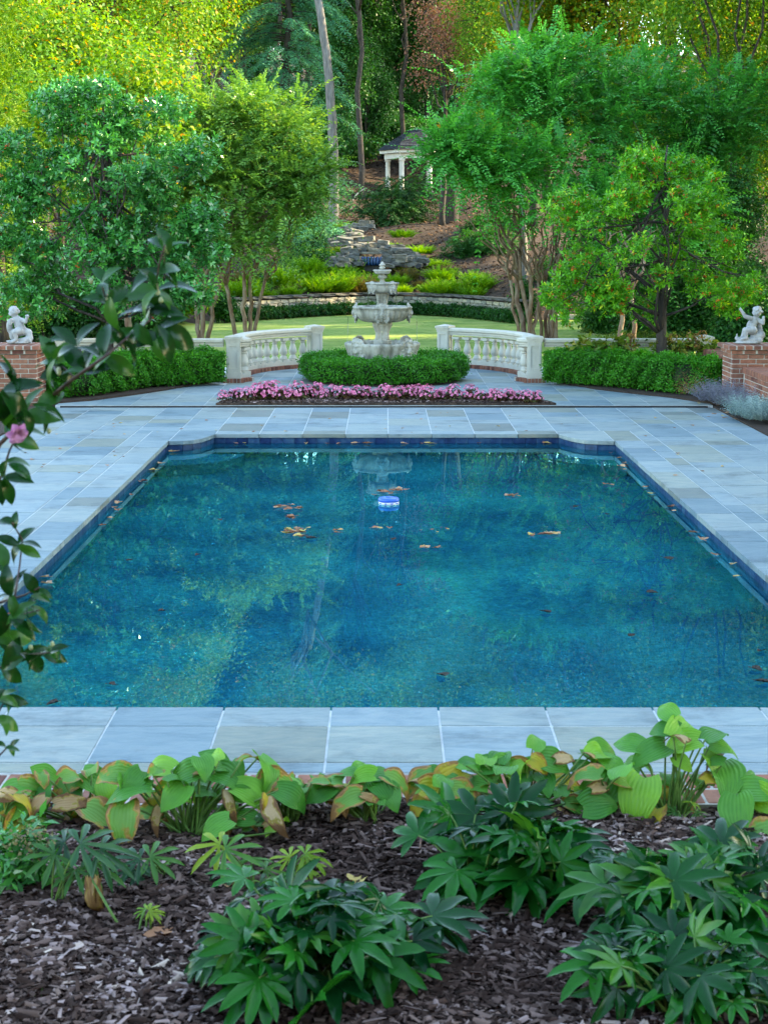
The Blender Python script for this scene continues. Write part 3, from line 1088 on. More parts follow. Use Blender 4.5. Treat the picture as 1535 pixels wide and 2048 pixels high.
AC, AR = Vector((0.0, 29.8)), 2.6
for s, side in ((-1, 'left'), (1, 'right')):
    END = 63 if s > 0 else 59
    arc = []
    for k in range(25):
        a = R(-24 + (END + 24) * k / 24)
        arc.append((AC.x + s * AR * math.cos(a), AC.y + AR * math.sin(a)))
    p0, p1 = arc[0], arc[-1]
    a1 = R(END) if s > 0 else PI - R(END)
    corner = (s * 2.60, 28.66)
    arc[0] = corner
    balustrade('curved white balustrade on a brick course, %s of the fountain' % side, arc, 0.235, [(corner, 0.0), (p1, a1)], True, 'curved balustrades by the fountain')
    st = [(s * (2.60 + (5.42 - 2.60) * k / 8), 28.70) for k in range(9)]
    st = [(s * 2.78, 28.70)] + st[1:]
    balustrade('straight pale balustrade behind the %s box hedge' % side, st, 0.235, [((s * 5.55, 28.70), 0.0)], False, 'straight balustrades')

# ================================================================== fountain
FX, FY = FC.x - 0.03, FC.y
fountain = thing('fountain', 'tiered grey stone fountain with lion masks inside a round box hedge', 'fountain', (FX, FY, 0.03))


def remeshed(mb_, voxel, smooth_it=4):
    me0 = mb_.mesh('tmp')
    o_ = bpy.data.objects.new('tmp', me0)
    COL.objects.link(o_)
    r = o_.modifiers.new('r', 'REMESH')
    r.mode = 'VOXEL'
    r.voxel_size = voxel
    if smooth_it:
        sm = o_.modifiers.new('s', 'SMOOTH')
        sm.factor = 0.5
        sm.iterations = smooth_it
    dg = bpy.context.evaluated_depsgraph_get()
    me1 = bpy.data.meshes.new_from_object(o_.evaluated_get(dg))
    bpy.data.objects.remove(o_)
    bpy.data.meshes.remove(me0)
    me1.polygons.foreach_set('use_smooth', np.ones(len(me1.polygons), dtype=bool))
    return me1


def capsule(mb_, a, b, ra, rb_, n=5):
    a, b = Vector(a), Vector(b)
    for i in range(n):
        f = i / (n - 1)
        r = ra + (rb_ - ra) * f
        mb_.ball(a + (b - a) * f, r, 10, 7)


# lion mask faces -Y in its own space, about 1 unit high
lm = MB()
lm.ball((0, 0.05, 0.05), (0.30, 0.20, 0.36))
lm.ball((0, -0.14, -0.10), (0.15, 0.18, 0.15))
lm.ball((0, -0.24, -0.02), (0.09, 0.08, 0.06))
lm.ball((0, -0.10, -0.30), (0.12, 0.14, 0.09))
lm.ball((-0.10, -0.2, -0.14), (0.09, 0.08, 0.08))
lm.ball((0.10, -0.2, -0.14), (0.09, 0.08, 0.08))
lm.ball((-0.13, -0.10, 0.20), (0.11, 0.10, 0.05))
lm.ball((0.13, -0.10, 0.20), (0.11, 0.10, 0.05))
capsule(lm, (0, -0.12, 0.24), (0, -0.22, 0.02), 0.06, 0.07)
rl = random.Random(3)
for ring, (rr, cnt, sz) in enumerate(((0.40, 15, 0.085), (0.52, 18, 0.095))):
    for k in range(cnt):
        a = 2 * PI * k / cnt + ring * 0.15
        lm.ball((rr * math.cos(a) * 0.88, 0.02 + ring * 0.10 + rl.uniform(-.03, .03), 0.02 + rr * math.sin(a)), sz * rl.uniform(0.85, 1.2))
for s in (-1, 1):
    lm.ball((s * 0.30, -0.02, 0.36), (0.09, 0.06, 0.10))
    for k in range(7):
        lm.ball((s * (0.34 + 0.10 * math.sin(k)), 0.02, -0.34 - 0.05 * k), 0.085)
LION = remeshed(lm, 0.03, 3)
LION.materials.append(M['fountain'])
sc_ = MB()                                  # C scroll, one unit wide
pts, rad = [], []
for k in range(26):
    a = 2.6 * PI * k / 25
    r = 0.10 + 0.05 * k / 5
    pts.append((r * math.cos(a), 0, r * math.sin(a)))
    rad.append(0.075 - 0.0012 * k)
sc_.tube(pts, rad, 7)
sc_.ball((0, 0, 0), 0.13)
SCROLL = sc_.mesh('scroll', True)
SCROLL.materials.append(M['fountain'])


def bowl(zr, rr, zb, rb_, lobes, name, thick=0.04, curve=0.55):
    """fluted bowl: rim radius rr at zr, foot radius rb_ at zb"""
    prof = []
    for k in range(9):
        f = k / 8
        prof.append((rb_ + (rr * 0.97 - rb_) * math.sin(f * PI / 2) ** curve if f > 0 else rb_, zb + (zr - zb) * (1 - math.cos(f * PI / 2)) * 0.82))
    prof += [(rr * 1.02, zr - 0.05 * rr - 0.012), (rr * 1.05, zr - 0.02), (rr * 1.04, zr), (rr * 0.97, zr + 0.004), (rr * 0.93, zr - 0.02), (rr * 0.80, zr - 0.06), (0.02, zr - 0.07)]
    np_ = len(prof)

    def rf(q, i):
        if i >= np_ - 2 or i == 0:
            return 1
        fl = abs(math.sin(q * lobes / 2)) ** 0.7
        w = 0.055 if 1 <= i <= 9 else 0.045
        return 1 - w * (1 - fl)
    b = MB()
    b.lathe(prof, 96, FX, FY, rf)
    b.build(name, M['fountain'], fountain, smooth=True)
    wv = MB()
    wv.lathe([(rr * 0.88, zr - 0.045), (rr * 0.88, zr - 0.032)], 32, FX, FY)
    wv.build('water', M['clearwater'], fountain)


def mask(zc, r, ang, size, stretch=1.0):
    o_ = bpy.data.objects.new('lion_mask', LION)
    link(o_, fountain)
    o_.location = (r * math.sin(ang), -r * math.cos(ang), zc - 0.03)
    o_.rotation_euler = (0, 0, ang)
    o_.scale = (size, size * 0.8, size * stretch)
    for s in (-1, 1):
        c = bpy.data.objects.new('scroll', SCROLL)
        link(c, fountain)
        a2 = ang + s * (0.62 * size / r + 0.05)
        c.location = ((r - 0.005) * math.sin(a2), -(r - 0.005) * math.cos(a2), zc - 0.03 + size * 0.28)
        c.rotation_euler = (0, 0, a2)
        c.scale = (s * size * 0.32, size * 0.42, size * 0.32)


# base basin
b = MB()
prof = [(0.56, 0.05), (0.60, 0.12), (0.58, 0.30), (0.60, 0.42), (0.635, 0.53), (0.665, 0.61), (0.668, 0.645), (0.64, 0.66), (0.58, 0.655), (0.55, 0.60), (0.54, 0.56), (0.02, 0.55)]
b.lathe(prof, 120, FX, FY, lambda q, i: 1 if i in (0, 11) else 1 - 0.05 * (1 - abs(math.sin(q * 10)) ** 0.7))
b.build('basin', M['fountain'], fountain, smooth=True)
b = MB()
b.lathe([(0.545, 0.585), (0.545, 0.60)], 40, FX, FY)
b.build('water', M['clearwater'], fountain)
for k in range(4):
    mask(0.555, 0.625, PI / 4 + k * PI / 2, 0.33)
for k in range(8):                           # swags of the basin rim
    a = k * PI / 4
    for s in (-1, 1):
        c = bpy.data.objects.new('scroll', SCROLL)
        link(c, fountain)
        a2 = k * PI / 2 + s * 0.10 + (0 if k < 4 else s * 0.26)
        c.location = (0.645 * math.sin(a2), -0.645 * math.cos(a2), 0.58 + (0 if k < 4 else 0.025))
        c.rotation_euler = (0, 0, a2)
        c.scale = (s * 0.10, 0.10, 0.10 if k < 4 else 0.075)
# stems
b = MB()
b.lathe([(0.15, 0.55), (0.16, 0.68), (0.155, 0.70), (0.135, 0.705), (0.125, 0.74), (0.115, 0.80), (0.12, 0.86), (0.15, 0.92), (0.17, 0.96), (0.165, 0.99), (0.14, 1.02)], 32, FX, FY)
b.build('stem', M['fountain'], fountain, smooth=True)
for k in range(4):
    a = PI / 4 + k * PI / 2
    b = MB()
    capsule(b, (FX + 0.11 * math.sin(a), FY - 0.11 * math.cos(a), 0.73), (FX + 0.10 * math.sin(a), FY - 0.10 * math.cos(a), 0.86), 0.045, 0.05)
    capsule(b, (FX + 0.10 * math.sin(a), FY - 0.10 * math.cos(a), 0.86), (FX + 0.15 * math.sin(a), FY - 0.15 * math.cos(a), 0.98), 0.055, 0.07)
    b.build('stem_leaf', M['fountain'], fountain, smooth=True)
bowl(1.285, 0.50, 1.01, 0.13, 24, 'bowl')
for k in range(4):
    mask(1.19, 0.475, k * PI / 2, 0.255, 1.05)
b = MB()
b.lathe([(0.13, 1.20), (0.12, 1.28), (0.095, 1.31), (0.085, 1.37), (0.10, 1.45), (0.125, 1.50), (0.12, 1.53), (0.10, 1.55)], 32, FX, FY, lambda q, i: 1 - 0.05 * (1 - abs(math.sin(q * 4))))
b.build('stem', M['fountain'], fountain, smooth=True)
for k in range(4):
    a = PI / 4 + k * PI / 2
    b = MB()
    capsule(b, (FX + 0.08 * math.sin(a), FY - 0.08 * math.cos(a), 1.33), (FX + 0.09 * math.sin(a), FY - 0.09 * math.cos(a), 1.48), 0.03, 0.05)
    b.build('stem_leaf', M['fountain'], fountain, smooth=True)
bowl(1.695, 0.285, 1.52, 0.10, 16, 'bowl')
for k in range(4):
    mask(1.62, 0.27, PI / 4 + k * PI / 2, 0.165, 1.0)
b = MB()
b.lathe([(0.07, 1.62), (0.055, 1.70), (0.045, 1.73), (0.04, 1.755), (0.075, 1.775), (0.085, 1.795), (0.075, 1.815), (0.04, 1.835), (0.05, 1.85)], 24, FX, FY, lambda q, i: 1 - 0.12 * (1 - abs(math.sin(q * 4))))
b.build('stem', M['fountain'], fountain, smooth=True)
bowl(1.915, 0.155, 1.84, 0.045, 12, 'bowl')
b = MB()
b.lathe([(0.03, 1.87), (0.035, 1.93), (0.055, 1.945), (0.05, 1.965), (0.03, 1.97), (0.045, 1.985), (0.06, 2.0), (0.05, 2.015), (0.03, 2.02), (0.032, 2.035), (0.012, 2.055), (0.004, 2.06)], 20, FX, FY)
b.build('finial', M['fountain'], fountain, smooth=True)
for (r, z0, z1, a0) in ((0.60, 1.10, 0.60, 0.0), (0.34, 1.56, 1.27, PI / 4)):
    for k in range(4):
        a = a0 + k * PI / 2
        b = MB()
        rr = random.Random(k)
        pts = [(FX + (r + 0.012 * f) * math.sin(a), FY - (r + 0.012 * f) * math.cos(a), z0 + (z1 - z0) * f) for f in [i / 8 for i in range(9)]]
        b.tube(pts, [0.006 * rr.uniform(0.5, 1.2) for _ in pts], 5)
        b.build('water_jet', M['clearwater'], fountain)

fountain.location.z += 0.035
# ================================================================== cherub statues
def cherub(label, root, K, flip, chains, balls):
    t = thing('cherub_statue', label, 'statue', root, 0, 'cherub statues on the brick pedestals')
    b = MB()
    for (a, c, ra, rb_) in chains:
        capsule(b, a, c, ra, rb_, 6)
    for (c, r) in balls:
        b.ball(c, r, 12, 8)
    me_ = remeshed(b, 0.0075, 3)
    o_ = obj('body', me_, M['statue'], t, local=True)
    return t


rc = random.Random(5)


def curls(cx_, cy_, cz_, r, n_):
    out = []
    for _ in range(n_):
        d = Vector((rc.gauss(0, 1), rc.gauss(0, 1), rc.gauss(0.5, 1))).normalized()
        if d.z < -0.35 or (d.x < -0.45 and d.z < 0.35):
            continue
        out.append(((cx_ + d.x * r, cy_ + d.y * r, cz_ + d.z * r), 0.021))
    return out


# right: sits on a dolphin, faces left, right arm raised
chains = [((0.09, 0, 0.35), (0.05, -0.005, 0.28), 0.068, 0.074), ((0.05, 0, 0.28), (0.045, 0, 0.21), 0.074, 0.082), ((0.105, 0, 0.385), (0.12, 0, 0.43), 0.036, 0.036),
          ((0.03, -0.04, 0.385), (-0.06, -0.06, 0.415), 0.036, 0.032), ((-0.06, -0.06, 0.415), (-0.12, -0.06, 0.50), 0.031, 0.022),
          ((0.145, -0.02, 0.36), (0.21, -0.05, 0.31), 0.036, 0.031), ((0.21, -0.05, 0.31), (0.215, -0.06, 0.40), 0.03, 0.024),
          ((0.075, -0.05, 0.205), (-0.055, -0.075, 0.205), 0.062, 0.05), ((-0.055, -0.075, 0.205), (-0.045, -0.09, 0.10), 0.046, 0.032), ((-0.045, -0.095, 0.09), (-0.11, -0.10, 0.075), 0.028, 0.022),
          ((0.075, 0.05, 0.20), (-0.03, 0.07, 0.17), 0.058, 0.048), ((-0.03, 0.07, 0.17), (-0.07, 0.08, 0.08), 0.044, 0.03),
          ((0.17, 0.03, 0.32), (0.20, 0.04, 0.12), 0.035, 0.06), ((0.20, 0.02, 0.13), (0.10, 0, 0.08), 0.07, 0.075),
          ((0.17, -0.03, 0.05), (0.0, -0.05, 0.05), 0.055, 0.05), ((0.0, -0.03, 0.05), (-0.12, -0.02, 0.045), 0.05, 0.04), ((-0.12, -0.02, 0.045), (-0.175, -0.02, 0.085), 0.036, 0.026),
          ((-0.17, -0.02, 0.08), (-0.165, -0.02, 0.15), 0.024, 0.010), ((-0.17, -0.02, 0.07), (-0.125, -0.03, 0.10), 0.022, 0.012), ((-0.06, -0.07, 0.03), (-0.01, -0.10, 0.02), 0.03, 0.022)]
balls = [((0.125, -0.005, 0.475), (0.070, 0.066, 0.074)), ((0.065, -0.01, 0.462), 0.018), ((0.085, -0.03, 0.447), 0.026), ((-0.135, -0.06, 0.515), 0.022), ((0.05, -0.055, 0.245), 0.02), ((0.0, 0, 0.02), (0.20, 0.13, 0.028))]
balls += curls(0.13, 0, 0.482, 0.070, 60)
for k in range(4):
    chains.append(((-0.125, -0.06, 0.51), (-0.165 + 0.012 * k, -0.075 + 0.012 * k, 0.525 + 0.008 * k), 0.010, 0.007))
cherub('white cherub statue riding a dolphin with one arm raised', (5.50, 25.08, PZ), 1, 1, chains, balls)
# left: turned away to the left, elbow up on the right, wing or shell on the left
chains = [((-0.02, 0, 0.36), (0.01, 0, 0.28), 0.070, 0.078), ((0.01, 0, 0.28), (0.04, 0, 0.20), 0.078, 0.084), ((-0.045, 0, 0.39), (-0.06, -0.005, 0.44), 0.036, 0.036),
          ((0.055, -0.03, 0.36), (0.115, -0.05, 0.335), 0.038, 0.032), ((0.115, -0.05, 0.335), (0.145, -0.06, 0.40), 0.031, 0.024),
          ((-0.08, -0.05, 0.36), (-0.12, -0.08, 0.30), 0.036, 0.03), ((-0.12, -0.08, 0.30), (-0.095, -0.09, 0.37), 0.028, 0.022),
          ((0.03, -0.06, 0.20), (-0.035, -0.10, 0.18), 0.062, 0.052), ((-0.035, -0.10, 0.18), (-0.02, -0.10, 0.08), 0.045, 0.032), ((-0.02, -0.10, 0.07), (-0.08, -0.115, 0.035), 0.03, 0.022),
          ((0.05, 0.05, 0.19), (-0.01, 0.07, 0.15), 0.055, 0.045),
          ((0.08, 0, 0.19), (0.15, 0, 0.17), 0.06, 0.055), ((0.15, 0, 0.17), (0.165, -0.01, 0.08), 0.055, 0.05), ((0.165, -0.01, 0.08), (0.10, -0.04, 0.05), 0.055, 0.055), ((0.10, -0.04, 0.05), (-0.02, -0.05, 0.04), 0.055, 0.04),
          ((0.165, -0.05, 0.06), (0.20, -0.06, 0.02), 0.03, 0.012), ((-0.05, -0.04, 0.04), (-0.13, -0.06, 0.03), 0.04, 0.03), ((-0.13, -0.06, 0.03), (-0.175, -0.06, 0.045), 0.026, 0.012)]
balls = [((-0.065, -0.01, 0.475), (0.070, 0.068, 0.076)), ((-0.125, -0.03, 0.455), 0.018), ((-0.10, -0.045, 0.44), 0.024), ((0.15, -0.06, 0.415), 0.03), ((-0.14, 0.02, 0.26), (0.05, 0.045, 0.115)), ((-0.10, 0.02, 0.14), (0.055, 0.05, 0.09)), ((0, 0, 0.02), (0.19, 0.12, 0.028))]
balls += curls(-0.06, 0.0, 0.485, 0.070, 60)
for k in range(4):
    chains.append(((0.15, -0.06, 0.41), (0.125 + 0.016 * k, -0.085, 0.432 - 0.004 * k), 0.011, 0.008))
cherub('white cherub statue turned away with head bowed and a wing', (-5.52, 25.08, PZ), 1, -1, chains, balls)

# ================================================================== unseen building added behind the viewer to block sky light
HY = -5.0
house = thing('house', 'brick house with white windows standing behind the viewer', 'house', (0, HY, 0))
b = MB()
b.box(-13, 13, HY - 8, HY, -0.1, 6.6)
b.build('wall', M['brick'], house)
for i in range(6):
    for z0, z1 in ((0.9, 2.6), (3.9, 5.4)):
        x = -10.5 + i * 4.2
        b = MB()
        b.box(x - 0.65, x + 0.65, HY + 0.002, HY + 0.06, z0, z1)
        w_ = b.build('window', M['white'], house)
        for sx in (-1, 1):
            for sz in (0, 1):
                b = MB()
                zc = z0 + (z1 - z0) * (0.25 + 0.5 * sz)
                b.box(x + sx * 0.31 - 0.26, x + sx * 0.31 + 0.26, HY + 0.062, HY + 0.07, zc - (z1 - z0) * 0.21, zc + (z1 - z0) * 0.21)
                b.build('pane', M['blueglaze'], w_)
b = MB()
b.add([(-13.6, HY + 0.7, 6.5), (13.6, HY + 0.7, 6.5), (13.6, HY - 8.7, 6.5), (-13.6, HY - 8.7, 6.5), (-9.5, HY - 4, 9.4), (9.5, HY - 4, 9.4)], [(3, 2, 1, 0), (0, 1, 5, 4), (1, 2, 5), (2, 3, 4, 5), (3, 0, 4)])
b.build('roof', M['slate'], house)

# ================================================================== foliage tools
def sample_blobs(rng, blobs, n, shell=0.55):
    """points in the outer part of a union of ellipsoids, with outward directions"""
    C = np.array([b[0] for b in blobs], dtype=float)
    Rr = np.array([b[1] if hasattr(b[1], '__len__') else (b[1],) * 3 for b in blobs], dtype=float)
    w = (Rr[:, 0] * Rr[:, 1] + Rr[:, 1] * Rr[:, 2] + Rr[:, 0] * Rr[:, 2])
    k = rng.choice(len(blobs), n, p=w / w.sum())
    d = rnd_dirs(rng, n)
    r = 1 - shell * rng.random(n) ** 1.6
    r *= 1 + 0.13 * rng.normal(size=n)
    P = C[k] + d * Rr[k] * r[:, None]
    O = nrm(d / Rr[k])
    return P, O


def clump_leaves(rng, P, O, per, spread, L, W, gloss_up=0.5, jit=0.35):
    n = len(P)
    off = rng.normal(size=(n, per, 3)) * spread
    Q = (P[:, None, :] + off).reshape(-1, 3)
    m = len(Q)
    Oe = np.repeat(O, per, 0)
    N_ = nrm(Oe * 0.6 + rnd_dirs(rng, m) * 0.8 + np.array([0, 0, gloss_up]))
    D_ = nrm(np.cross(N_, rnd_dirs(rng, m)) + Oe * 0.35 + np.array([0, 0, -0.15]))
    base = np.repeat(rng.random(n), per)
    rnd_ = np.clip(base * 0.5 + rng.random(m) * 0.5 + 0.12 * rng.normal(size=m), 0, 1)
    s = 1 + jit * rng.normal(size=m) * 0.6
    return leaves(Q, D_, N_, L * np.clip(s, .55, 1.35), W * np.clip(s, .55, 1.35), rnd_)


def sprays(rng, P, A, per, length, L, W, droop=0.35, bias=0.0):
    """arching twigs with leaves in two ranks"""
    n = len(P)
    A = nrm(A)
    ln = length * (0.6 + 0.7 * rng.random(n))
    t = (np.arange(per) // 2 + 1) / (per / 2)
    side = np.where(np.arange(per) % 2 == 0, 1.0, -1.0)
    T = t[None, :, None]
    dz = np.array([0, 0, -1.0])
    Q = P[:, None, :] + A[:, None, :] * ln[:, None, None] * T + dz * droop * (ln[:, None, None]) * T ** 2
    tan = nrm(A[:, None, :] + dz * 2 * droop * T)
    up = nrm(np.array([0, 0, 1.0]) + 0.45 * rnd_dirs(rng, n))[:, None, :]
    sd = nrm(np.cross(tan, np.broadcast_to(up, tan.shape)))
    N_ = nrm(np.cross(sd, tan) + 0.25 * rng.normal(size=tan.shape))
    D_ = nrm(sd * side[None, :, None] * 0.9 + tan * 0.55 + 0.18 * rng.normal(size=tan.shape))
    rnd_ = np.clip(np.repeat(rng.random(n), per) * 0.45 + rng.random(n * per) * 0.5 + bias, 0, 1)
    tl = (1.05 - 0.5 * np.repeat(t[None, :], n, 0).ravel())
    s = (0.8 + 0.4 * rng.random(n * per)) * tl
    return leaves(Q.reshape(-1, 3), D_.reshape(-1, 3), N_.reshape(-1, 3), L * s, W * s, rnd_)


def wig(rng_, p0, p1, r0, r1, n=7, amp=0.08):
    p0, p1 = Vector(p0), Vector(p1)
    d = (p1 - p0).length
    pts = []
    for i in range(n):
        f = i / (n - 1)
        j = Vector((rng_.gauss(0, 1), rng_.gauss(0, 1), rng_.gauss(0, 0.3))) * amp * d * (0 if i in (0, n - 1) else 0.35)
        pts.append(p0 + (p1 - p0) * f + j)
    return pts, [r0 + (r1 - r0) * (i / (n - 1)) for i in range(n)]


def limb(mb_, rng_, p0, p1, r0, r1, n=7, amp=0.08, sides=7, lift=0.0):
    pts, rad = wig(rng_, p0, p1, r0, r1, n, amp)
    if lift:
        for i in range(n):
            f = i / (n - 1)
            pts[i] = pts[i] + Vector((0, 0, lift * math.sin(f * PI)))
    mb_.tube(pts, rad, sides)
    return pts


def berries(rng, P, r, name, parent, local=False):
    """tiny eight-sided beads"""
    n = len(P)
    o8 = np.array([(1, 0, 0), (0, 1, 0), (-1, 0, 0), (0, -1, 0), (0, 0, 1), (0, 0, -1)], dtype=float)
    V = (P[:, None, :] + o8[None] * (r * (0.8 + 0.5 * rng.random(n)))[:, None, None]).reshape(-1, 3)
    f8 = np.array([(0, 1, 4), (1, 2, 4), (2, 3, 4), (3, 0, 4), (1, 0, 5), (2, 1, 5), (3, 2, 5), (0, 3, 5)])
    F_ = (np.arange(n)[:, None, None] * 6 + f8[None]).reshape(-1, 3)
    me_ = mesh_np(name, V, F_, {'rnd': np.repeat(rng.random(n), 6)}, True)
    o_ = obj(name, me_, M['berry'], parent, local)
    o_['kind'] = 'stuff'
    return o_


# ================================================================== hedges
def hedge(name, label, path, width, z0, z1, nleaf, seed, closed=False, mat='lf_box', leaf=0.034, bumpy=0.04, group=None, undercut=0.08):
    rng = np.random.default_rng(seed)
    pth = np.array(path, dtype=float)
    if closed:
        pth = np.concatenate([pth, pth[:1]])
    c = pth.mean(0)
    t = thing(name, label, 'hedge', (c[0], c[1], z0), 0, group)
    seg = np.linalg.norm(np.diff(pth, axis=0), axis=1)
    cum = np.concatenate([[0], np.cumsum(seg)])
    ln = cum[-1]

    def along(s):
        x = np.interp(s, cum, pth[:, 0])
        y = np.interp(s, cum, pth[:, 1])
        e = 0.03
        a, b = s - e, s + e
        if closed:
            a, b = a % ln, b % ln
        else:
            a, b = np.clip(a, 0, ln), np.clip(b, 0, ln)
        dx = np.interp(b, cum, pth[:, 0]) - np.interp(a, cum, pth[:, 0])
        dy = np.interp(b, cum, pth[:, 1]) - np.interp(a, cum, pth[:, 1])
        q = np.sqrt(dx * dx + dy * dy) + 1e-9
        return x, y, -dy / q, dx / q
    hh = z1 - z0
    per = 2 * hh + width
    u = rng.random(nleaf) * (per if closed else per)
    s = rng.random(nleaf) * ln
    x, y, nx_, ny_ = along(s)
    off = np.where(u < hh, -width / 2, np.where(u < hh + width, u - hh - width / 2, width / 2))
    zz = np.where(u < hh, u, np.where(u < hh + width, hh, per - u))
    # rounded shoulders, bumps
    bmp = bumpy * (np.sin(s * 7.1 + 3 * zz * 4 + seed) * np.sin(off * 9 + s * 3.3) + 0.8 * np.sin(s * 17 + zz * 13) + 0.7 * rng.normal(size=nleaf))
    on = np.where(u < hh, -1.0, np.where(u < hh + width, 0.0, 1.0))
    zn = np.where((u >= hh) & (u < hh + width), 1.0, 0.0)
    corner = np.clip((zz / hh - 0.8) / 0.2, 0, 1) ** 2 * 0.05
    low = np.clip(1 - zz / (0.25 * hh), 0, 1) * undercut
    o2 = off + on * (bmp - corner - low)
    z2 = zz + zn * (bmp - 0.06 * (np.abs(off) / (width / 2)) ** 4)
    P = np.stack([x + nx_ * o2, y + ny_ * o2, z0 + z2 + 0.03], -1)
    O = np.stack([nx_ * on, ny_ * on, zn + 0.25], -1)
    if not closed:                          # ends
        ne = int(nleaf * 0.09)
        for end, s_ in ((-1, 0.0), (1, ln)):
            x_, y_, a_, b_ = along(np.full(ne, s_))
            o_ = (rng.random(ne) - 0.5) * width
            z_ = rng.random(ne) * hh
            bul = 0.10 * (1 - (2 * o_ / width) ** 2) + bumpy * rng.normal(size=ne)
            P = np.concatenate([P, np.stack([x_ + a_ * o_ + b_ * end * bul, y_ + b_ * o_ - a_ * end * bul, z0 + z_ + 0.03], -1)])
            O = np.concatenate([O, np.stack([b_ * end, -a_ * end, np.full(ne, 0.3)], -1)])
    m = len(P)
    N_ = nrm(nrm(O) * 0.8 + rnd_dirs(rng, m) * 0.75 + np.array([0, 0, 0.25]))
    D_ = nrm(np.cross(N_, rnd_dirs(rng, m)) + nrm(O) * 0.45)
    patch = 0.5 + 0.25 * np.sin(P[:, 0] * 3.1 + seed) * np.sin(P[:, 1] * 2.7 + P[:, 2] * 5)
    rnd_ = np.clip(patch * 0.6 + rng.random(m) * 0.45 + 0.1 * (P[:, 2] > z1 - 0.02), 0, 1)
    sc2 = 0.7 + 0.7 * rng.random(m)
    P = P - nrm(O) * (0.03 * rng.random(m))[:, None]
    stray = (rng.random(m) < 0.05) & (np.sin(P[:, 0] * 11 + seed) * np.sin(P[:, 1] * 9 + P[:, 2] * 7) > 0.2)
    P = P + nrm(O) * (stray * (0.02 + 0.06 * rng.random(m)))[:, None]
    leaf_obj('foliage', [leaves(P, D_, N_, leaf * sc2, leaf * 0.62 * sc2, rnd_)], M[mat], t)
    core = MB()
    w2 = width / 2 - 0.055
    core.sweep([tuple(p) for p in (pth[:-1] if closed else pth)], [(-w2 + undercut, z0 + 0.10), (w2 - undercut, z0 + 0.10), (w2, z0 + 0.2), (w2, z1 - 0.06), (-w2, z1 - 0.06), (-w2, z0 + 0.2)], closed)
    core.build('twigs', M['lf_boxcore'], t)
    r2 = random.Random(seed)
    for k in range(int(ln / 0.3)):
        s_ = (k + r2.random()) * 0.3
        x_, y_, a_, b_ = along(np.array([min(s_, ln)]))
        st = MB()
        for q in range(3):
            st.tube([(x_[0] + r2.uniform(-.02, .02), y_[0] + r2.uniform(-.02, .02), z0 - 0.01), (x_[0] + a_[0] * r2.uniform(-.2, .2) * width * 2, y_[0] + b_[0] * r2.uniform(-.2, .2) * width * 2, z0 + 0.2)], [0.009, 0.006], 5)
        st.build('stem', M['twig'], t)
    return t


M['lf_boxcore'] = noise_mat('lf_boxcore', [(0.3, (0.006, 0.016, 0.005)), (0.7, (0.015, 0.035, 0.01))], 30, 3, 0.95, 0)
ring = [(FC.x + 1.16 * math.cos(2 * PI * k / 64), FC.y + 1.16 * math.sin(2 * PI * k / 64)) for k in range(64)]
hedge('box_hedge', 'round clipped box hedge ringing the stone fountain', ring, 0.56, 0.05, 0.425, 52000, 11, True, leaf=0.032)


def hedge_line(line, s):
    pts = [Vector(p) for p in line]
    out = []
    for i, p in enumerate(pts):
        a, b = pts[max(i - 1, 0)], pts[min(i + 1, len(pts) - 1)]
        d = (b - a).normalized()
        nn = Vector((-d.y, d.x)) * s
        q = p + nn * 0.40
        out.append((q.x, q.y))
    return out


hl = hedge_line(pg((122, 806), (180, 803), (250, 793), (330, 781), (400, 770), (440, 763)), 1)
hr = hedge_line(pg((1428, 800), (1350, 798), (1270, 789), (1190, 781), (1130, 770), (1100, 764)), -1)
for h_, s_ in ((hl, -1), (hr, 1)):           # finish close in front of the corner posts
    while abs(h_[-1][0]) < 3.35 or h_[-1][1] > 28.0:
        h_.pop()
    h_ += [(s_ * 3.30, 28.0), (s_ * 2.93, 28.26)]
print('hedges', hl, hr)
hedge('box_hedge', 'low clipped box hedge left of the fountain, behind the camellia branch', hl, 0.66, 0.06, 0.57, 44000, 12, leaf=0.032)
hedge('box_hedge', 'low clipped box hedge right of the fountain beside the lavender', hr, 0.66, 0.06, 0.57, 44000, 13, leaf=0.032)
# low hedge along the far wall
wa = np.array(WALL_ARC)
half = 4
lh = [(p[0] * 0.985, p[1] - 0.55) for p in WALL_ARC]
hedge('low_hedge', 'dark low hedge at the far end of the lawn in front of the stone wall', lh, 0.45, -0.01, 0.27, 26000, 14, mat='lf_boxdark', leaf=0.06, bumpy=0.05)

# ================================================================== dry stone wall at the end of the lawn
sw = thing('stone_wall', 'low pale fieldstone retaining wall with dark cap beyond the lawn', 'wall', (0, 53, 0))
STONES = []
r3 = random.Random(21)
for k in range(8):
    bm = bmesh.new()
    bmesh.ops.create_cube(bm, size=1)
    bmesh.ops.subdivide_edges(bm, edges=bm.edges[:], cuts=1, use_grid_fill=True)
    for v in bm.verts:
        v.co += Vector((r3.uniform(-.09, .09), r3.uniform(-.09, .09), r3.uniform(-.09, .09)))
        v.co *= 0.93 if v.co.length > 0.75 else 1.0
    me_ = bpy.data.meshes.new('stone')
    bm.to_mesh(me_)
    bm.free()
    me_.materials.append(M['fieldstone'])
    STONES.append(me_)
WSTONES = [m_.copy() for m_ in STONES]
for m_ in WSTONES:
    m_.materials.clear()
    m_.materials.append(M['wallstone'])
cumw = [0]
for i in range(1, len(WALL_ARC)):
    cumw.append(cumw[-1] + (Vector(WALL_ARC[i]) - Vector(WALL_ARC[i - 1])).length)


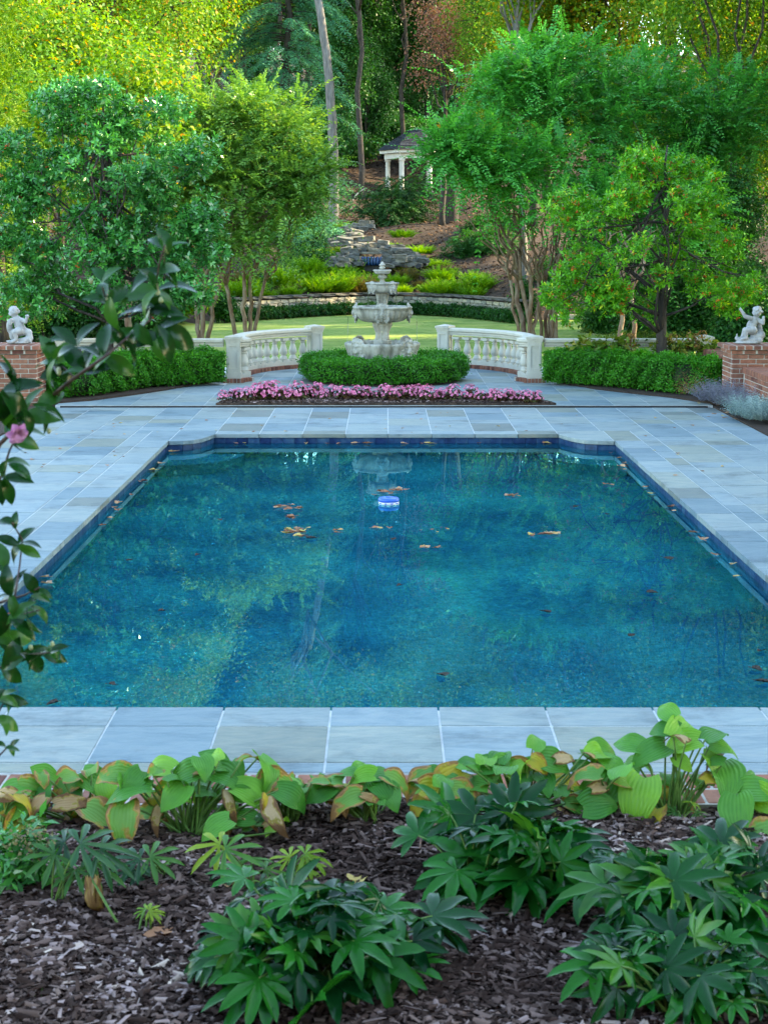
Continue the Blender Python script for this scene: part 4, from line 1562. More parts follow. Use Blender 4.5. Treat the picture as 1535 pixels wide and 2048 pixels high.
def wall_pt(s):
    s = min(max(s, 0), cumw[-1])
    x = np.interp(s, cumw, wa[:, 0])
    y = np.interp(s, cumw, wa[:, 1])
    x2 = np.interp(min(s + .1, cumw[-1]), cumw, wa[:, 0]) - np.interp(max(s - .1, 0), cumw, wa[:, 0])
    y2 = np.interp(min(s + .1, cumw[-1]), cumw, wa[:, 1]) - np.interp(max(s - .1, 0), cumw, wa[:, 1])
    return x, y, math.atan2(y2, x2)


core = MB()
core.sweep(WALL_ARC, [(-0.13, -0.1), (0.13, -0.1), (0.13, 0.56), (-0.13, 0.56)])
core.build('wall_core', M['darkcap'], sw)
for c in range(5):
    s = r3.uniform(-0.2, 0)
    while s < cumw[-1]:
        l_ = r3.uniform(0.2, 0.5)
        x, y, a = wall_pt(s + l_ / 2)
        block('stone', r3.choice(WSTONES), (x + math.sin(a) * 0.08, y - math.cos(a) * 0.08, 0.06 + c * 0.112), (l_ - 0.02, 0.22, 0.105 * r3.uniform(.9, 1.03)), sw, a)
        s += l_
s = 0
while s < cumw[-1]:
    l_ = r3.uniform(0.5, 0.8)
    x, y, a = wall_pt(s + l_ / 2)
    o = block('cap_stone', STONES[0], (x, y, 0.645), (l_ * 1.02, 0.46, 0.07), sw, a)
    s += l_
capm = STONES[0].copy()
capm.materials.clear()
capm.materials.append(M['darkcap'])
for ch in sw.children:
    if ch.name.startswith('cap_stone'):
        ch.data = capm

# ================================================================== rock cascade on the slope
rc_ = thing('rock_cascade', 'tumbled grey rock cascade on the slope above the fountain', 'rock cascade', (0.0, 60, tz(-0.3, 60)))


def rock(px, py, Y, w, h, d=None):
    p = at(px, py, Y)
    block('rock', r3.choice(STONES), p, (w * 1.15, d or w * 0.9, h * 0.8), rc_, r3.uniform(-.5, .5), r3.uniform(-.2, .2), r3.uniform(-.18, .18))


rows = [
    (528, 58.6, 664, 852, 0.42, .17), (521, 58.8, 662, 850, 0.40, .17), (514, 59.0, 668, 735, 0.42, .16), (514, 59.0, 768, 846, 0.42, .17), (507, 59.3, 676, 732, 0.45, .16), (507, 59.3, 766, 832, .45, .17),
    (500, 59.7, 690, 735, 0.42, .17), (500, 59.7, 748, 815, 0.5, .17), (494, 60.1, 700, 800, 0.5, .17), (487, 60.6, 668, 770, 0.5, .17), (480, 61.5, 664, 745, 0.5, .18),
    (473, 62.5, 668, 722, 0.45, .2), (466, 63.5, 672, 725, 0.42, .22), (459, 65, 680, 735, 0.42, .22), (453, 66.5, 700, 745, 0.4, .2), (447, 68, 722, 748, 0.4, .2)]
for (py, Y, x0, x1, w, h) in rows:
    px = x0 + r3.uniform(0, 4)
    while px < x1:
        ww = w * r3.uniform(0.45, 1.15)
        if not (718 < px < 770 and py > 503):
            rock(px, py + r3.uniform(-2.5, 2.5), Y + r3.uniform(-.25, .25), ww, h * r3.uniform(.75, 1.3))
        px += ww * FPX / Y * 0.72
b = MB()
p = at(743, 519, 59.2)
b.prism([(p.x - 0.42, p.y - 0.3), (p.x + 0.42, p.y - 0.3), (p.x + 0.5, p.y + 0.5), (p.x - 0.5, p.y + 0.5)], p.z - 0.4, p.z - 0.03)
b.build('basin', M['darkcap'], rc_)
for k in range(7):
    u = -0.33 + k * 0.11
    b = MB()
    b.lathe([(0.052, p.z - 0.20), (0.055, p.z - 0.1), (0.048, p.z + 0.09), (0.03, p.z + 0.10)], 8, p.x + u, p.y - 0.35)
    b.build('glazed_stave', M['blueglaze'], rc_, smooth=True)
q = at(742, 505, 59.4)
b = MB()
b.prism([(q.x - 0.36, q.y - 0.3), (q.x + 0.36, q.y - 0.3), (q.x + 0.3, q.y + 0.5), (q.x - 0.3, q.y + 0.5)], q.z - 0.06, q.z + 0.02)
b.build('spill_stone', M['fieldstone'], rc_, bevel=0.02)

# ================================================================== gazebo
GYD = 95.0
gc = at(830, 402, GYD)
gz0 = gc.z
gaz = thing('gazebo', 'small white open gazebo with dark slate roof on the wooded slope', 'gazebo', (gc.x, gc.y, gz0))
side = 54 * GYD / FPX
hexa = [(side * math.cos(R(a)), side * math.sin(R(a))) for a in (0, 60, 120, 180, 240, 300)]
r4 = random.Random(9)
HP = (402 - 322) * GYD / FPX
HB = (402 - 384) * GYD / FPX
b = MB()
b.prism([(x * 1.12, y * 1.12) for x, y in hexa], -0.9, 0.0)
b.build('stone_base', M['fieldstone'], gaz, local=True)
for (x, y) in hexa:
    b = MB()
    b.box(x - 0.2, x + 0.2, y - 0.2, y + 0.2, 0.0, HB)
    b.build('pier', M['fieldstone'], gaz, local=True, bevel=0.02)
    b = MB()
    b.box(x - 0.17, x + 0.17, y - 0.17, y + 0.17, HB, HB + 0.07)
    b.lathe([(0.135, HB + 0.07), (0.13, HP - 0.16), (0.14, HP - 0.15), (0.14, HP - 0.12), (0.125, HP - 0.11)], 12, x, y)
    b.box(x - 0.17, x + 0.17, y - 0.17, y + 0.17, HP - 0.115, HP)
    b.build('column', M['white'], gaz, local=True)
b = MB()
b.sweep([tuple(p) for p in hexa], [(-0.17, HP + .002), (0.17, HP + .002), (0.17, HP + 0.30), (-0.17, HP + 0.30)], True)
b.build('beam', M['white'], gaz, local=True)
b = MB()
b.sweep([tuple(p) for p in hexa], [(-0.4, HP + 0.302), (0.16, HP + 0.302), (0.16, HP + 0.50), (-0.4, HP + 0.50)], True)
b.build('cornice', M['white'], gaz, local=True)
rp = [(1.30, HP + 0.50), (1.12, HP + 0.70), (0.92, HP + 0.89), (0.70, HP + 1.09), (0.46, HP + 1.32), (0.22, HP + 1.54), (0.02, HP + 1.64)]
b = MB()
V, F_ = [], []
for (f, z) in rp:
    for (x, y) in hexa:
        V.append((x * f, y * f, z))
for i in range(len(rp) - 1):
    for k in range(6):
        F_.append((i * 6 + k, i * 6 + (k + 1) % 6, (i + 1) * 6 + (k + 1) % 6, (i + 1) * 6 + k))
F_.append((5, 4, 3, 2, 1, 0))
b.add(V, F_)
roof = b.build('roof', M['slate'], gaz, local=True)
sm_ = MB()
sm_.box(-0.5, 0.5, -0.5, 0.5, -0.5, 0.5)
SHING = sm_.mesh('shingle')
SHING.materials.append(M['slate'])
for i in range(len(rp) - 1):
    for sub in range(2):
        f0 = rp[i][0] + (rp[i + 1][0] - rp[i][0]) * sub / 2
        z0 = rp[i][1] + (rp[i + 1][1] - rp[i][1]) * sub / 2
        sl = math.atan2(rp[i + 1][1] - rp[i][1], (rp[i][0] - rp[i + 1][0]) * side * 0.866)
        for k in range(6):
            if k in (0, 1, 2):              # the far slopes keep the plain roof
                continue
            a, c = Vector(hexa[k]) * f0, Vector(hexa[(k + 1) % 6]) * f0
            ln = (c - a).length
            m_ = max(1, int(ln / 0.34))
            for j in range(m_):
                p = a + (c - a) * ((j + 0.5) / m_)
                ang = math.atan2(c.y - a.y, c.x - a.x)
                o = bpy.data.objects.new('shingle', SHING)
                link(o, roof)
                o.location = (p.x, p.y, z0 + 0.06 + r4.uniform(0, .01))
                o.scale = (ln / m_ * 0.96, 0.30, 0.03)
                o.rotation_euler = (sl * 0.85, 0, ang)

# ================================================================== trees
def auto_blobs(rng_, c, rad, k, lo=0.28, hi=0.45):
    out = []
    for _ in range(k):
        d = Vector((rng_.gauss(0, 1), rng_.gauss(0, 1), rng_.gauss(0, 1))).normalized() * rng_.uniform(0.35, 0.85)
        s = rng_.uniform(lo, hi)
        out.append(((c[0] + d.x * rad[0], c[1] + d.y * rad[1], c[2] + d.z * rad[2]), (rad[0] * s, rad[1] * s, rad[2] * s * 0.85)))
    return out


def crape(label, base, stems, blobs, nspray, seed, mat, npan=60, leaf=0.14, group=None):
    """many bare peeling stems that fork into an umbrella of arching sprays"""
    rng = np.random.default_rng(seed)
    q = random.Random(seed)
    t = thing('crape_myrtle', label, 'tree', base, 0, group)
    for (bx, kx, tx) in stems:
        b = MB()
        r0 = q.uniform(0.045, 0.075)
        pts = [base + Vector(bx), base + Vector(kx) * 0.5 + Vector(bx) * 0.5 + Vector((q.uniform(-.06, .06), 0, 0)), base + Vector(kx)]
        p1, r1 = wig(q, pts[0], pts[2], r0, r0 * 0.78, 8, 0.04)
        b.tube(p1, r1, 8)
        for j in range(3):
            e = base + Vector(tx) + Vector((q.uniform(-.55, .55), q.uniform(-.5, .5), q.uniform(-.3, .4)))
            p2 = limb(b, q, pts[2], e, r0 * 0.66, r0 * 0.25, 7, 0.12, 6)
            for jj in range(3):
                c_ = q.choice(blobs)
                f = Vector(c_[0]) + Vector((q.uniform(-.8, .8) * c_[1][0], q.uniform(-.8, .8) * c_[1][1], q.uniform(-.5, .6) * c_[1][2]))
                if (f - e).length < 2.6:
                    limb(b, q, p2[q.choice((4, 5, 6))], f, r0 * 0.28, 0.006, 6, 0.10, 5)
        b.build('trunk', M['barkcrape'], t, smooth=True)
    P, O = sample_blobs(rng, blobs, nspray, 0.6)
    A = nrm(O * np.array([1, 1, 0.6]) * 0.9 + rnd_dirs(rng, nspray) * 0.5 + np.array([0, 0, 0.45]))
    l1 = sprays(rng, P, A, 16, 0.66, leaf, leaf * 0.52, 0.35)
    ne = nspray // 4                        # long new shoots breaking the outline
    P, O = sample_blobs(rng, blobs, ne, 0.15)
    A = nrm(O * np.array([1, 1, 0.8]) + rnd_dirs(rng, ne) * 0.35 + np.array([0, 0, 0.5]))
    l3 = sprays(rng, P, A, 26, 1.15, leaf, leaf * 0.52, 0.30)
    extra = []
    if seed == 31:
        for (sx, sy, ex, ey, Yq) in ((905, 312, 770, 284, 38.0), (900, 322, 800, 296, 38.1), (930, 330, 850, 278, 38.2), (900, 300, 880, 287, 37.9), (940, 320, 830, 305, 38.0), (930, 345, 845, 340, 38.1), (950, 300, 860, 262, 38.2), (925, 360, 850, 372, 38.0), (945, 280, 875, 240, 38.3)):
            p0, p1 = np.array(at(sx, sy, Yq)), np.array(at(ex, ey, Yq))
            extra.append(sprays(rng, p0[None], (p1 - p0)[None], 44, float(np.linalg.norm(p1 - p0)) / 0.95, leaf, leaf * 0.52, 0.03))
    leaf_obj('crown', [l1, l3] + extra, M[mat], t)
    if npan:
        P, O = sample_blobs(rng, blobs, npan, 0.1)
        k = P[:, 2] > np.median(P[:, 2]) - 0.3
        P, O = P[k], O[k]
        l2 = clump_leaves(rng, P + O * 0.25, O, 60, 0.075, 0.028, 0.02)
        leaf_obj('seed_heads', [l2], M['lf_panicle'], t)
    return t


def blob_px(cx_, cy_, rx, ry, Y, dy=None):
    """ellipsoid that shows at a photo pixel with pixel radii, at distance Y"""
    c = at(cx_, cy_, Y)
    k = Y / FPX
    return (tuple(c), (rx * k, (dy or rx * k * 0.9), ry * k))


def many_blobs(q_, ells, per, r0, r1):
    """many small leaf masses spread through picture ellipses (cx, cy, rx, ry, Y)"""
    out = []
    for (a, b_, rx, ry, Y) in ells:
        for _ in range(per):
            th, rr = q_.uniform(0, 2 * PI), math.sqrt(q_.random())
            r_ = q_.uniform(r0, r1)
            yy = Y + q_.uniform(-.8, .8) * rx * Y / FPX
            out.append(blob_px(a + rr * math.cos(th) * rx, b_ + rr * math.sin(th) * ry, r_ * 1.25, r_ * 0.75, yy, r_ * 1.2 * Y / FPX))
    return out


# right crape myrtles
YB = 40.0
qb = random.Random(314)
cr1 = many_blobs(qb, ((1020, 290, 105, 90, 39), (1080, 230, 110, 90, 40), (980, 350, 75, 55, 38.6), (1070, 360, 110, 70, 38.8), (950, 300, 40, 35, 38.4), (1040, 185, 60, 45, 40), (893, 303, 48, 32, 38.3), (1000, 150, 60, 30, 40.2)), 7, 22, 42)
cr2 = many_blobs(qb, ((1150, 220, 120, 90, 40.5), (1250, 240, 130, 100, 41), (1340, 300, 100, 100, 41), (1200, 360, 120, 80, 40), (1180, 160, 80, 50, 41), (1300, 190, 80, 60, 41.5), (1400, 270, 70, 70, 41.5), (1440, 200, 60, 60, 42), (1120, 130, 70, 30, 41), (1460, 330, 50, 70, 41.5)), 7, 24, 44)


def st_(lst, Y, basept):
    out = []
    for (xb, xk, yk, xt, yt) in lst:
        o_ = lambda x, y: tuple(at(x, y, Y + random.Random(x).uniform(-.35, .35)) - basept)
        bb = gnd(xb, 690)
        out.append(((at(xb, 600, Y).x - basept.x, random.Random(xb).uniform(-.25, .25), -0.05), o_(xk, yk), o_(xt, yt)))
    return out


b1 = Vector((at(1052, 600, YB).x, YB, tz(3.4, YB)))
crape('big crape myrtle with many bare stems behind the right curved balustrade', b1,
      st_([(1040, 1020, 560, 960, 420), (1048, 1030, 540, 1000, 420), (1056, 1062, 550, 1030, 430), (1070, 1040, 560, 1010, 400), (1062, 1085, 570, 1080, 430)], YB, b1), cr1, 1420, 31, 'lf_crape', 40)
b2 = Vector((at(1092, 600, YB).x, YB + 0.3, tz(4, YB)))
crape('crape myrtle with reddish stems standing behind the red-berried holly', b2,
      st_([(1085, 1075, 560, 1060, 420), (1092, 1090, 560, 1100, 430), (1100, 1105, 550, 1120, 420), (1112, 1108, 570, 1180, 400), (1098, 1118, 540, 1200, 380)], YB + 0.3, b2), cr2, 1950, 32, 'lf_crape', 50)
b3 = Vector((at(1255, 600, 37).x, 37, tz(5.5, 37)))
crape('crape myrtle with two brown trunks behind the right straight balustrade', b3,
      st_([(1240, 1245, 590, 1225, 480), (1268, 1262, 580, 1300, 470)], 37, b3), [blob_px(1240, 440, 90, 70, 38.5, 1.0), blob_px(1340, 430, 90, 80, 38.5, 1.0)], 700, 33, 'lf_crape', 0)
# left crape myrtles
cl_a = many_blobs(qb, ((530, 300, 100, 70, 40), (560, 335, 65, 50, 39.5), (545, 400, 75, 55, 39), (585, 395, 50, 45, 39), (520, 460, 70, 45, 39), (560, 250, 60, 40, 40.5), (612, 345, 30, 22, 39.3), (500, 225, 90, 40, 40.5), (575, 285, 40, 30, 39.6), (480, 350, 80, 60, 39.4)), 6, 20, 36)
cl_b = many_blobs(qb, ((440, 330, 80, 80, 40), (470, 400, 90, 70, 39.3), (400, 420, 60, 70, 40), (450, 260, 60, 50, 40.6), (430, 480, 60, 40, 39.6), (390, 250, 80, 60, 40.6), (380, 340, 50, 70, 40.3)), 6, 20, 36)
b4 = Vector((at(490, 600, YB).x, YB, tz(-3.4, YB)))
crape('crape myrtle with pale bare stems behind the left curved balustrade', b4,
      st_([(472, 452, 570, 440, 480), (488, 488, 560, 480, 460), (494, 503, 545, 510, 450), (500, 530, 560, 560, 450)], YB, b4), cl_a, 1150, 34, 'lf_crapel', 26)
b5 = Vector((at(405, 600, YB).x, YB + 0.4, tz(-4.4, YB)))
crape('crape myrtle with slim forked stems between the left holly and its twin', b5,
      st_([(396, 392, 580, 380, 480), (404, 410, 570, 420, 480), (412, 440, 560, 470, 460)], YB + 0.4, b5), cl_b, 980, 35, 'lf_crapel', 16)


def holly(label, base, blobs, nros, seed, mat, nber, trunk_r, topz, twiggy=0.0):
    rng = np.random.default_rng(seed)
    q = random.Random(seed)
    t = thing('holly_tree', label, 'tree', base, 0, 'hollies behind the box hedges')
    b = MB()
    top_ = Vector((base.x + q.uniform(-.1, .1), base.y, topz))
    spine = limb(b, q, base + Vector((0, 0, -0.1)), top_, trunk_r, 0.012, 14, 0.02, 9)
    for k in range(34):
        f = spine[3 + int(k * 9 / 34)]
        c = q.choice(blobs)
        e = Vector(c[0]) + Vector((q.uniform(-.8, .8) * c[1][0], q.uniform(-.8, .8) * c[1][1], q.uniform(-.5, .6) * c[1][2]))
        pp = limb(b, q, f, e, 0.028, 0.006, 7, 0.10, 5)
        for j in range(4):
            e2 = pp[q.choice((3, 4, 5))] + Vector((q.gauss(0, .3), q.gauss(0, .3), q.gauss(0.08, .22)))
            limb(b, q, pp[q.choice((2, 3, 4))], e2, 0.010, 0.003, 5, 0.12, 4)
    b.build('trunk', M['barkdark'], t, smooth=True)
    P, O = sample_blobs(rng, blobs, nros, 0.5)
    per = 8
    n_ = len(P)
    ax = nrm(O * 0.8 + rnd_dirs(rng, n_) * 0.6 + np.array([0, 0, 0.3]))
    a1 = nrm(np.cross(ax, rnd_dirs(rng, n_)))
    a2 = np.cross(ax, a1)
    th = (np.arange(per) * 2.4)[None, :] + rng.random(n_)[:, None] * 6
    rad = a1[:, None] * np.cos(th)[..., None] + a2[:, None] * np.sin(th)[..., None]
    h = (np.arange(per) / per)[None, :, None]
    D_ = nrm(rad * (1.1 - 0.5 * h) + ax[:, None] * (0.35 + 0.6 * h))
    N_ = nrm(ax[:, None] * 1.0 - rad * 0.35 + 0.25 * rng.normal(size=D_.shape))
    Q = P[:, None] + ax[:, None] * 0.05 * h * 2
    rnd_ = np.clip(np.repeat(rng.random(n_), per) * 0.45 + rng.random(n_ * per) * 0.55, 0, 1)
    s = 0.75 + 0.5 * rng.random(n_ * per)
    leaf_obj('crown', [leaves(Q.reshape(-1, 3), D_.reshape(-1, 3), N_.reshape(-1, 3), (0.098 if seed == 41 else 0.084) * s, (0.044 if seed == 41 else 0.037) * s, rnd_)], M[mat], t)
    k = rng.choice(n_, nber)
    PB = np.repeat(P[k] + O[k] * 0.035, 6, 0) + rng.normal(size=(nber * 6, 3)) * 0.018
    berries(rng, PB, 0.012, 'berries', t)
    return t


Yh = 28.05
bh = Vector((at(222, 600, Yh).x, Yh, 0.03))
hb = many_blobs(random.Random(45), ((195, 290, 110, 110, 28.3), (110, 420, 110, 110, 28.1), (290, 420, 120, 110, 28), (200, 520, 150, 90, 27.9), (50, 520, 60, 90, 28.2), (350, 540, 80, 70, 28), (170, 215, 70, 50, 28.4), (110, 590, 110, 40, 28), (300, 590, 100, 35, 27.9), (60, 360, 50, 60, 28.3), (270, 250, 90, 70, 28.4), (90, 270, 80, 70, 28.4), (345, 350, 70, 70, 28.2), (400, 480, 40, 60, 28.1)), 8, 18, 36)
holly('dark glossy holly tree with orange berries behind the left box hedge', bh, hb, 4900, 41, 'lf_holly', 170, 0.075, at(200, 170, Yh).z)
bh = Vector((at(1322, 600, Yh).x, Yh, 0.03))
q = random.Random(43)
hb = []
for (a, c_, rx, ry) in ((1290, 360, 70, 60), (1330, 430, 110, 60), (1220, 450, 80, 55), (1400, 460, 85, 75), (1200, 540, 95, 60), (1310, 530, 110, 65), (1420, 560, 80, 60), (1160, 575, 75, 50), (1260, 605, 95, 38), (1290, 310, 40, 40), (1380, 370, 60, 55), (1130, 420, 40, 40), (1480, 600, 40, 40), (1120, 600, 35, 30)):
    for k in range(5):
        hb.append(blob_px(a + q.uniform(-.75, .75) * rx, c_ + q.uniform(-.75, .75) * ry, q.uniform(20, 36), q.uniform(14, 26), 28 + q.uniform(-1, 1) * rx * 28 / FPX, 0.22))
holly('lighter green holly tree covered in red berries behind the right box hedge', bh, hb, 2600, 42, 'lf_hollyl', 560, 0.11, at(1285, 290, Yh).z)


# ---- tall background trees: a few kinds, copied
def forest_tree(name, label, cat_, seed, height, cw, crown_lo, nclump, mat, bark='barkdark', leaf=0.20, r0=0.22, per=16, spread=0.32, kb=16):
    rng = np.random.default_rng(seed)
    q = random.Random(seed)
    t = thing(name, label, cat_, (0, 0, 0))
    b = MB()
    top_ = Vector((q.uniform(-.6, .6), q.uniform(-.6, .6), height))
    sp = limb(b, q, (0, 0, -0.6), top_, r0, 0.03, 12, 0.012, 9)
    cz = (crown_lo + height) / 2
    blobs = auto_blobs(q, (0, 0, cz), (cw, cw, (height - crown_lo) / 2), kb)
    for bl_ in blobs:
        limb(b, q, sp[min(11, max(2, int(bl_[0][2] / height * 11) - 2))], bl_[0], r0 * 0.35, 0.02, 7, 0.12, 5)
        for j in range(3):
            e = Vector(bl_[0]) + Vector((q.uniform(-.9, .9) * bl_[1][0], q.uniform(-.9, .9) * bl_[1][1], q.uniform(-.6, .8) * bl_[1][2]))
            limb(b, q, bl_[0], e, r0 * 0.14, 0.01, 5, 0.1, 4)
    b.build('trunk', M[bark], t, smooth=True, local=True)
    P, O = sample_blobs(rng, blobs, nclump, 0.65)
    leaf_obj('crown', [clump_leaves(rng, P, O, per, spread, leaf, leaf * 0.6)], M[mat], t, local=True)
    return t


KINDS = [
    forest_tree('broadleaf_tree', '', 'tree', 51, 15, 3.6, 3.0, 3000, 'lf_forest', leaf=0.11, per=20),
    forest_tree('broadleaf_tree', '', 'tree', 52, 17, 4.2, 4.5, 3200, 'lf_forest', leaf=0.15, per=16),
    forest_tree('golden_tree', '', 'tree', 53, 13, 3.6, 2.2, 3000, 'lf_gold', leaf=0.105, per=20),
    forest_tree('woodland_tree', '', 'tree', 54, 24, 4.6, 11, 1300, 'lf_forest', 'barkdark', 0.24, 0.19),
    forest_tree('evergreen_tree', '', 'tree', 55, 12, 3.0, 0.6, 1500, 'lf_dark'),
    forest_tree('bronze_tree', '', 'tree', 56, 16, 3.4, 7, 900, 'lf_bronze', leaf=0.16, spread=0.25, per=10),
]
used = set()


def place(k, px, Y, label, s=1.0, group=None, rz=None, X=None):
    x = X if X is not None else at(px, 470, Y).x
    o_ = KINDS[k] if k not in used else copy_tree(KINDS[k])
    used.add(k)
    o_.location = (x, Y, tz(x, Y) - 0.05)
    o_.scale = (s, s, s)
    o_.rotation_euler = (0, 0, rz if rz is not None else (px * 7.3 + Y * 3.1) % 6.28)
    o_['label'] = label
    if group:
        o_['group'] = group
    return o_


gB = 'woodland trees behind the lawn'
# nearer lit trees of the woodland edge
place(2, 220, 55, 'sunlit yellow-green tree above the left crape myrtles', 1.05, gB)
place(0, 180, 50, 'bright green tree rising behind the left holly', 1.0, gB)
place(1, 320, 74, 'tall sunlit tree between the holly and the blue-green cedar', 0.95, gB)
place(0, 90, 58, 'green tree at the upper left edge of the woods', 1.05, gB)
place(0, 1070, 68, 'green tree between the bronze tree and the right crape myrtle', 0.95, gB)
place(1, 1180, 58, 'tall green and gold tree above the right crape myrtle', 0.95, gB)
place(0, 1350, 54, 'yellow-green tree above the red-berried holly', 1.0, gB)
place(0, 1490, 50, 'yellow-green tree at the upper right edge of the woods', 1.0, gB)
place(1, 1420, 60, 'tall leafy tree behind the yellow-green one at upper right', 1.05, gB)
place(2, 1090, 76, 'yellowing tree deep behind the right crape myrtle', 1.15, gB)
place(4, 1460, 40, 'dark evergreen behind the right statue', 0.36, gB)
place(4, 1400, 46, 'dark evergreen between the right holly and the yellow-green tree', 0.42, gB)
place(4, 20, 44, 'dark evergreen behind the left statue', 0.4, gB)
place(4, 330, 47, 'dark evergreen behind the left crape stems', 0.5, gB)
place(5, 885, 71, 'bronze leaved dying tree above the gazebo', 0.62, gB)
place(4, 728, 106, 'dark evergreen just right of the tall grey trunk', 0.7, gB)
place(4, 905, 100, 'dark evergreen right behind the gazebo roof', 0.72, gB)
# deep woodland with bare lower trunks
HILL = []
for i, (px, Y, s) in enumerate(((720, 92, .95), (760, 112, 1.0), (806, 100, .9), (690, 118, 1.0), (860, 118, 1.1), (940, 108, 1.0), (620, 104, 1.0), (560, 96, .95), (1010, 96, .9), (1100, 104, 1.0), (1210, 88, .9), (1300, 96, 1.0), (1420, 84, .95), (480, 110, 1.0), (380, 92, .95), (270, 84, .9), (160, 92, 1.0), (40, 80, .9),
                               (740, 138, 1.1), (840, 142, 1.15), (640, 145, 1.1), (950, 140, 1.1), (540, 140, 1.1), (1060, 142, 1.1), (1180, 132, 1.1), (1320, 128, 1.1), (1500, 112, 1.0), (420, 132, 1.1), (280, 122, 1.1), (120, 118, 1.1), (-40, 100, 1.0))):
    HILL.append((px / Y, i, place(3, px, Y, 'tall bare-trunked woodland tree', s, 'tall woodland trees on the hill')))
for i, (px, Y, s) in enumerate(((600, 150, 1.2), (700, 156, 1.25), (800, 158, 1.3), (900, 154, 1.25), (1000, 152, 1.2), (480, 150, 1.2), (360, 140, 1.2), (230, 134, 1.2), (90, 128, 1.2), (1130, 148, 1.2), (1260, 140, 1.2), (1400, 132, 1.2), (1540, 124, 1.2))):
    place(1, px, Y, 'distant leafy tree closing the woods at the top of the hill', s, 'distant trees at the top of the hill')
for i, (px, Y, s, k) in enumerate(((760, 120, 1.2, 4), (830, 126, 1.3, 4), (690, 128, 1.3, 4), (900, 130, 1.3, 4), (790, 134, 1.4, 4), (730, 112, .9, 4), (850, 114, 1.0, 4), (640, 122, 1.3, 4), (960, 124, 1.3, 4), (770, 146, 1.3, 1), (720, 148, 1.3, 0), (820, 150, 1.3, 1), (680, 100, .8, 4), (440, 112, 1.2, 0), (500, 104, 1.1, 1), (470, 124, 1.3, 4), (540, 116, 1.2, 4), (400, 100, 1.0, 1), (580, 130, 1.1, 0), (1030, 130, 1.1, 1))):
    place(k, px, Y, 'shaded mid-sized tree among the trunks of the hill forest', s, 'trees between the hill trunks')  # mostly the dark-leaved kind, forest shade put into the leaf colour
ORDN = lambda k: '%d%s' % (k, 'th' if 10 <= k % 100 <= 20 else {1: 'st', 2: 'nd', 3: 'rd'}.get(k % 10, 'th'))
for lst, txt in (([h for h in HILL if h[1] < 18], 'tall bare-trunked tree, %s from the left among the nearer trees of the hill forest'), ([h for h in HILL if h[1] >= 18], 'tall bare-trunked tree, %s from the left among the farther trees of the hill forest')):
    for k, h in enumerate(sorted(lst, key=lambda h: h[2].location.x / h[2].location.y)):
        h[2]['label'] = txt % ORDN(k + 1)
def ordinal(group, txt):
    mem = [o_ for o_ in bpy.data.objects if o_.parent is None and o_.get('group') == group]
    for k, o_ in enumerate(sorted(mem, key=lambda h: h.location.x / h.location.y)):
        o_['label'] = txt % ORDN(k + 1)


ordinal('trees between the hill trunks', 'shaded bushy tree, %s from the left among the hill forest trunks')
ordinal('distant trees at the top of the hill', 'distant leafy tree, %s from the left along the top of the hill')
# unseen tall trees added right of the pool to keep it in shade
for i, (X, Y, k, s) in enumerate(((13, 9, 1, 1.05), (17, 14, 0, 1.2), (14, 19, 1, 1.05), (18.5, 24, 1, 1.15), (14.5, 28, 0, 1.1), (20, 32, 1, 1.2), (24, 18, 1, 1.3), (25, 27, 1, 1.3), (19, 5, 1, 1.2), (23, 10, 0, 1.35), (27, 36, 1, 1.2), (12.2, 33, 0, .85), (15.5, 3, 0, 1.1), (16, 37, 1, 1.0), (21, 38, 1, 1.1), (13.5, 14, 0, 1.1), (14, 42, 1, .95), (20, 44, 0, .9), (14.5, 48.5, 0, .72))):
    place(k, 0, Y, 'tall garden tree outside the view beside the pool', s, 'trees standing right of the pool', X=X, rz=i * 1.3)

for k, o_ in enumerate(sorted([o_ for o_ in bpy.data.objects if o_.get('group') == 'trees standing right of the pool'], key=lambda h: h.location.y)):
    o_['label'] = 'unseen shade tree added right of the pool, %s counted away from the house' % ORDN(k + 1)

# ---- blue-green cedar
rng = np.random.default_rng(61)
q = random.Random(61)
cy = 78.0
cxz = Vector((at(575, 470, cy).x, cy, 0))
cxz.z = tz(cxz.x, cy)
ced = thing('cedar_tree', 'blue-green weeping cedar beside the tall grey trunk', 'tree', cxz)
b = MB()
limb(b, q, cxz + Vector((0, 0, -.4)), cxz + Vector((0.1, 0, 17)), 0.24, 0.03, 14, 0.01, 9)
PP, AA, pz = [], [], []
for k in range(165):
    z = 1.0 + 15.5 * (k / 165) ** 0.95
    a = q.uniform(0, 2 * PI)
    ln = (4.0 - 2.6 * (z / 17.0) ** 1.2) * q.uniform(0.7, 1.1)
    d = Vector((math.cos(a), math.sin(a), 0))
    p0 = cxz + Vector((0, 0, z))
    pts = [p0 + d * ln * f + Vector((0, 0, 0.25 * ln * math.sin(f * 2.2) * 0.4 - 0.38 * ln * f * f)) for f in [i / 6 for i in range(7)]]
    b.tube(pts, [0.035 * (1 - i / 7) + 0.006 for i in range(7)], 5)
    for f in np.linspace(0.15, 1.0, 15):
        i = min(5, int(f * 6))
        w = pts[i] + (pts[i + 1] - pts[i]) * (f * 6 - i)
        for s in (-1, 1):
            sd = Vector((-d.y, d.x, 0)) * s
            PP.append(w)
            AA.append(sd * q.uniform(.5, 1) + d * q.uniform(.5, 1.0) + Vector((0, 0, q.uniform(-.5, .05))))
b.build('trunk', M['barkdark'], ced, smooth=True)
PP, AA = np.array(PP), np.array(AA)
leaf_obj('crown', [sprays(rng, PP, AA, 12, 0.66, 0.20, 0.06, 0.42)], M['lf_cedar'], ced)

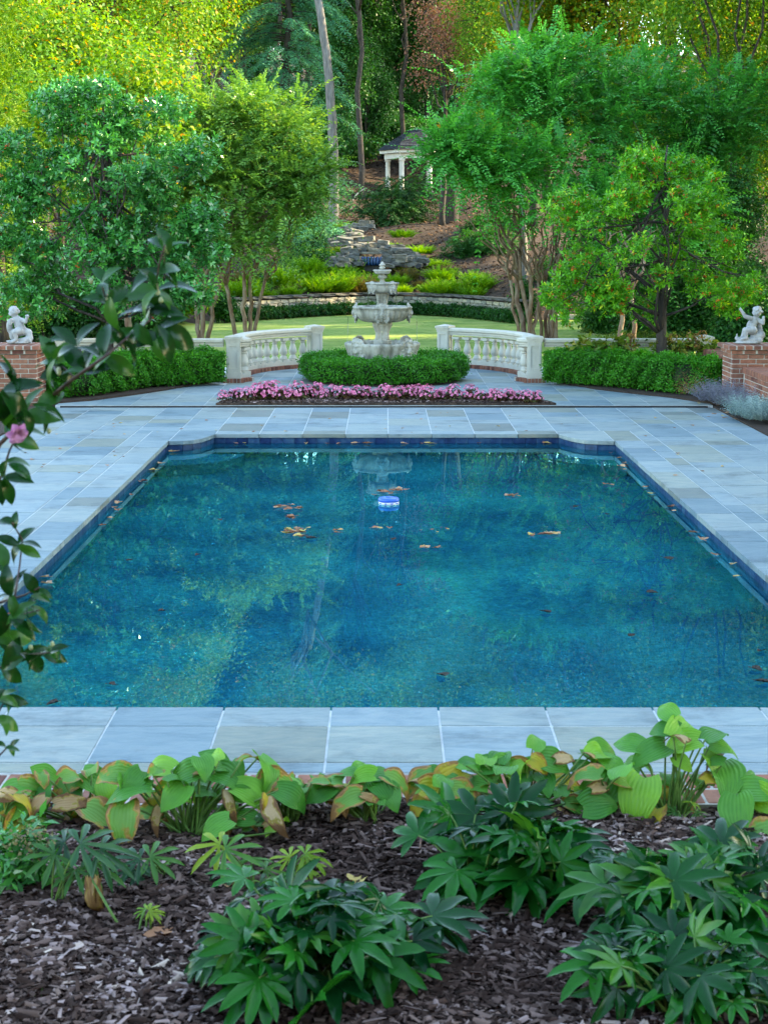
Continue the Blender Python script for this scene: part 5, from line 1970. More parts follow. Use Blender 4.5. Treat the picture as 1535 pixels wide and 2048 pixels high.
# ---- tall grey trunk, other bare trunks
def pole_tree(label, pts_px, Y, wpx, mat='barkgrey', crown=None, name='tall_tree'):
    base = at(pts_px[0][0], pts_px[0][1], Y)
    base.z = tz(base.x, Y)
    t = thing(name, label, 'tree', base, 0)
    b_ = MB()
    pts = [base + Vector((0, 0, -0.3))] + [at(x, y, Y) for x, y in pts_px[1:]]
    k = Y / FPX
    n_ = len(pts)
    dense, rad = [], []
    for i in range(n_ - 1):
        for f in (0, .25, .5, .75):
            dense.append(pts[i] + (pts[i + 1] - pts[i]) * f + Vector((math.sin(i * 4 + f * 9) * .02, 0, 0)))
            g = (i + f) / (n_ - 1)
            rad.append(wpx / 2 * k * (1.15 - 0.45 * g) * (1.25 if i == 0 and f == 0 else 1))
    dense.append(pts[-1])
    rad.append(wpx / 2 * k * 0.6)
    b_.tube(dense, rad, 12)
    q2 = random.Random(int(Y * 10) + pts_px[0][0])
    tp = pts[-1]
    blobs = []
    if crown:
        blobs = auto_blobs(q2, (tp.x, tp.y, tp.z + crown * 0.5), (crown * 0.6, crown * 0.6, crown * 0.6), 10)
        for bl_ in blobs:
            limb(b_, q2, tp - Vector((0, 0, q2.uniform(0, 2))), bl_[0], rad[-1] * 0.6, 0.03, 6, 0.1, 6)
    b_.build('trunk', M[mat], t, smooth=True)
    if crown:
        rg = np.random.default_rng(int(Y))
        P, O = sample_blobs(rg, blobs, 800, 0.6)
        leaf_obj('crown', [clump_leaves(rg, P, O, 16, 0.26, 0.12, 0.075)], M['lf_forest'], t)
    return t


pole_tree('tall slender pale grey trunk leaning left beside the mulched slope', [(667, 432), (668, 340), (664, 240), (655, 130), (640, 20), (622, -80), (606, -160)], 72, 18, 'barkgrey', 8)
pole_tree('pale grey trunk seen between the right crape myrtle stems', [(1047, 560), (1046, 480), (1044, 400), (1040, 300), (1036, 180), (1032, 40)], 56, 15, 'barkgrey', 6)
pole_tree('dark trunk with flared foot right of the gazebo', [(902, 470), (903, 440), (904, 380), (906, 300), (925, 160), (945, 40), (955, -60)], 72, 26, 'barkdark', 6)
pole_tree('dark trunk standing behind the left crape stems', [(515, 560), (516, 480), (518, 400), (520, 300), (522, 200)], 56, 17, 'barkdark', None)
pole_tree('brown trunk in the shrubs at the far right', [(1468, 600), (1468, 520), (1466, 420), (1464, 300), (1462, 150)], 46, 16, 'barkdark', 5)
pole_tree('brown sunlit trunk between the left holly and statue', [(120, 690), (121, 600), (122, 480), (124, 360)], 42, 15, 'barkdark', 5)
pole_tree('thin trunk left of the brown one, beyond the left balustrade', [(258, 690), (257, 640), (256, 560), (250, 440)], 39, 14, 'barkcrape', 4)

# ---- columnar yellow-green conifer at the left edge
rng = np.random.default_rng(71)
q = random.Random(71)
Yc = 33.0
bc = Vector((at(20, 470, Yc).x - 0.25, Yc, 0))
con = thing('conifer_tree', 'feathery yellow-green conifer at the left edge of the view', 'tree', bc)
b = MB()
limb(b, q, bc + Vector((0, 0, -.3)), bc + Vector((0, 0, 11)), 0.16, 0.03, 10, 0.01, 8)
b.build('trunk', M['barkdark'], con, smooth=True)
blobs = [((bc.x + q.uniform(-.35, .35), bc.y + q.uniform(-.3, .3), 1.6 + 8.8 * k / 26), (0.98 - 0.6 * k / 30, 0.98 - 0.6 * k / 30, 0.7)) for k in range(26)]
P, O = sample_blobs(rng, blobs, 2200, 0.5)
leaf_obj('crown', [sprays(rng, P, nrm(O + np.array([0, 0, 0.3]) + 0.4 * rnd_dirs(rng, len(P))), 18, 0.36, 0.075, 0.035, 0.3)], M['lf_conifer'], con)

# ---- dark maple in front of the gazebo, junipers, shrubs on the slope
def mound(name, label, px, py, rx, ry, Y, n_, seed, mat, leaf, per=14, spread=0.10, kb=9, group=None, cat_='shrub', spray=False, flat=1.0):
    rg = np.random.default_rng(seed)
    q_ = random.Random(seed)
    c = at(px, py, Y)
    k = Y / FPX
    base = Vector((c.x, Y, tz(c.x, Y)))
    t = thing(name, label, cat_, base, 0, group)
    blobs = auto_blobs(q_, tuple(c), (rx * k, rx * k * 0.8, ry * k), kb, 0.35, 0.55)
    P, O = sample_blobs(rg, blobs, n_, 0.6)
    if spray:
        l_ = sprays(rg, P, nrm(O * np.array([1, 1, 0.25]) + 0.3 * rnd_dirs(rg, n_)), 12, spread * 4, leaf, leaf * 0.45, 0.3)
    else:
        l_ = clump_leaves(rg, P, O, per, spread, leaf, leaf * 0.55)
    leaf_obj('foliage', [l_], M[mat], t)
    b_ = MB()
    for j in range(7):
        bl_ = q_.choice(blobs)
        limb(b_, q_, base + Vector((q_.uniform(-.1, .1), q_.uniform(-.1, .1), -0.1)), bl_[0], 0.03 + 0.02 * rx * k, 0.012, 6, 0.12, 5)
    b_.build('stems', M['barkdark'], t)
    return t


mound('maple_shrub', 'dark green spreading maple in front of the gazebo', 792, 420, 92, 54, 74, 1500, 81, 'lf_maple', 0.16, spread=0.11, kb=12, spray=True)
mound('juniper_shrub', 'wide dark juniper mound right of the rock cascade', 930, 500, 85, 45, 62, 1900, 82, 'lf_dark', 0.13, spread=0.1, spray=True)
mound('juniper_shrub', 'dark juniper mound behind the right crape stems', 985, 470, 65, 38, 66, 1500, 83, 'lf_dark', 0.13, spread=0.1, spray=True)
mound('weeping_conifer', 'low blue-green weeping conifer left of the rock cascade', 612, 468, 72, 34, 63, 800, 79, 'lf_cedar', 0.13, spread=0.13, kb=10, spray=True)
mound('dark_shrub', 'dark shrub under the cedar left of the rocks', 610, 530, 60, 34, 59, 700, 84, 'lf_dark', 0.11)
mound('dark_shrub', 'dark shrub behind the pale left crape stems', 540, 560, 45, 34, 57, 500, 85, 'lf_dark', 0.11)
mound('dark_shrub', 'small dark round shrub at the left end of the stone wall', 450, 618, 22, 24, 49, 300, 86, 'lf_boxdark', 0.08)
mound('dark_shrub', 'upright dark shrub at the right end of the stone wall', 1046, 600, 16, 40, 49.5, 350, 87, 'lf_boxdark', 0.08)
mound('dark_shrub', 'blue-green shrub above the left end of the stone wall', 505, 580, 28, 26, 52.5, 300, 88, 'lf_dark', 0.09)
mound('dark_shrub', 'dark round shrub in the shade left of the gazebo', 800, 262, 70, 40, 110, 900, 89, 'lf_dark', 0.2)
for i, (px, py, rx, ry, Y, lab) in enumerate(((1210, 640, 60, 45, 44, 'dark laurel shrub behind the right crape trunks'), (1290, 620, 70, 70, 42, 'large dark laurel behind the right holly trunk'), (1390, 620, 80, 75, 40, 'large dark laurel behind the right balustrade end'), (1490, 610, 70, 85, 38, 'tall dark laurel behind the right statue'),
                                            (1440, 560, 80, 80, 43, 'dark laurel rising above the other right laurels'), (150, 630, 90, 60, 40, 'dark laurel behind the left holly trunk'), (60, 600, 70, 80, 39, 'dark laurel behind the left statue and pedestal'), (260, 640, 60, 40, 43, 'dark laurel beside the left holly'),
                                            (340, 590, 70, 50, 48, 'shaded shrub on the left slope'), (1130, 560, 60, 60, 56, 'shaded shrub between the right crape stems and slope'), (1240, 520, 90, 80, 50, 'tall shaded shrub behind the red-berried holly'))):
    mound('laurel_shrub', lab, px, py, rx, ry, Y, 1000, 90 + i, 'lf_dark' if i not in (8,) else 'lf_forest', 0.10, spread=0.11, kb=11, group='laurels around the lawn')
mound('ground_cover', 'low leafy planting along the right edge of the lawn', 1330, 680, 130, 12, 39, 500, 111, 'lf_hydr', 0.06, spread=0.06, kb=14)
mound('ground_cover', 'low leafy planting at the lawn corner beside the right laurels', 1200, 662, 40, 12, 44, 350, 112, 'lf_hydr', 0.06, spread=0.06, kb=10)
for i, (px, py, rx, ry, Y) in enumerate(((770, 265, 90, 26, 108), (680, 285, 80, 26, 104), (900, 285, 90, 30, 106), (600, 290, 90, 40, 98), (980, 300, 90, 50, 98), (740, 235, 120, 40, 118), (860, 220, 130, 50, 122))):
    mound('understory_shrub', ('dark understory shrub at the foot of the deep forest'), px, py, rx, ry, Y, 700, 120 + i, 'lf_dark', 0.22, spread=0.22, group='understory on the hill')

ordinal('understory on the hill', 'dark understory shrub, %s from the left at the foot of the deep forest')
# leaf litter on the slope
rg = np.random.default_rng(190)
n_ = 31000
x = rg.uniform(-16, 16, n_)
y = 46 + 62 * rg.random(n_) ** 1.1
k = y > hill_foot(x) + 0.5
x, y = x[k], y[k]
P = np.stack([x, y, terrain_z(x, y) + 0.03], -1)
m_ = len(P)
N_ = nrm(np.array([0, -0.25, 1.0]) + 0.6 * rnd_dirs(rg, m_))
D_ = nrm(np.cross(N_, rnd_dirs(rg, m_)))
o = leaf_obj('leaf_litter', [leaves(P, D_, N_, 0.16 * (0.6 + 0.7 * rg.random(m_)), 0.10, rg.random(m_))], M['lf_litter'])
tag(o, 'brown leaf litter over the wooded slope', 'leaf litter', kind='stuff')
# yellow-green feathery shrubs on the slope
VAR = []
for v in range(4):
    rg = np.random.default_rng(200 + v)
    n_ = 170
    th = rg.random(n_) * 2 * PI
    rr = np.sqrt(rg.random(n_)) * 0.42
    P = np.stack([rr * np.cos(th), rr * np.sin(th), 0.05 + 0.15 * rg.random(n_)], -1)
    A = nrm(np.stack([np.cos(th) * rr * 1.7, np.sin(th) * rr * 1.7, np.full(n_, 0.9)], -1) + 0.25 * rnd_dirs(rg, n_))
    l_ = sprays(rg, P, A, 20, 0.62, 0.11, 0.045, 0.22)
    me_ = mesh_np('feathery_shrub', l_[0], l_[1], {'rnd': l_[2]})
    me_.materials.append(M['lf_slope'] if v < 3 else M['lf_rust'])
    VAR.append(me_)
q = random.Random(44)
ROWN = {0.55: 'the row against the stone wall', 1.7: 'the second row above the stone wall', 3.0: 'the third row above the stone wall', 4.3: 'the row just below the rock cascade'}
sl = []
for d_, x0, x1, st in ((0.55, -4.3, 3.6, 0.72), (1.7, -4.2, 3.7, 0.9), (3.0, -3.6, 3.2, 1.1), (4.3, -2.6, 2.8, 1.6)):
    x = x0
    while x < x1:
        xx = x + q.uniform(-.15, .15)
        if not (d_ > 2.5 and -0.75 < xx < -0.1):
            sl.append((xx, float(hill_foot(xx)) + d_ + q.uniform(-.2, .2), q.uniform(.55, 1.25) * (1.0 if d_ < 4 else .8), ROWN[d_]))
        x += st
q = random.Random(4)
ORD = ['first', 'second', 'third', 'fourth', 'fifth', 'sixth', 'seventh', 'eighth', 'ninth', 'tenth', 'eleventh', 'twelfth', 'thirteenth', 'fourteenth', 'fifteenth', 'sixteenth', 'seventeenth', 'eighteenth', 'nineteenth', 'twentieth']
cnt = {}
for i, (x, Y, s, rown) in enumerate(sl):
    v = 3 if i % 6 == 5 else q.choice((0, 1, 2))
    k = cnt.get(rown, 0)
    cnt[rown] = k + 1
    o = bpy.data.objects.new('feathery_shrub', VAR[v])
    link(o)
    o.location = (x, Y, tz(x, Y) - 0.03)
    o.scale = (s * 0.95, s * 0.95, s * q.uniform(.75, 1.15))
    o.rotation_euler = (0, 0, q.uniform(0, 6))
    tag(o, '%s feathery shrub, %s from the left in %s' % ('rusty' if v == 3 else 'yellow-green', ORD[k], rown), 'shrub', 'feathery shrubs on the slope')
# ferns / bright plants round the cascade
for i, (px, py, Y, lab) in enumerate(((690, 446, 68, 'bright green fern at the foot of the tall grey trunk'), (775, 487, 63, 'bright yellow-green plant right of the cascade'), (800, 497, 61.5, 'low green fern right of the cascade'), (840, 492, 62, 'green fern patch below the dark maple'), (698, 492, 60.6, 'small green fern between the cascade rocks'), (805, 460, 66, 'green fern under the maple'), (640, 500, 60, 'green fern left of the cascade'), (870, 520, 60, 'green fern at the right foot of the rock cascade'), (825, 512, 60.5, 'low bright fern on the right end of the cascade rocks'), (675, 520, 59.2, 'bright fern at the left foot of the cascade rocks'), (900, 545, 58.5, 'green fern beside the juniper mound above the shrubs'))):
    o = bpy.data.objects.new('fern', VAR[i % 3])
    link(o)
    x = at(px, py, Y).x
    o.location = (x, Y, at(px, py, Y).z - 0.35)
    o.scale = (0.85, 0.85, 0.55)
    tag(o, lab, 'fern')
# white bare branch on the mulch, small dark garden light
b = MB()
pts = [at(705, 400, 80), at(711, 391, 80), at(719, 383, 80), at(729, 377, 80)]
for p_ in pts:
    p_.z = max(p_.z, tz(p_.x, 80) + 0.03)
b.tube(pts, [0.035, 0.033, 0.03, 0.02], 6)
o = b.build('fallen_branch', M['white'])
tag(o, 'pale curved bare branch lying on the mulched slope', 'branch')
gl_ = at(837, 541, 58.0)
t = thing('garden_light', 'small black garden spotlight among the slope shrubs', 'garden light', (gl_.x, gl_.y, gl_.z - 0.35))
b = MB()
b.tube([gl_ - Vector((0, 0, 0.35)), gl_], [0.02, 0.02], 6)
b.build('stake', M['near_black'], t)
b = MB()
b.tube([gl_ + Vector((0.05, 0.05, -.02)), gl_ + Vector((-0.02, -0.12, 0.16))], [0.08, 0.11], 10)
b.build('lamp_head', M['near_black'], t)
# low timber edging right of the lawn
b = MB()
p0, p1 = gnd(1095, 638), gnd(1160, 636)
b.box(p0.x, p1.x, p0.y - 0.1, p0.y + 0.1, -0.05, 0.13)
o = b.build('lawn_edging', M['caststone'])
tag(o, 'short pale stone edging at the back right of the lawn', 'edging')

# ================================================================== begonias in the flower bed
BEG = []
for v in range(5):
    rg = np.random.default_rng(300 + v)
    n_ = 110
    d = rnd_dirs(rg, n_)
    d[:, 2] = np.abs(d[:, 2])
    P = d * np.array([0.12, 0.12, 0.15]) * (0.5 + 0.5 * rg.random(n_))[:, None] + np.array([0, 0, 0.02])
    N_ = nrm(d + np.array([0, 0, 0.6]) + 0.4 * rnd_dirs(rg, n_))
    D_ = nrm(np.cross(N_, rnd_dirs(rg, n_)) + d * 0.4)
    fo = leaves(P, D_, N_, 0.055 * (0.7 + 0.6 * rg.random(n_)), 0.045, rg.random(n_))
    n2 = 46
    d = rnd_dirs(rg, n2)
    d[:, 2] = np.abs(d[:, 2]) + 0.25
    d = nrm(d)
    C = d * np.array([0.145, 0.145, 0.20]) * (0.85 + 0.25 * rg.random(n2))[:, None] + np.array([0, 0, 0.02])
    parts = []
    for k in range(4):                      # four petals each
        a1 = nrm(np.cross(d, rnd_dirs(np.random.default_rng(v), n2)))
        a2 = np.cross(d, a1)
        w = a1 * math.cos(k * PI / 2) + a2 * math.sin(k * PI / 2)
        parts.append(leaves(C, nrm(w + d * 0.35), d, 0.028 * (0.8 + 0.4 * rg.random(n2)), 0.026, np.clip(rg.random(n2) * 0.6 + 0.2 * (k % 2) + .1, 0, 1)))
    root = thing('begonia', '', 'flower', (0, 0, 0))
    leaf_obj('foliage', [fo], M['lf_begonia'], root, local=True)
    leaf_obj('blossoms', parts, M['petal'], root, local=True)
    BEG.append(root)
q = random.Random(12)
first = set()
spots = []
for (x0, x1, y0, y1, n_) in ((447, 682, 797, 792, 15), (716, 904, 795, 795, 12), (944, 1054, 797, 799, 7), (1076, 1077, 800, 800, 1)):
    for k in range(n_):
        f = k / max(1, n_ - 1)
        big = 1.0 + (0.25 if 470 < x0 + (x1 - x0) * f < 620 else 0)
        spots.append((x0 + (x1 - x0) * f + q.uniform(-4, 4), y0 + (y1 - y0) * f + q.uniform(-3, 3), big, x0))
for i, (px, py, big, grp) in enumerate(spots):
    v = i % 5
    o = BEG[v] if v not in first else copy_tree(BEG[v])
    first.add(v)
    p = gnd(px, py + 4, 0.065)
    o.location = p
    s = q.uniform(0.62, 1.05) * big
    o.scale = (s, s, s * q.uniform(.9, 1.15))
    o.rotation_euler = (0, 0, q.uniform(0, 6))
    if grp == 1076:
        o['label'] = 'small lone pink begonia at the right tip of the flower bed'
        o['group'] = 'pink begonias in the flower bed'
    else:
        o['label'] = {447: 'pink begonia in the long left clump of the flower bed', 716: 'pink begonia in the middle clump of the flower bed', 944: 'pink begonia in the short right clump of the flower bed'}[grp]
        o['group'] = {447: 'begonias of the left clump', 716: 'begonias of the middle clump', 944: 'begonias of the right clump'}[grp]


def chip_cloud(name, P, size, mat, seed, parent=None):
    """bark chips: little ridged flakes"""
    rg = np.random.default_rng(seed)
    n_ = len(P)
    N_ = nrm(rnd_dirs(rg, n_) * 0.85 + np.array([0, 0, 1.0]))
    a = rg.random(n_) * 2 * PI
    D_ = nrm(np.stack([np.cos(a), np.sin(a), 0.15 * rg.normal(size=n_)], -1))
    S = nrm(np.cross(D_, N_))
    U = np.cross(S, D_)
    Ln = size * (0.35 + 1.1 * rg.random(n_) ** 2)[:, None]
    W = (size * 0.26 * (0.6 + 0.9 * rg.random(n_)))[:, None]
    h = W * 0.35
    j = lambda: 0.25 * rg.normal(size=(n_, 1))
    V = np.stack([P - D_ * Ln / 2 * (1 + j()) - S * W / 2, P - D_ * Ln / 2 * (1 + j()) + S * W / 2, P - D_ * Ln * 0.42 + U * h, P + D_ * Ln * 0.42 + U * h, P + D_ * Ln / 2 * (1 + j()) - S * W / 2, P + D_ * Ln / 2 * (1 + j()) + S * W / 2], 1)
    f = np.array([(0, 2, 3, 4), (1, 5, 3, 2)])
    F_ = (np.arange(n_)[:, None, None] * 6 + f[None]).reshape(-1, 4)
    me_ = mesh_np(name, V.reshape(-1, 3), F_, {'rnd': np.repeat(np.clip(rg.beta(1.1, 1.5, n_) * (0.62 + 0.55 * (0.5 + 0.5 * np.sin(P[:, 0] * 2.9 + 1.3 * np.sin(P[:, 1] * 3.7)) * np.sin(P[:, 1] * 4.3 + np.sin(P[:, 0] * 5.1)))), 0, 1), 6)})
    o_ = obj(name, me_, mat, parent)
    o_['kind'] = 'stuff'
    return o_


rg = np.random.default_rng(400)
n_ = 9000
P = np.stack([rg.uniform(-2.5, 2.5, n_), 24.69 + 1.3 * rg.random(n_), 0.07 + 0.01 * rg.random(n_)], -1)
P = P[(np.abs(P[:, 0]) / 2.5) ** 2 + ((P[:, 1] - 24.69) / 1.33) ** 2 < 1]
tag(chip_cloud('mulch', P, 0.055, M['chips'], 401), 'bark mulch around the pink begonias', 'mulch', kind='stuff')

# ================================================================== lavender, silver santolina, hydrangea
def tuft(name, label, c, r, h, n_, seed, mat, leaf, w, cat_, group=None, per=12):
    rg = np.random.default_rng(seed)
    th = rg.random(n_) * 2 * PI
    rr = np.sqrt(rg.random(n_)) * r * 0.6
    P = np.stack([c[0] + rr * np.cos(th), c[1] + rr * np.sin(th), np.full(n_, c[2]) + h * 0.1], -1)
    A = nrm(np.stack([np.cos(th) * rr / r * 1.5, np.sin(th) * rr / r * 1.5, np.full(n_, 0.9)], -1) + 0.3 * rnd_dirs(rg, n_))
    o_ = leaf_obj(name, [sprays(rg, P, A, per, h, leaf, w, 0.12)], M[mat])
    tag(o_, label, cat_, group)
    return o_


tuft('lavender', 'grey-purple lavender clump in front of the right pedestal', (5.12, 24.45, 0.02), 0.28, 0.36, 240, 501, 'lf_lavender', 0.05, 0.014, 'shrub', per=16)
tuft('lavender', 'grey-purple lavender clump at the end of the right box hedge', (4.98, 24.95, 0.03), 0.26, 0.34, 220, 502, 'lf_lavender', 0.05, 0.014, 'shrub', per=16)
tuft('lavender', 'grey-purple lavender tucked against the right brick wall', (5.24, 23.7, 0.02), 0.24, 0.34, 200, 503, 'lf_lavender', 0.05, 0.014, 'shrub', per=16)
tuft('santolina', 'silver-green shrub spilling over the right edge of the paving', (5.08, 23.05, 0.02), 0.3, 0.30, 260, 504, 'lf_silver', 0.04, 0.022, 'shrub', per=16)
tuft('santolina', 'silver-green shrub nearest the pool along the right brick wall', (5.14, 22.45, 0.02), 0.3, 0.32, 260, 505, 'lf_silver', 0.04, 0.022, 'shrub', per=16)
tuft('dry_grass', 'bleached grass tuft between the right box hedge and lavender', (4.78, 25.45, 0.04), 0.2, 0.42, 60, 506, 'lf_dry', 0.10, 0.006, 'grass', per=8)
q = random.Random(8)
for i, (px, Y, lab) in enumerate(((1175, 28.25, 'leafy hydrangea close to the right balustrade corner post'), (1235, 28.2, 'hydrangea with brown heads left of the right holly trunk'), (1350, 28.2, 'hydrangea with brown heads just right of the holly trunk'), (1400, 28.1, 'hydrangea with tan heads at the right balustrade end'))):
    c = at(px, 700, Y)
    t = thing('hydrangea', lab, 'shrub', (c.x, Y, 0.03))
    rg = np.random.default_rng(520 + i)
    P = np.stack([c.x + rg.normal(size=40) * 0.18, Y + rg.normal(size=40) * 0.1, 0.55 + 0.22 * rg.random(40)], -1)
    leaf_obj('foliage', [clump_leaves(rg, P, nrm(rnd_dirs(rg, 40) + np.array([0, 0, .6])), 4, 0.05, 0.12, 0.08)], M['lf_hydr'], t)
    b = MB()
    for k in range(6):
        b.tube([(c.x + q.uniform(-.05, .05), Y, 0.0), (c.x + q.uniform(-.3, .3), Y + q.uniform(-.1, .1), 0.68)], [0.008, 0.005], 5)
    b.build('stems', M['twig'], t)
    if i:
        for k in range(4):
            hc = np.array([[c.x + q.uniform(-.25, .25), Y - q.uniform(0.02, .12), 0.70 + q.uniform(0, .2)]])
            P = hc + rnd_dirs(rg, 60) * 0.06
            leaf_obj('flower_head', [clump_leaves(rg, P, nrm(P - hc), 1, 0.004, 0.03, 0.026)], M['lf_dry'], t)

# ================================================================== pool float and floating leaves
p = gnd(777, 1007, WATER_Z)
t = thing('chlorine_float', 'blue and white round chlorine float on the pool', 'pool float', p)
b = MB()
b.lathe([(0.075, -0.10), (0.08, -0.02), (0.102, -0.005), (0.105, 0.018), (0.100, 0.022)], 28)
b.build('float_ring', M['whiteplastic'], t, local=True, smooth=True)
b = MB()
b.lathe([(0.100, 0.0225), (0.106, 0.026), (0.106, 0.048), (0.096, 0.060), (0.05, 0.064), (0.035, 0.066), (0.033, 0.072), (0.01, 0.073)], 28)
cap_ = b.build('float_cap', M['blueplastic'], t, local=True, smooth=True)
for k in range(10):
    b = MB()
    a = 2 * PI * k / 10
    b.box(-0.012, 0.012, -0.0025, 0.0025, 0.006, 0.016)
    o = b.build('vent_slot', M['blueplastic'], t, local=True)
    o.location = (0.1035 * math.cos(a), 0.1035 * math.sin(a), 0)
    o.rotation_euler = (0, 0, a + PI / 2)

FALL = []
for v in range(5):
    rg = random.Random(600 + v)
    nn = 14
    V = [(0, 0, 0.004)]
    for k in range(nn):
        a = 2 * PI * k / nn
        r = 0.045 * (0.55 + 0.45 * abs(math.cos(a * 1.5 + v))) * rg.uniform(.8, 1.15)
        V.append((r * math.cos(a) * 1.25, r * math.sin(a), 0.004 + 0.010 * rg.random() + 0.012 * (abs(math.sin(a)))))
    b = MB()
    b.add(V, [(0, 1 + k, 1 + (k + 1) % nn) for k in range(nn)])
    b.tube([(0.04, 0, 0.01), (0.085, 0.008, 0.014)], [0.002, 0.0015], 4)
    me_ = b.mesh('fallen_leaf')
    a_ = me_.attributes.new('rnd', 'FLOAT', 'POINT')
    a_.data.foreach_set('value', np.full(len(me_.vertices), 0.5, dtype=np.float32))
    me_.materials.append(M['lf_fallen'])
    FALL.append(me_)
SUNK = FALL[0].copy()
SUNK.materials.clear()
SUNK.materials.append(M['lf_sunk'])
q = random.Random(77)


def fallen(x, y, z, label, group, me_=None, s=None):
    o_ = bpy.data.objects.new('fallen_leaf', me_ or q.choice(FALL))
    link(o_)
    o_.location = (x, y, z)
    o_.rotation_euler = (q.uniform(-.12, .12), q.uniform(-.12, .12), q.uniform(0, 6.28))
    s = s or q.uniform(0.7, 1.35)
    o_.scale = (s, s, s)
    tag(o_, label, 'leaf', group)


for (px, py, sx, sy, n_, lab) in ((592, 1067, 24, 9, 17, 'tan leaf floating in the largest raft left of the float'), (578, 1014, 24, 4, 9, 'tan leaf floating in the thin raft farthest left'), (577, 1037, 12, 3, 4, 'tan leaf floating in the small raft between two left rafts'), (772, 983, 34, 7, 12, 'tan leaf floating just behind the blue float'),
                                  (762, 1057, 22, 3, 5, 'tan leaf floating below the blue float'), (852, 1096, 15, 3, 5, 'tan leaf floating in the raft right below the float'), (1090, 1069, 28, 3, 7, 'tan leaf floating in the long raft at mid right'), (1024, 992, 18, 2, 5, 'tan leaf floating in the thin raft right of the float'),
                                  (680, 1060, 14, 8, 3, 'tan leaf floating between the left raft and the float'), (1218, 971, 8, 2, 2, 'tan leaf floating near the far right pool corner'), (870, 1062, 30, 5, 6, 'tiny tan leaf scattered right of the float')):
    for k in range(n_):
        p = gnd(px + q.gauss(0, .55) * sx, py + q.gauss(0, .55) * sy, WATER_Z)
        fallen(p.x, p.y, WATER_Z + 0.003, lab, 'floating leaves: ' + lab[17:], s=q.uniform(0.5, 1.1) if 'tiny' not in lab else 0.35)
for k in range(34):                         # gathered against the tiles
    y = q.uniform(10.5, 20.4)
    left = k % 2 == 0
    fallen((PL + q.uniform(0.02, 0.11)) if left else (PR - q.uniform(0.02, 0.13)), y, WATER_Z + 0.004, 'orange leaf floating against the %s waterline tiles' % ('left' if left else 'right'), 'leaves along the %s pool edge' % ('left' if left else 'right'), s=q.uniform(.5, 1.2))
for k in range(16):
    fallen(q.uniform(-2.0, 2.2), PF - q.uniform(0.01, 0.1), WATER_Z + 0.004, 'orange leaf floating against the far waterline tiles', 'leaves along the far pool edge', s=q.uniform(.5, 1.1))
for (px, py) in ((325, 1223), (222, 1371), (440, 1041), (396, 1111), (258, 1122), (800, 1172), (885, 1353), (1300, 1187), (1092, 1226), (1336, 1120), (1508, 1340), (1520, 1304), (1525, 1366), (1262, 1273), (1214, 1030), (787, 1080), (620, 1078), (1150, 1015), (110, 1408)):
    p = gnd(px, py, WATER_Z)
    fallen(p.x, p.y, WATER_Z + 0.003, 'dark waterlogged leaf lying alone on the open pool water', 'dark single leaves on the pool', SUNK, q.uniform(.6, 1.0))
for k in range(60):
    px, py = q.uniform(20, 1500), q.uniform(822, 866)
    if k > 34:
        px, py = (q.uniform(5, 250), q.uniform(860, 950)) if k % 3 else (q.uniform(1280, 1520), q.uniform(840, 960))
    p = gnd(px, py)
    if abs(p.x) > 4.85 or (PL - .1 < p.x < PR + .1 and p.y < PF + 0.1):
        continue
    fallen(p.x, p.y, 0.003, 'small dry leaf lying on the bluestone paving', 'dry leaves on the paving', s=q.uniform(.28, .6))
for k in range(26):
    p = gnd(q.uniform(1395, 1530), q.uniform(800, 850))
    fallen(p.x, p.y, 0.05, 'tan leaf littering the bed under the lavender', 'leaf litter under the lavender', s=q.uniform(.5, .9))

# ================================================================== foreground planting bed
edging = bpy.data.objects.new('brick_edging', None)
COL.objects.link(edging)
tag(edging, kind='structure')
b = MB()
b.box(-3.2, 3.2, 7.19, 7.615, -0.08, -0.008)
b.build('mortar', M['mortar'], edging)
for row, (y0, y1) in enumerate(((7.41, 7.61), (7.20, 7.40))):
    x = -2.6 + row * 0.05
    while x < 2.6:
        block('brick', BRICK, (x + 0.055, (y0 + y1) / 2, -0.032 + rs.uniform(-.003, .003)), (0.102, y1 - y0 - 0.008, 0.06), edging, rs.uniform(-.015, .015))
        x += 0.115


def soil_z(x, y):
    return 0.02 + 0.03 * np.sin(x * 2.3 + 1) * np.sin(y * 1.9) + 0.018 * np.sin(x * 6 + y * 4) - 0.05 * np.clip((y - 6.9) / 0.3, 0, 1)


gx = np.arange(-4, 4.01, 0.1)
gy = np.arange(2.0, 7.201, 0.1)
GX, GY = np.meshgrid(gx, gy)
idx = np.arange(GX.size).reshape(GX.shape)
F = np.stack([idx[:-1, :-1], idx[:-1, 1:], idx[1:, 1:], idx[1:, :-1]], -1).reshape(-1, 4)
o = obj('planting_bed', mesh_np('planting_bed', np.stack([GX, GY, soil_z(GX, GY)], -1).reshape(-1, 3), F, smooth=True), M['soil'])
tag(o, kind='structure')
rg = np.random.default_rng(700)
n_ = 42000
y = 4.7 + 2.5 * rg.random(n_)
x = (rg.random(n_) * 2 - 1) * (0.26 * y + 0.15)
P = np.stack([x, y, soil_z(x, y) + 0.002 + 0.040 * rg.random(n_) ** 1.5], -1)
tag(chip_cloud('mulch', P, 0.062, M['chips'], 701), 'grey-brown bark mulch covering the foreground bed', 'mulch', kind='stuff')
n_ = 19000
y = 4.7 + 2.5 * rg.random(n_)
x = (rg.random(n_) * 2 - 1) * (0.26 * y + 0.15)
P = np.stack([x, y, soil_z(x, y) + 0.010 + 0.03 * rg.random(n_)], -1)
tag(chip_cloud('mulch_fines', P, 0.03, M['chips'], 703), 'fine bark crumbs sifted over the foreground mulch', 'mulch', kind='stuff')
n_ = 3200
y = 4.7 + 2.5 * rg.random(n_)
x = (rg.random(n_) * 2 - 1) * (0.26 * y + 0.15)
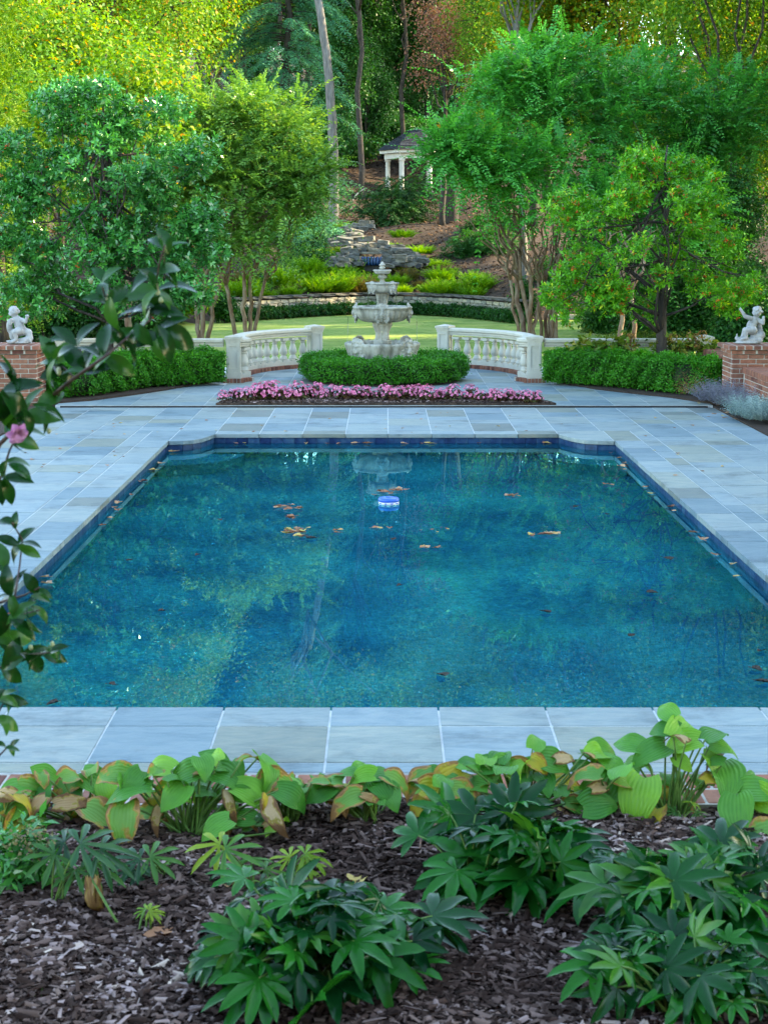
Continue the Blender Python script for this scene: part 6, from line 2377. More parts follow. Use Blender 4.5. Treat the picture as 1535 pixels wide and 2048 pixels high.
P = np.stack([x, y, soil_z(x, y) + 0.012 + 0.02 * rg.random(n_)], -1)
tag(chip_cloud('bark_shreds', P, 0.085, M['chips'], 702), 'long bark shreds lying on the mulch of the foreground bed', 'mulch', kind='stuff')


# ---- leaf shapes (length 1 along +Y, normal +Z)
def grid_leaf(name, wfun, nu, nv, cup, bend, rib, twist=0.0, curl=0.0, tipdrop=0.0, seed=0, wav=0.0):
    rg_ = random.Random(seed)
    V, F_, UV = [], [], []
    ph = rg_.uniform(0, 6)
    for i in range(nu + 1):
        u = i / nu
        w = wfun(u)
        for j in range(nv + 1):
            v = -1 + 2 * j / nv
            x = v * w
            yy = u - (0.10 * (1 - abs(v)) if False else 0)
            y0 = u
            if u < 0.25:                    # heart lobes reach back past the stalk
                y0 = u - 0.10 * (1 - u / 0.25) * abs(v) * 1.2
            z = cup * (abs(v) ** 1.6) * w + rib * math.cos(v * 5 * PI) * math.sin(PI * min(1, u * 1.05)) * (1 - 0.4 * abs(v)) + wav * math.sin(u * 9 + ph + v * 2) * abs(v)
            a = bend * u + tipdrop * max(0, u - 0.6)
            yb = y0 * math.cos(a * 0.5)
            zb = -math.sin(a * 0.5) * y0 + z
            if curl:
                xb = x * math.cos(curl * abs(v))
                zb += abs(x) * math.sin(curl * abs(v)) * -1
            else:
                xb = x
            xb += twist * u * zb
            V.append((xb, yb, zb))
            UV.append((v, u))
    for i in range(nu):
        for j in range(nv):
            a = i * (nv + 1) + j
            F_.append((a, a + 1, a + nv + 2, a + nv + 1))
    b_ = MB()
    b_.add(V, F_)
    me_ = b_.mesh(name, True)
    uvl = me_.uv_layers.new(name='uv')
    for lp in me_.loops:
        uvl.data[lp.index].uv = (UV[lp.vertex_index][0] * 0.5 + 0.5, UV[lp.vertex_index][1])
    return me_


def palm_leaf(name, lobes, sinus, width, droop, fold, seed, spread=125):
    """palmate leaf: stalk joins at the origin, middle lobe along +Y"""
    rg_ = random.Random(seed)
    V, F_, UV = [(0, 0, 0)], [], [(0.5, 0)]

    def pt(r, a, up):
        z = -droop * r * r + up
        V.append((r * math.sin(a), r * math.cos(a), z))
        UV.append((0.5, r))
        return len(V) - 1
    angs = [R(-spread + 2 * spread * k / (lobes - 1)) for k in range(lobes)]
    half = R(spread) / (lobes - 1)
    for k, a in enumerate(angs):
        ln = (1.0 - 0.42 * (abs(k - (lobes - 1) / 2) / ((lobes - 1) / 2)) ** 1.5) * rg_.uniform(.92, 1.05)
        u0 = rg_.uniform(-.02, .02)
        sl_, sr_ = pt(sinus * ln, a - half * 0.98, fold), pt(sinus * ln, a + half * 0.98, fold)
        m1 = pt(sinus * ln, a, -0.01 + u0)
        wl, wr = pt(ln * 0.66, a - width / ln, fold * 1.1 + u0), pt(ln * 0.66, a + width / ln, fold * 1.1 + u0)
        m2 = pt(ln * 0.66, a, u0 - 0.01)
        vl, vr = pt(ln * 0.86, a - width * 0.55 / ln, fold * .5 + u0), pt(ln * 0.86, a + width * 0.55 / ln, fold * .5 + u0)
        m3 = pt(ln * 0.86, a, u0 - 0.02)
        tp = pt(ln, a, u0 - 0.04)
        F_ += [(0, m1, sl_), (0, sr_, m1), (sl_, m1, m2, wl), (m1, sr_, wr, m2), (wl, m2, m3, vl), (m2, wr, vr, m3), (vl, m3, tp), (m3, vr, tp)]
    b_ = MB()
    b_.add(V, F_)
    me_ = b_.mesh(name, True)
    uvl = me_.uv_layers.new(name='uv')
    for lp in me_.loops:
        uvl.data[lp.index].uv = UV[lp.vertex_index]
    return me_


def big_leaf_mat(name, c0, c1, edge=None, rough=0.35, trans=0.3, veins=0.0, edge_at=0.75, spec=0.5, spot=None):
    """leaf blade: colour varies by leaf, optional parched colour creeping in from the rim, ribbed veins"""
    m, N, L, out = new_mat(name)
    uv = N.new('ShaderNodeUVMap')
    oi = N.new('ShaderNodeObjectInfo')
    tc = N.new('ShaderNodeTexCoord')
    nz = N.new('ShaderNodeTexNoise')
    nz.inputs['Scale'].default_value = 4.5
    nz.inputs['Detail'].default_value = 4
    ofs = N.new('ShaderNodeVectorMath')
    ofs.operation = 'SCALE'
    ofs.inputs[0].default_value = (31, 17, 11)
    L.new(oi.outputs['Random'], ofs.inputs['Scale'])
    add = N.new('ShaderNodeVectorMath')
    add.operation = 'ADD'
    L.new(tc.outputs['Object'], add.inputs[0])
    L.new(ofs.outputs[0], add.inputs[1])
    L.new(add.outputs[0], nz.inputs['Vector'])
    mix = N.new('ShaderNodeMix')
    mix.data_type = 'RGBA'
    mf = N.new('ShaderNodeMath')
    mf.operation = 'MULTIPLY_ADD'
    L.new(nz.outputs['Fac'], mf.inputs[0])
    mf.inputs[1].default_value = 0.7
    sb = N.new('ShaderNodeMath')
    sb.operation = 'SUBTRACT'
    L.new(oi.outputs['Random'], sb.inputs[0])
    sb.inputs[1].default_value = 0.35
    L.new(sb.outputs[0], mf.inputs[2])
    L.new(mf.outputs[0], mix.inputs[0])
    mix.clamp_factor = True
    mix.inputs[6].default_value = (*c0, 1)
    mix.inputs[7].default_value = (*c1, 1)
    col = mix.outputs[2]
    sep = N.new('ShaderNodeSeparateXYZ')
    L.new(uv.outputs[0], sep.inputs[0])
    if edge:
        vv = N.new('ShaderNodeMath')        # |v|
        vv.operation = 'MULTIPLY_ADD'
        L.new(sep.outputs[0], vv.inputs[0])
        vv.inputs[1].default_value = 2
        vv.inputs[2].default_value = -1
        ab = N.new('ShaderNodeMath')
        ab.operation = 'ABSOLUTE'
        L.new(vv.outputs[0], ab.inputs[0])
        mxm = N.new('ShaderNodeMath')
        mxm.operation = 'MAXIMUM'
        L.new(ab.outputs[0], mxm.inputs[0])
        L.new(sep.outputs[1], mxm.inputs[1])
        nn = N.new('ShaderNodeMath')
        nn.operation = 'MULTIPLY_ADD'
        L.new(nz.outputs['Fac'], nn.inputs[0])
        nn.inputs[1].default_value = 1.35
        L.new(mxm.outputs[0], nn.inputs[2])
        er = ramp(N, [(0, (0, 0, 0)), (edge_at + 0.30, (0, 0, 0)), (min(1, edge_at + 0.40), (1, 1, 1))])
        mr = N.new('ShaderNodeMapRange')
        mr.inputs['From Min'].default_value = edge_at + 0.58
        mr.inputs['From Max'].default_value = edge_at + 0.85
        L.new(nn.outputs[0], mr.inputs['Value'])
        N.remove(er)
        r2 = ramp(N, [(0, c1), (0.4, (0.30, 0.24, 0.03)), (0.75, edge), (1, (edge[0] * .6, edge[1] * .55, edge[2] * .6))])
        L.new(mr.outputs[0], r2.inputs['Fac'])
        m2 = N.new('ShaderNodeMix')
        m2.data_type = 'RGBA'
        st = N.new('ShaderNodeMath')
        st.operation = 'GREATER_THAN'
        L.new(mr.outputs[0], st.inputs[0])
        st.inputs[1].default_value = 0.02
        mm = N.new('ShaderNodeMath')
        mm.operation = 'MULTIPLY'
        mm.use_clamp = True
        L.new(mr.outputs[0], mm.inputs[0])
        mm.inputs[1].default_value = 4
        L.new(mm.outputs[0], m2.inputs[0])
        L.new(col, m2.inputs[6])
        L.new(r2.outputs['Color'], m2.inputs[7])
        col = m2.outputs[2]
    p = N.new('ShaderNodeBsdfPrincipled')
    p.inputs['Roughness'].default_value = rough
    p.inputs['Specular IOR Level'].default_value = spec * 0.7
    L.new(col, p.inputs['Base Color'])
    if veins:
        wv = N.new('ShaderNodeMath')
        wv.operation = 'MULTIPLY'
        L.new(sep.outputs[0], wv.inputs[0])
        wv.inputs[1].default_value = 2 * PI * 9
        sn = N.new('ShaderNodeMath')
        sn.operation = 'SINE'
        L.new(wv.outputs[0], sn.inputs[0])
        bp = N.new('ShaderNodeBump')
        bp.inputs['Strength'].default_value = veins
        bp.inputs['Distance'].default_value = 0.004
        L.new(sn.outputs[0], bp.inputs['Height'])
        L.new(bp.outputs[0], p.inputs['Normal'])
    t_ = N.new('ShaderNodeBsdfTranslucent')
    mu = N.new('ShaderNodeMix')
    mu.data_type = 'RGBA'
    mu.blend_type = 'MULTIPLY'
    mu.inputs[0].default_value = 1
    L.new(col, mu.inputs[6])
    mu.inputs[7].default_value = (1.3, 1.2, 0.5, 1)
    L.new(mu.outputs[2], t_.inputs['Color'])
    ms = N.new('ShaderNodeMixShader')
    ms.inputs[0].default_value = trans
    L.new(p.outputs[0], ms.inputs[1])
    L.new(t_.outputs[0], ms.inputs[2])
    L.new(ms.outputs[0], out.inputs['Surface'])
    return m


HM = {'green': big_leaf_mat('hosta_green', (0.035, 0.19, 0.022), (0.10, 0.33, 0.035), None, 0.40, 0.3, 0.35),
      'light': big_leaf_mat('hosta_light', (0.13, 0.38, 0.035), (0.22, 0.48, 0.05), None, 0.42, 0.35, 0.35),
      'edge': big_leaf_mat('hosta_edge', (0.10, 0.28, 0.05), (0.18, 0.36, 0.06), (0.48, 0.27, 0.09), 0.5, 0.3, 0.35, 0.72),
      'yellow': big_leaf_mat('hosta_yellow', (0.32, 0.34, 0.035), (0.52, 0.38, 0.03), (0.46, 0.25, 0.06), 0.5, 0.35, 0.35, 0.75),
      'brown': big_leaf_mat('hosta_brown', (0.36, 0.21, 0.08), (0.52, 0.36, 0.19), (0.30, 0.16, 0.06), 0.65, 0.25, 0.35, 0.55)}
FM = {'dark': big_leaf_mat('fatsia_dark', (0.0015, 0.034, 0.009), (0.006, 0.070, 0.012), None, 0.18, 0.14, 0, spec=0.26),
      'mid': big_leaf_mat('fatsia_mid', (0.004, 0.078, 0.010), (0.016, 0.145, 0.014), None, 0.2, 0.18, 0, spec=0.26),
      'new': big_leaf_mat('fatsia_new', (0.022, 0.13, 0.014), (0.055, 0.21, 0.02), None, 0.32, 0.3, 0, spec=0.5)}
LM = {'dark': big_leaf_mat('hellebore_dark', (0.010, 0.065, 0.022), (0.025, 0.11, 0.03), None, 0.35, 0.25, 0), 'lime': big_leaf_mat('hellebore_lime', (0.12, 0.28, 0.02), (0.26, 0.38, 0.025), None, 0.45, 0.35, 0),
      'green': big_leaf_mat('hellebore_green', (0.035, 0.14, 0.02), (0.07, 0.22, 0.028), None, 0.4, 0.3, 0)}
CM = {'top': big_leaf_mat('camellia_dark', (0.004, 0.034, 0.006), (0.010, 0.065, 0.010), None, 0.18, 0.18, 0, spec=0.3), 'new': big_leaf_mat('camellia_new', (0.015, 0.09, 0.012), (0.035, 0.14, 0.018), None, 0.32, 0.35, 0, spec=0.55)}

hw = lambda a: (lambda u: a * (math.sin(PI * (0.10 + 0.90 * u) ** 0.72) ** 0.85) + 0.002 if u < 1 else 0.002)
HSH = {}
for mk in HM:
    HSH[mk] = []
    for v in range(4):
        r_ = random.Random(hash((mk, v)) % 1000 if False else (ord(mk[0]) * 7 + v))
        if mk == 'brown':
            me_ = grid_leaf('leaf', hw(r_.uniform(.24, .32)), 12, 10, r_.uniform(.3, .8), r_.uniform(1.2, 2.0), .012, 0.3, r_.uniform(.5, 1.0), 0.5, v, 0.05)
        else:
            me_ = grid_leaf('leaf', hw(r_.uniform(.32, .42)), 12, 12, r_.uniform(.10, .55), r_.uniform(.6, 1.8), .0035, r_.uniform(-.3, .3), 0, r_.uniform(.2, .8), v, 0.05 if mk in ('edge', 'yellow') else 0.03)
        me_.materials.append(HM[mk])
        HSH[mk].append(me_)


def axes_matrix(loc, d, n):
    y = Vector(d).normalized()
    x = y.cross(Vector(n)).normalized()
    z = x.cross(y)
    m_ = Matrix((x, y, z)).transposed().to_4x4()
    m_.translation = loc
    return m_


def put_leaf(name, me_, parent, loc, d, n, s):
    o_ = bpy.data.objects.new(name, me_)
    link(o_, parent)
    o_.matrix_local = Matrix.Translation(-Vector(parent.location)) @ axes_matrix(Vector(loc), d, n) @ Matrix.Scale(s, 4)
    return o_


def stalk(parent, pts, r0, r1, mat=None, name='stalk'):
    b_ = MB()
    n1 = len(pts)
    b_.tube(pts, [r0 + (r1 - r0) * i / (n1 - 1) for i in range(n1)], 5)
    return b_.build(name, mat or M['stalk'], parent, smooth=True)


def arc_pts(p0, p1, lift, n=6):
    p0, p1 = Vector(p0), Vector(p1)
    return [p0 + (p1 - p0) * (i / n) + Vector((0, 0, lift * math.sin(PI * i / n))) for i in range(n + 1)]


def hosta(label, px, py, seed, specs):
    """specs: (px, py, length px, azimuth deg in the picture plane, kind, dY) of each blade as it shows"""
    q_ = random.Random(seed)
    base = gnd(px, py, 0.0)
    base.z = float(soil_z(base.x, min(base.y, 7.1)))
    t = thing('hosta', label, 'plant', base, 0, 'hostas along the brick edging')
    xs = [s_[0] for s_ in specs]
    ys = [s_[1] for s_ in specs]
    fill = []
    for k in range(int(len(specs) * 1.7)):   # smaller blades filling the clump
        fill.append((q_.uniform(min(xs), max(xs)) * 0.85 + px * 0.15, q_.uniform(min(ys) + 25, max(ys)), q_.uniform(45, 75), q_.uniform(0, 360), q_.choice(('green', 'green', 'green', 'light', 'edge', 'yellow', 'brown')), q_.uniform(-.05, .16)))
    for (lx, ly, ln, ang, kind, dy) in list(specs) + fill:
        Y = base.y + dy
        c = at(lx, ly, Y)
        L_ = ln * Y / FPX * 0.84
        a = R(ang + q_.gauss(0, 18))
        # blade axis: ang 0 = right in the picture, 90 = up/away, 270 = towards the viewer and down
        d = Vector((math.cos(a), 0.75 * math.sin(a) + 0.1 * q_.uniform(-1, 1), 0.35 * math.sin(a) + q_.uniform(-.05, .15)))
        d.normalize()
        nrm_ = Vector((q_.gauss(0, .35), -0.45 + q_.gauss(0, .35), 0.8))
        st = c - d * L_ * 0.5
        o_ = put_leaf('leaf', q_.choice(HSH[kind]), t, st, d, nrm_, L_ * 1.12)
        b0 = base + Vector((q_.uniform(-.04, .04), q_.uniform(-.03, .03), -0.01))
        stalk(t, arc_pts(b0, st, 0.04 * q_.uniform(-.2, 1)), 0.007, 0.004)
    return t


hosta('hosta with browned leaves at the far left of the front bed', 165, 1655, 1, [
    (45, 1580, 80, 95, 'green', 0), (95, 1550, 75, 20, 'green', .05), (150, 1545, 70, 35, 'edge', 0), (130, 1570, 70, 200, 'edge', .02), (190, 1560, 90, 350, 'green', .05), (150, 1600, 100, 345, 'brown', -.1), (215, 1585, 70, 300, 'light', 0), (60, 1610, 90, 190, 'brown', -.15), (30, 1650, 80, 250, 'yellow', -.2),
    (210, 1630, 110, 350, 'edge', -.15), (85, 1590, 60, 240, 'green', -.05), (180, 1530, 60, 60, 'edge', .1)])
hosta('big hosta with drooping yellow-tipped leaves left of centre', 378, 1692, 2, [
    (300, 1530, 110, 165, 'light', .05), (360, 1545, 100, 190, 'green', .0), (255, 1580, 110, 190, 'green', -.05), (350, 1590, 80, 235, 'green', -.1), (440, 1520, 90, 30, 'green', .1), (420, 1505, 70, 120, 'light', .1), (455, 1550, 90, 340, 'green', .05), (500, 1510, 60, 70, 'edge', .1), (545, 1530, 100, 350, 'green', .1),
    (510, 1580, 100, 330, 'light', 0), (460, 1600, 80, 300, 'brown', -.05), (245, 1640, 110, 260, 'edge', -.15), (310, 1630, 70, 280, 'brown', -.1), (540, 1625, 100, 300, 'brown', -.1), (430, 1650, 80, 250, 'green', -.2), (400, 1560, 80, 80, 'green', .1), (560, 1560, 90, 10, 'edge', .1), (590, 1590, 90, 340, 'green', 0), (330, 1560, 70, 150, 'edge', .1), (220, 1545, 90, 160, 'edge', .05)])
hosta('hosta with a white scorched leaf in the middle of the bed', 740, 1668, 3, [
    (680, 1540, 70, 160, 'green', .05), (650, 1560, 80, 190, 'edge', 0), (720, 1550, 70, 200, 'light', 0), (690, 1600, 90, 220, 'edge', -.1), (745, 1595, 60, 350, 'brown', -.1), (770, 1545, 70, 10, 'green', .05), (800, 1560, 80, 340, 'edge', 0), (730, 1530, 60, 70, 'green', .1), (640, 1585, 70, 210, 'green', -.05), (780, 1590, 70, 310, 'green', -.05)])
hosta('hosta with curled brown leaf tips right of centre', 1050, 1650, 4, [
    (830, 1550, 80, 170, 'brown', .05), (890, 1560, 100, 190, 'yellow', 0), (920, 1590, 90, 210, 'brown', -.05), (880, 1600, 80, 200, 'edge', -.05), (970, 1530, 80, 175, 'green', .05), (1000, 1505, 70, 100, 'green', .1), (1075, 1480, 60, 70, 'green', .1), (1110, 1520, 90, 350, 'green', .05), (1140, 1510, 80, 25, 'brown', .08), (1030, 1540, 80, 200, 'light', 0),
    (1050, 1620, 90, 275, 'green', -.15), (1180, 1540, 80, 10, 'green', .1), (1090, 1560, 70, 330, 'green', 0), (960, 1560, 80, 200, 'edge', 0), (1205, 1500, 80, 30, 'light', .15), (1230, 1530, 80, 350, 'green', .1)])
hosta('tall fresh green hosta at the right of the front bed', 1345, 1632, 5, [
    (1370, 1450, 100, 60, 'light', .05), (1325, 1455, 70, 150, 'green', .05), (1360, 1480, 90, 195, 'light', 0), (1430, 1460, 80, 60, 'green', .05), (1450, 1490, 80, 350, 'green', .05), (1300, 1500, 90, 200, 'green', 0), (1275, 1590, 130, 262, 'light', -.2), (1210, 1580, 110, 245, 'green', -.12), (1150, 1575, 110, 15, 'yellow', .05), (1455, 1550, 110, 300, 'green', 0),
    (1225, 1630, 80, 300, 'yellow', -.1), (1300, 1640, 90, 265, 'yellow', -.2), (1130, 1640, 80, 285, 'brown', -.2), (1400, 1540, 90, 100, 'light', .1), (1340, 1540, 80, 90, 'green', .1), (1430, 1520, 70, 340, 'light', .02), (1330, 1420, 60, 120, 'green', .1), (1250, 1520, 90, 150, 'green', .1)])
hosta('low hosta with a yellow brown-edged leaf at the right margin', 1535, 1640, 6, [
    (1490, 1575, 100, 170, 'green', 0), (1470, 1620, 110, 262, 'green', -.15), (1515, 1660, 110, 235, 'edge', -.25), (1520, 1550, 80, 60, 'green', .1), (1530, 1600, 90, 300, 'light', -.05), (1500, 1690, 80, 240, 'yellow', -.3)])

def rand_specs(seed, x0, x1, y0, y1, n):
    q_ = random.Random(seed)
    out = []
    for _ in range(n):
        x, y = q_.uniform(x0, x1), q_.uniform(y0, y1)
        side = 0 if x > (x0 + x1) / 2 else 180
        out.append((x, y, q_.uniform(60, 90), side + q_.gauss(0, 45) * (1 if side == 0 else -1), q_.choice(('green', 'green', 'light', 'edge', 'edge', 'yellow', 'brown')), q_.uniform(-.1, .1)))
    return out


hosta('small hosta between the big left hosta and the scorched one', 580, 1660, 7, rand_specs(7, 520, 660, 1545, 1610, 9))
hosta('small ragged hosta between the scorched one and the curled one', 870, 1655, 8, rand_specs(8, 800, 950, 1550, 1610, 9))
hosta('ragged hosta cut by the left margin', 10, 1670, 9, rand_specs(9, -20, 90, 1560, 1650, 9))
hosta('leafy hosta between the curled one and the tall one', 1200, 1650, 10, rand_specs(10, 1130, 1270, 1530, 1620, 9))

FSH = {}
for mk in FM:
    FSH[mk] = []
    for v in range(4):
        me_ = palm_leaf('leaf', (7, 8, 7, 7)[v], 0.46, 0.175, 0.12 + 0.07 * v, 0.05, v + ord(mk[0]))
        me_.materials.append(FM[mk])
        FSH[mk].append(me_)
LSH = {}
for mk in LM:
    LSH[mk] = []
    for v in range(3):
        me_ = palm_leaf('leaf', (7, 6, 7)[v], 0.13, 0.125, 0.25 + 0.15 * v, 0.04, v + 9 + ord(mk[0]), 110)
        me_.materials.append(LM[mk])
        LSH[mk].append(me_)


def fatsia(label, x0, x1, y0, y1, Y, nleaf, seed, lmin=150, lmax=230):
    """loose mound of glossy hand-shaped leaves held out flat on stalks, filling the given picture box at distance Y"""
    q_ = random.Random(seed)
    pc = at((x0 + x1) / 2, y1 - 60, Y)
    base = Vector((pc.x, Y, float(soil_z(pc.x, Y))))
    t = thing('fatsia', label, 'plant', base, 0, 'fatsias in the front bed')
    k = Y / FPX
    hx = (x1 - x0) / 2 * k
    topz = at((x0 + x1) / 2, y0, Y).z
    hh = max(0.2, topz - base.z)
    crowns = [(q_.uniform(-.55, .55), q_.uniform(-.4, .4), q_.uniform(.75, 1.0)) for _ in range(7)]
    for i in range(nleaf):                   # several leafy shoots, each with its own whorl
        sx, sy, sh = crowns[i % 7]
        az = q_.uniform(0, 2 * PI)
        up = q_.random() ** 0.8
        rr = (0.52 - 0.30 * up) * q_.uniform(.7, 1.25)
        d = Vector((math.cos(az), math.sin(az), up))
        c = base + Vector(((sx + math.cos(az) * rr) * hx, (sy + math.sin(az) * rr * 0.8) * hx, 0.05 + (0.12 + 0.80 * up) * hh * sh * (1 - 0.35 * (sx * sx + sy * sy))))
        L_ = q_.uniform(lmin * 0.75, lmax * 1.05) * k * 0.58 * (1.05 - 0.25 * up)
        az2 = az + q_.gauss(0, .5)
        pit = q_.gauss(-0.30 + 0.75 * up, 0.35)
        ld = Vector((math.cos(az2), math.sin(az2), pit))
        nv = Vector((math.cos(az) * 0.3 + q_.gauss(0, .28), -0.35 + math.sin(az) * 0.3 + q_.gauss(0, .28), 0.85))
        kind = 'new' if (d.z > 0.7 and q_.random() < 0.25) else ('mid' if q_.random() < 0.5 else 'dark')
        put_leaf('leaf', q_.choice(FSH[kind]), t, c - ld.normalized() * L_ * 0.2, ld, nv, L_)
        b0 = base + Vector((d.x * hx * 0.15, d.y * hx * 0.12, 0.0))
        stalk(t, arc_pts(b0, c - ld.normalized() * L_ * 0.2, 0.05), 0.006, 0.0035)
    return t


fatsia('glossy dark fatsia clump at the bottom centre', 340, 930, 1765, 2100, 5.30, 78, 21)
fatsia('glossy dark fatsia clump right of centre below the hostas', 735, 1190, 1590, 1950, 6.05, 66, 22)
fatsia('large glossy fatsia at the right edge of the front bed', 1110, 1640, 1690, 2060, 5.65, 92, 23)
fatsia('low fatsia in the bottom right corner', 1110, 1600, 1900, 2150, 5.05, 48, 24)


def hellebore(label, px, py, leafs, seed):
    q_ = random.Random(seed)
    base = gnd(px, py)
    base.z = float(soil_z(base.x, base.y))
    t = thing('hellebore', label, 'plant', base, 0, 'hellebores in the front bed')
    for (lx, ly, ln, ang, kind) in leafs:
        Y = base.y + q_.uniform(-.08, .08)
        c = at(lx, ly, Y)
        L_ = ln * Y / FPX * 0.62
        a = R(ang)
        d = Vector((math.cos(a), 0.7 * math.sin(a), 0.15 * math.sin(a) - 0.12))
        put_leaf('leaf', q_.choice(LSH[kind]), t, c, d, Vector((q_.uniform(-.2, .2), -.45, .85)), L_)
        stalk(t, arc_pts(base + Vector((q_.uniform(-.03, .03), q_.uniform(-.03, .03), 0)), c, 0.03), 0.0045, 0.0028)
    return t


hellebore('hellebore with broad blue-green leaves at the left of the front bed', 120, 1835, [(160, 1690, 170, 20, 'dark'), (130, 1685, 150, 170, 'dark'), (200, 1700, 150, 320, 'dark'), (110, 1710, 130, 230, 'green'), (190, 1730, 130, 300, 'green'), (150, 1740, 110, 260, 'green')], 31)
hellebore('hellebore leaning over two pale stalks left of the big hosta', 330, 1780, [(300, 1715, 130, 10, 'green'), (280, 1720, 120, 200, 'dark'), (310, 1740, 110, 330, 'green'), (270, 1740, 110, 240, 'dark')], 32)
hellebore('bushy hellebore in front of the big hosta', 500, 1810, [(500, 1720, 110, 90, 'green'), (530, 1740, 110, 20, 'green'), (470, 1740, 120, 170, 'dark'), (520, 1765, 110, 320, 'dark'), (490, 1770, 110, 240, 'green'), (440, 1690, 130, 200, 'lime'), (450, 1700, 140, 340, 'green')], 33)
hellebore('yellow-green hellebore left of the middle fatsia', 585, 1765, [(610, 1710, 110, 10, 'lime'), (580, 1715, 90, 150, 'lime'), (600, 1730, 100, 320, 'lime')], 34)
hellebore('pale lime hellebore between the fatsias and the tall hosta', 1165, 1755, [(1120, 1680, 100, 150, 'lime'), (1110, 1700, 90, 220, 'lime'), (1150, 1690, 100, 40, 'lime'), (1170, 1705, 100, 340, 'lime'), (1140, 1720, 90, 280, 'green')], 35)
hellebore('lone lime seedling standing in the bare mulch', 288, 1890, [(298, 1822, 60, 20, 'lime'), (292, 1820, 60, 130, 'lime'), (302, 1826, 50, 340, 'lime')], 36)
hellebore('tiny seedling at the bottom left corner of the mulch', 62, 2045, [(60, 2030, 60, 150, 'lime'), (75, 2032, 60, 10, 'lime')], 37)
hellebore('tiny seedling just right of the corner seedling', 175, 2030, [(170, 2012, 60, 130, 'green'), (182, 2016, 50, 20, 'lime')], 38)
hellebore('tiny upright seedling near the left edge of the mulch', 75, 2015, [(72, 2000, 40, 110, 'lime'), (85, 2010, 40, 10, 'lime')], 39)
hellebore('small green seedling under the tall hosta', 1370, 1650, [(1380, 1605, 50, 60, 'lime'), (1350, 1625, 60, 200, 'green'), (1390, 1625, 60, 340, 'green')], 40)

# wilted leaf on its pale stalk
base = gnd(262, 1890)
t = thing('wilted_leaf', 'wilted grey-brown leaf hanging from a pale leaning stalk', 'leaf', base)
c = at(185, 1760, base.y + 0.1)
stalk(t, [base, at(225, 1830, base.y + .05), c], 0.006, 0.005)
for (d, n) in (((-0.5, -0.2, -1), (-.5, -1, .2)), ((0.25, -0.2, -1), (.5, -1, .1)), ((0.0, -.4, -1), (.1, -1, .3))):
    put_leaf('leaf', HSH['brown'][1], t, c, Vector(d), Vector(n), 0.19)

# dark glossy pieris with pale buds at the far left
q = random.Random(55)
rg = np.random.default_rng(55)
base = at(10, 1780, 6.1)
base.z = 0.0
t = thing('pieris_shrub', 'dark glossy small-leaved shrub with pale buds at the left edge', 'shrub', base)
P, O = sample_blobs(rg, [(tuple(at(x, y, 6.1)), (r_ * 6.1 / FPX,) * 3) for x, y, r_ in ((20, 1720, 70), (60, 1700, 55), (10, 1790, 60), (80, 1750, 45))], 150, 0.5)
leaf_obj('foliage', [clump_leaves(rg, P, O, 6, 0.022, 0.062, 0.022)], M['lf_holly'], t)
P, O = sample_blobs(rg, [(tuple(at(60, 1680, 6.0)), (0.10, 0.06, 0.05))], 60, 0.5)
leaf_obj('buds', [clump_leaves(rg, P, O, 2, 0.008, 0.016, 0.012)], M['lf_panicle'], t)['kind'] = 'stuff'
b = MB()
for k in range(6):
    limb(b, q, base + Vector((q.uniform(-.03, .03), 0, -0.02)), at(q.uniform(0, 90), q.uniform(1680, 1760), 6.1), 0.008, 0.004, 5, .1, 5)
b.build('stems', M['twig'], t)
# fallen leaves on the mulch
for (px, py, lab) in ((715, 1775, 'pale curled dry leaf on the mulch left of the middle fatsia'), (465, 1810, 'red fallen leaf on the mulch below the bushy hellebore'), (640, 1990, 'crimson leaf caught in the bottom centre fatsia'), (320, 1900, 'yellow-green fallen leaf on the bare mulch')):
    p = gnd(px, py)
    fallen(p.x, p.y, float(soil_z(p.x, p.y)) + 0.03, lab, None, s=1.1)

# ================================================================== camellia reaching in from the left
YC = 4.25
root = Vector((-1.55, 4.4, 0.0))
cam_t = thing('camellia', 'dark camellia branches reaching in from the left with one pink flower', 'shrub', root)
cl = lambda a, bt: (lambda u: a * math.sin(PI * u ** 0.85) ** 0.8 + 0.002 if 0 < u < 1 else 0.004)
CSH = {'top': [], 'new': []}
for mk in CSH:
    for v in range(4):
        me_ = grid_leaf('leaf', cl(0.23 + .02 * v, 0), 8, 6, 0.25, 0.5 + 0.2 * v, 0.0, 0.1 * v, 0, 0.3, v)
        me_.materials.append(CM[mk])
        CSH[mk].append(me_)
q = random.Random(99)


def cbranch(pts_px, r0, r1, name='branch', dY=0.0):
    b_ = MB()
    pts = [at(x, y, YC + dY + 0.12 * math.sin(i * 1.3)) for i, (x, y) in enumerate(pts_px)]
    dense = []
    for i in range(len(pts) - 1):
        for f in (0, .33, .66):
            dense.append(pts[i] + (pts[i + 1] - pts[i]) * f)
    dense.append(pts[-1])
    n1 = len(dense)
    b_.tube(dense, [r0 + (r1 - r0) * i / (n1 - 1) for i in range(n1)], 6)
    b_.build(name, M['twig'], cam_t, smooth=True)
    return pts


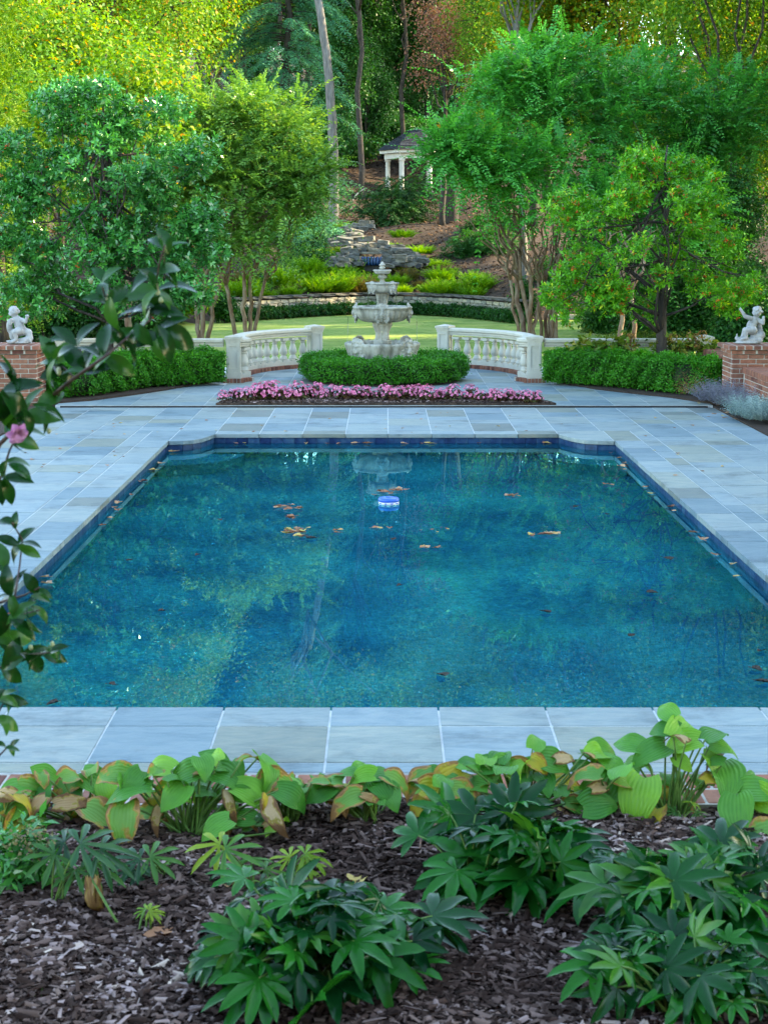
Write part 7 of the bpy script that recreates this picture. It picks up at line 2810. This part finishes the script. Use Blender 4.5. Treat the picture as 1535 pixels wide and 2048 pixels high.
trunk = MB()
for (ex, ey, r_) in ((-60, 1010, .014), (-60, 1260, .012), (-60, 900, .012), (-60, 1500, .012)):
    e = at(ex, ey, YC)
    limb(trunk, q, root + Vector((q.uniform(-.05, .05), q.uniform(-.1, .1), -0.05)), e, 0.022, r_ * 0.6, 8, .06, 6)
trunk.build('stem', M['twig'], cam_t, smooth=True)
cbranch([(-60, 1010), (0, 888), (78, 812), (150, 755), (213, 711), (270, 662)], .0075, .0028)
cbranch([(213, 711), (222, 640), (213, 600), (205, 575)], .004, .002)
cbranch([(270, 662), (300, 640), (310, 590), (318, 530), (330, 490)], .004, .002)
cbranch([(150, 755), (110, 720), (85, 700)], .003, .0018)
cbranch([(-60, 1040), (0, 960), (20, 900), (45, 850)], .005, .002)
cbranch([(-60, 1260), (0, 1205), (50, 1190), (80, 1175)], .005, .002)
cbranch([(30, 1195), (40, 1130), (45, 1080), (25, 1045)], .003, .0018)
cbranch([(-60, 1300), (0, 1240), (40, 1230), (80, 1220)], .004, .002)
cbranch([(-60, 1380), (0, 1335), (50, 1310), (100, 1305)], .004, .002)
cbranch([(-60, 1500), (-10, 1440), (10, 1400)], .004, .002)
cbranch([(-60, 1560), (-10, 1520), (20, 1490)], .004, .002)


def cleaf(px, py, ln, ang, kind='top', face=0.5):
    Y = YC + q.uniform(-.10, .10)
    st = at(px, py, Y)
    a = R(ang)
    d = Vector((math.cos(a), q.uniform(-.5, .5), math.sin(a)))
    n = Vector((q.uniform(-.6, .6), -face + q.uniform(-.35, .35), 0.75 + q.uniform(-.3, .2)))
    put_leaf('leaf', q.choice(CSH[kind]), cam_t, st, d, n, ln * Y / FPX * 1.0)


for (px, py, lst) in (
        (330, 500, ((60, 85), (58, 40), (70, 250), (60, 300), (60, 130))), (325, 540, ((70, 200), (62, 330), (60, 20))), (310, 585, ((85, 35), (70, 170), (70, 215), (60, 330), (55, 100))), (300, 620, ((70, 20), (75, 150), (80, 250), (60, 340), (62, 190), (75, 60))),
        (318, 660, ((80, 350), (70, 250), (75, 310), (60, 30), (65, 280))), (280, 655, ((62, 260), (65, 200), (58, 300))), (255, 690, ((70, 20), (60, 120), (65, 290), (60, 240))), (215, 600, ((60, 100), (55, 60), (50, 160), (60, 30), (60, 280))), (212, 570, ((50, 120), (45, 70))),
        (213, 711, ((65, 100), (60, 200), (65, 330))), (170, 740, ((65, 120), (70, 80), (60, 170), (60, 20))), (150, 690, ((60, 140), (75, 145), (60, 60), (55, 200), (62, 15))), (110, 725, ((60, 110), (65, 170), (62, 250), (70, 320), (60, 60))), (90, 760, ((60, 200), (55, 20), (50, 340))), (78, 812, ((60, 290), (65, 330), (62, 20), (60, 250), (55, 180))),
        (45, 830, ((70, 120), (60, 60), (65, 200), (60, 300), (70, 350), (60, 30))), (20, 870, ((65, 60), (60, 340), (60, 250), (70, 20), (60, 120))), (20, 930, ((60, 300), (65, 240), (60, 20), (55, 340))), (15, 960, ((55, 300), (60, 350), (55, 230))),
        (10, 790, ((90, 60), (85, 20), (80, 100), (90, 330), (85, 250), (80, 280))), (0, 720, ((70, 290), (60, 340))),
        (40, 1090, ((60, 110), (58, 160), (55, 30), (50, 60), (55, 340), (50, 200))), (25, 1050, ((45, 140), (40, 80))), (70, 1185, ((45, 30), (50, 330), (55, 120), (40, 0))), (20, 1190, ((60, 110), (60, 60), (62, 200), (55, 300))), (10, 1140, ((60, 170), (60, 100))),
        (60, 1220, ((75, 20), (60, 330), (70, 250), (60, 60), (70, 180))), (20, 1240, ((70, 300), (75, 20), (60, 240), (70, 340), (80, 60))), (0, 1270, ((70, 10), (70, 320), (60, 60))),
        (95, 1305, ((50, 350), (48, 320), (55, 200), (50, 40))), (50, 1310, ((65, 30), (60, 340), (60, 200), (62, 300))), (10, 1335, ((65, 20), (60, 330), (65, 60))), (5, 1400, ((45, 60), (50, 20), (50, 300), (55, 340), (40, 90))), (0, 1440, ((45, 300), (50, 340))), (15, 1495, ((35, 10), (30, 150), (32, 300), (30, 60)))):
    for (ln, ang) in lst:
        if q.random() < 0.88:
            cleaf(px + q.uniform(-7, 7), py + q.uniform(-7, 7), ln * q.uniform(.85, 1.1), ang + q.uniform(-18, 18), 'new' if q.random() < .3 else 'top')
# one yellowing leaf, buds, the flower
yl = CSH['top'][0].copy()
yl.materials.clear()
yl.materials.append(HM['yellow'])
put_leaf('leaf', yl, cam_t, at(238, 685, YC), Vector((1, .1, -.15)), Vector((0, -.6, .8)), 0.036)
for (x, y) in ((182, 562), (322, 600), (316, 585), (98, 862), (118, 740), (62, 1295), (105, 1288), (118, 745)):
    b = MB()
    c = at(x, y, YC - .02)
    b.ball(c, (0.006, 0.006, 0.008), 8, 6)
    b.build('bud', M['lf_bud'] if 'lf_bud' in M else M['stalk'], cam_t, smooth=True)
fl = at(34, 866, YC - 0.10)
pet = grid_leaf('petal', lambda u: 0.42 * math.sin(PI * min(1, .08 + u * .9)) ** .6 + .01, 6, 6, 0.5, 0.6, 0, 0, 0, 0, 3, 0.06)
a_ = pet.attributes.new('rnd', 'FLOAT', 'POINT')
a_.data.foreach_set('value', np.full(len(pet.vertices), 0.45, dtype=np.float32))
pet.materials.append(M['camellia_petal'])
for ring_, (cnt, tilt, s) in enumerate(((6, 0.35, 0.031), (5, 0.9, 0.026), (4, 1.7, 0.018))):
    for k in range(cnt):
        a = 2 * PI * k / cnt + ring_ * .4
        ax = Vector((0.5, -0.7, -0.35)).normalized()
        u = ax.cross(Vector((0, 0, 1))).normalized()
        w = ax.cross(u)
        rdir = u * math.cos(a) + w * math.sin(a)
        put_leaf('petal', pet, cam_t, fl, rdir + ax * tilt, ax - rdir * tilt, s)
print('objects', len(bpy.data.objects), 'tris', sum(len(m.loop_triangles) if False else len(m.polygons) for m in bpy.data.meshes))
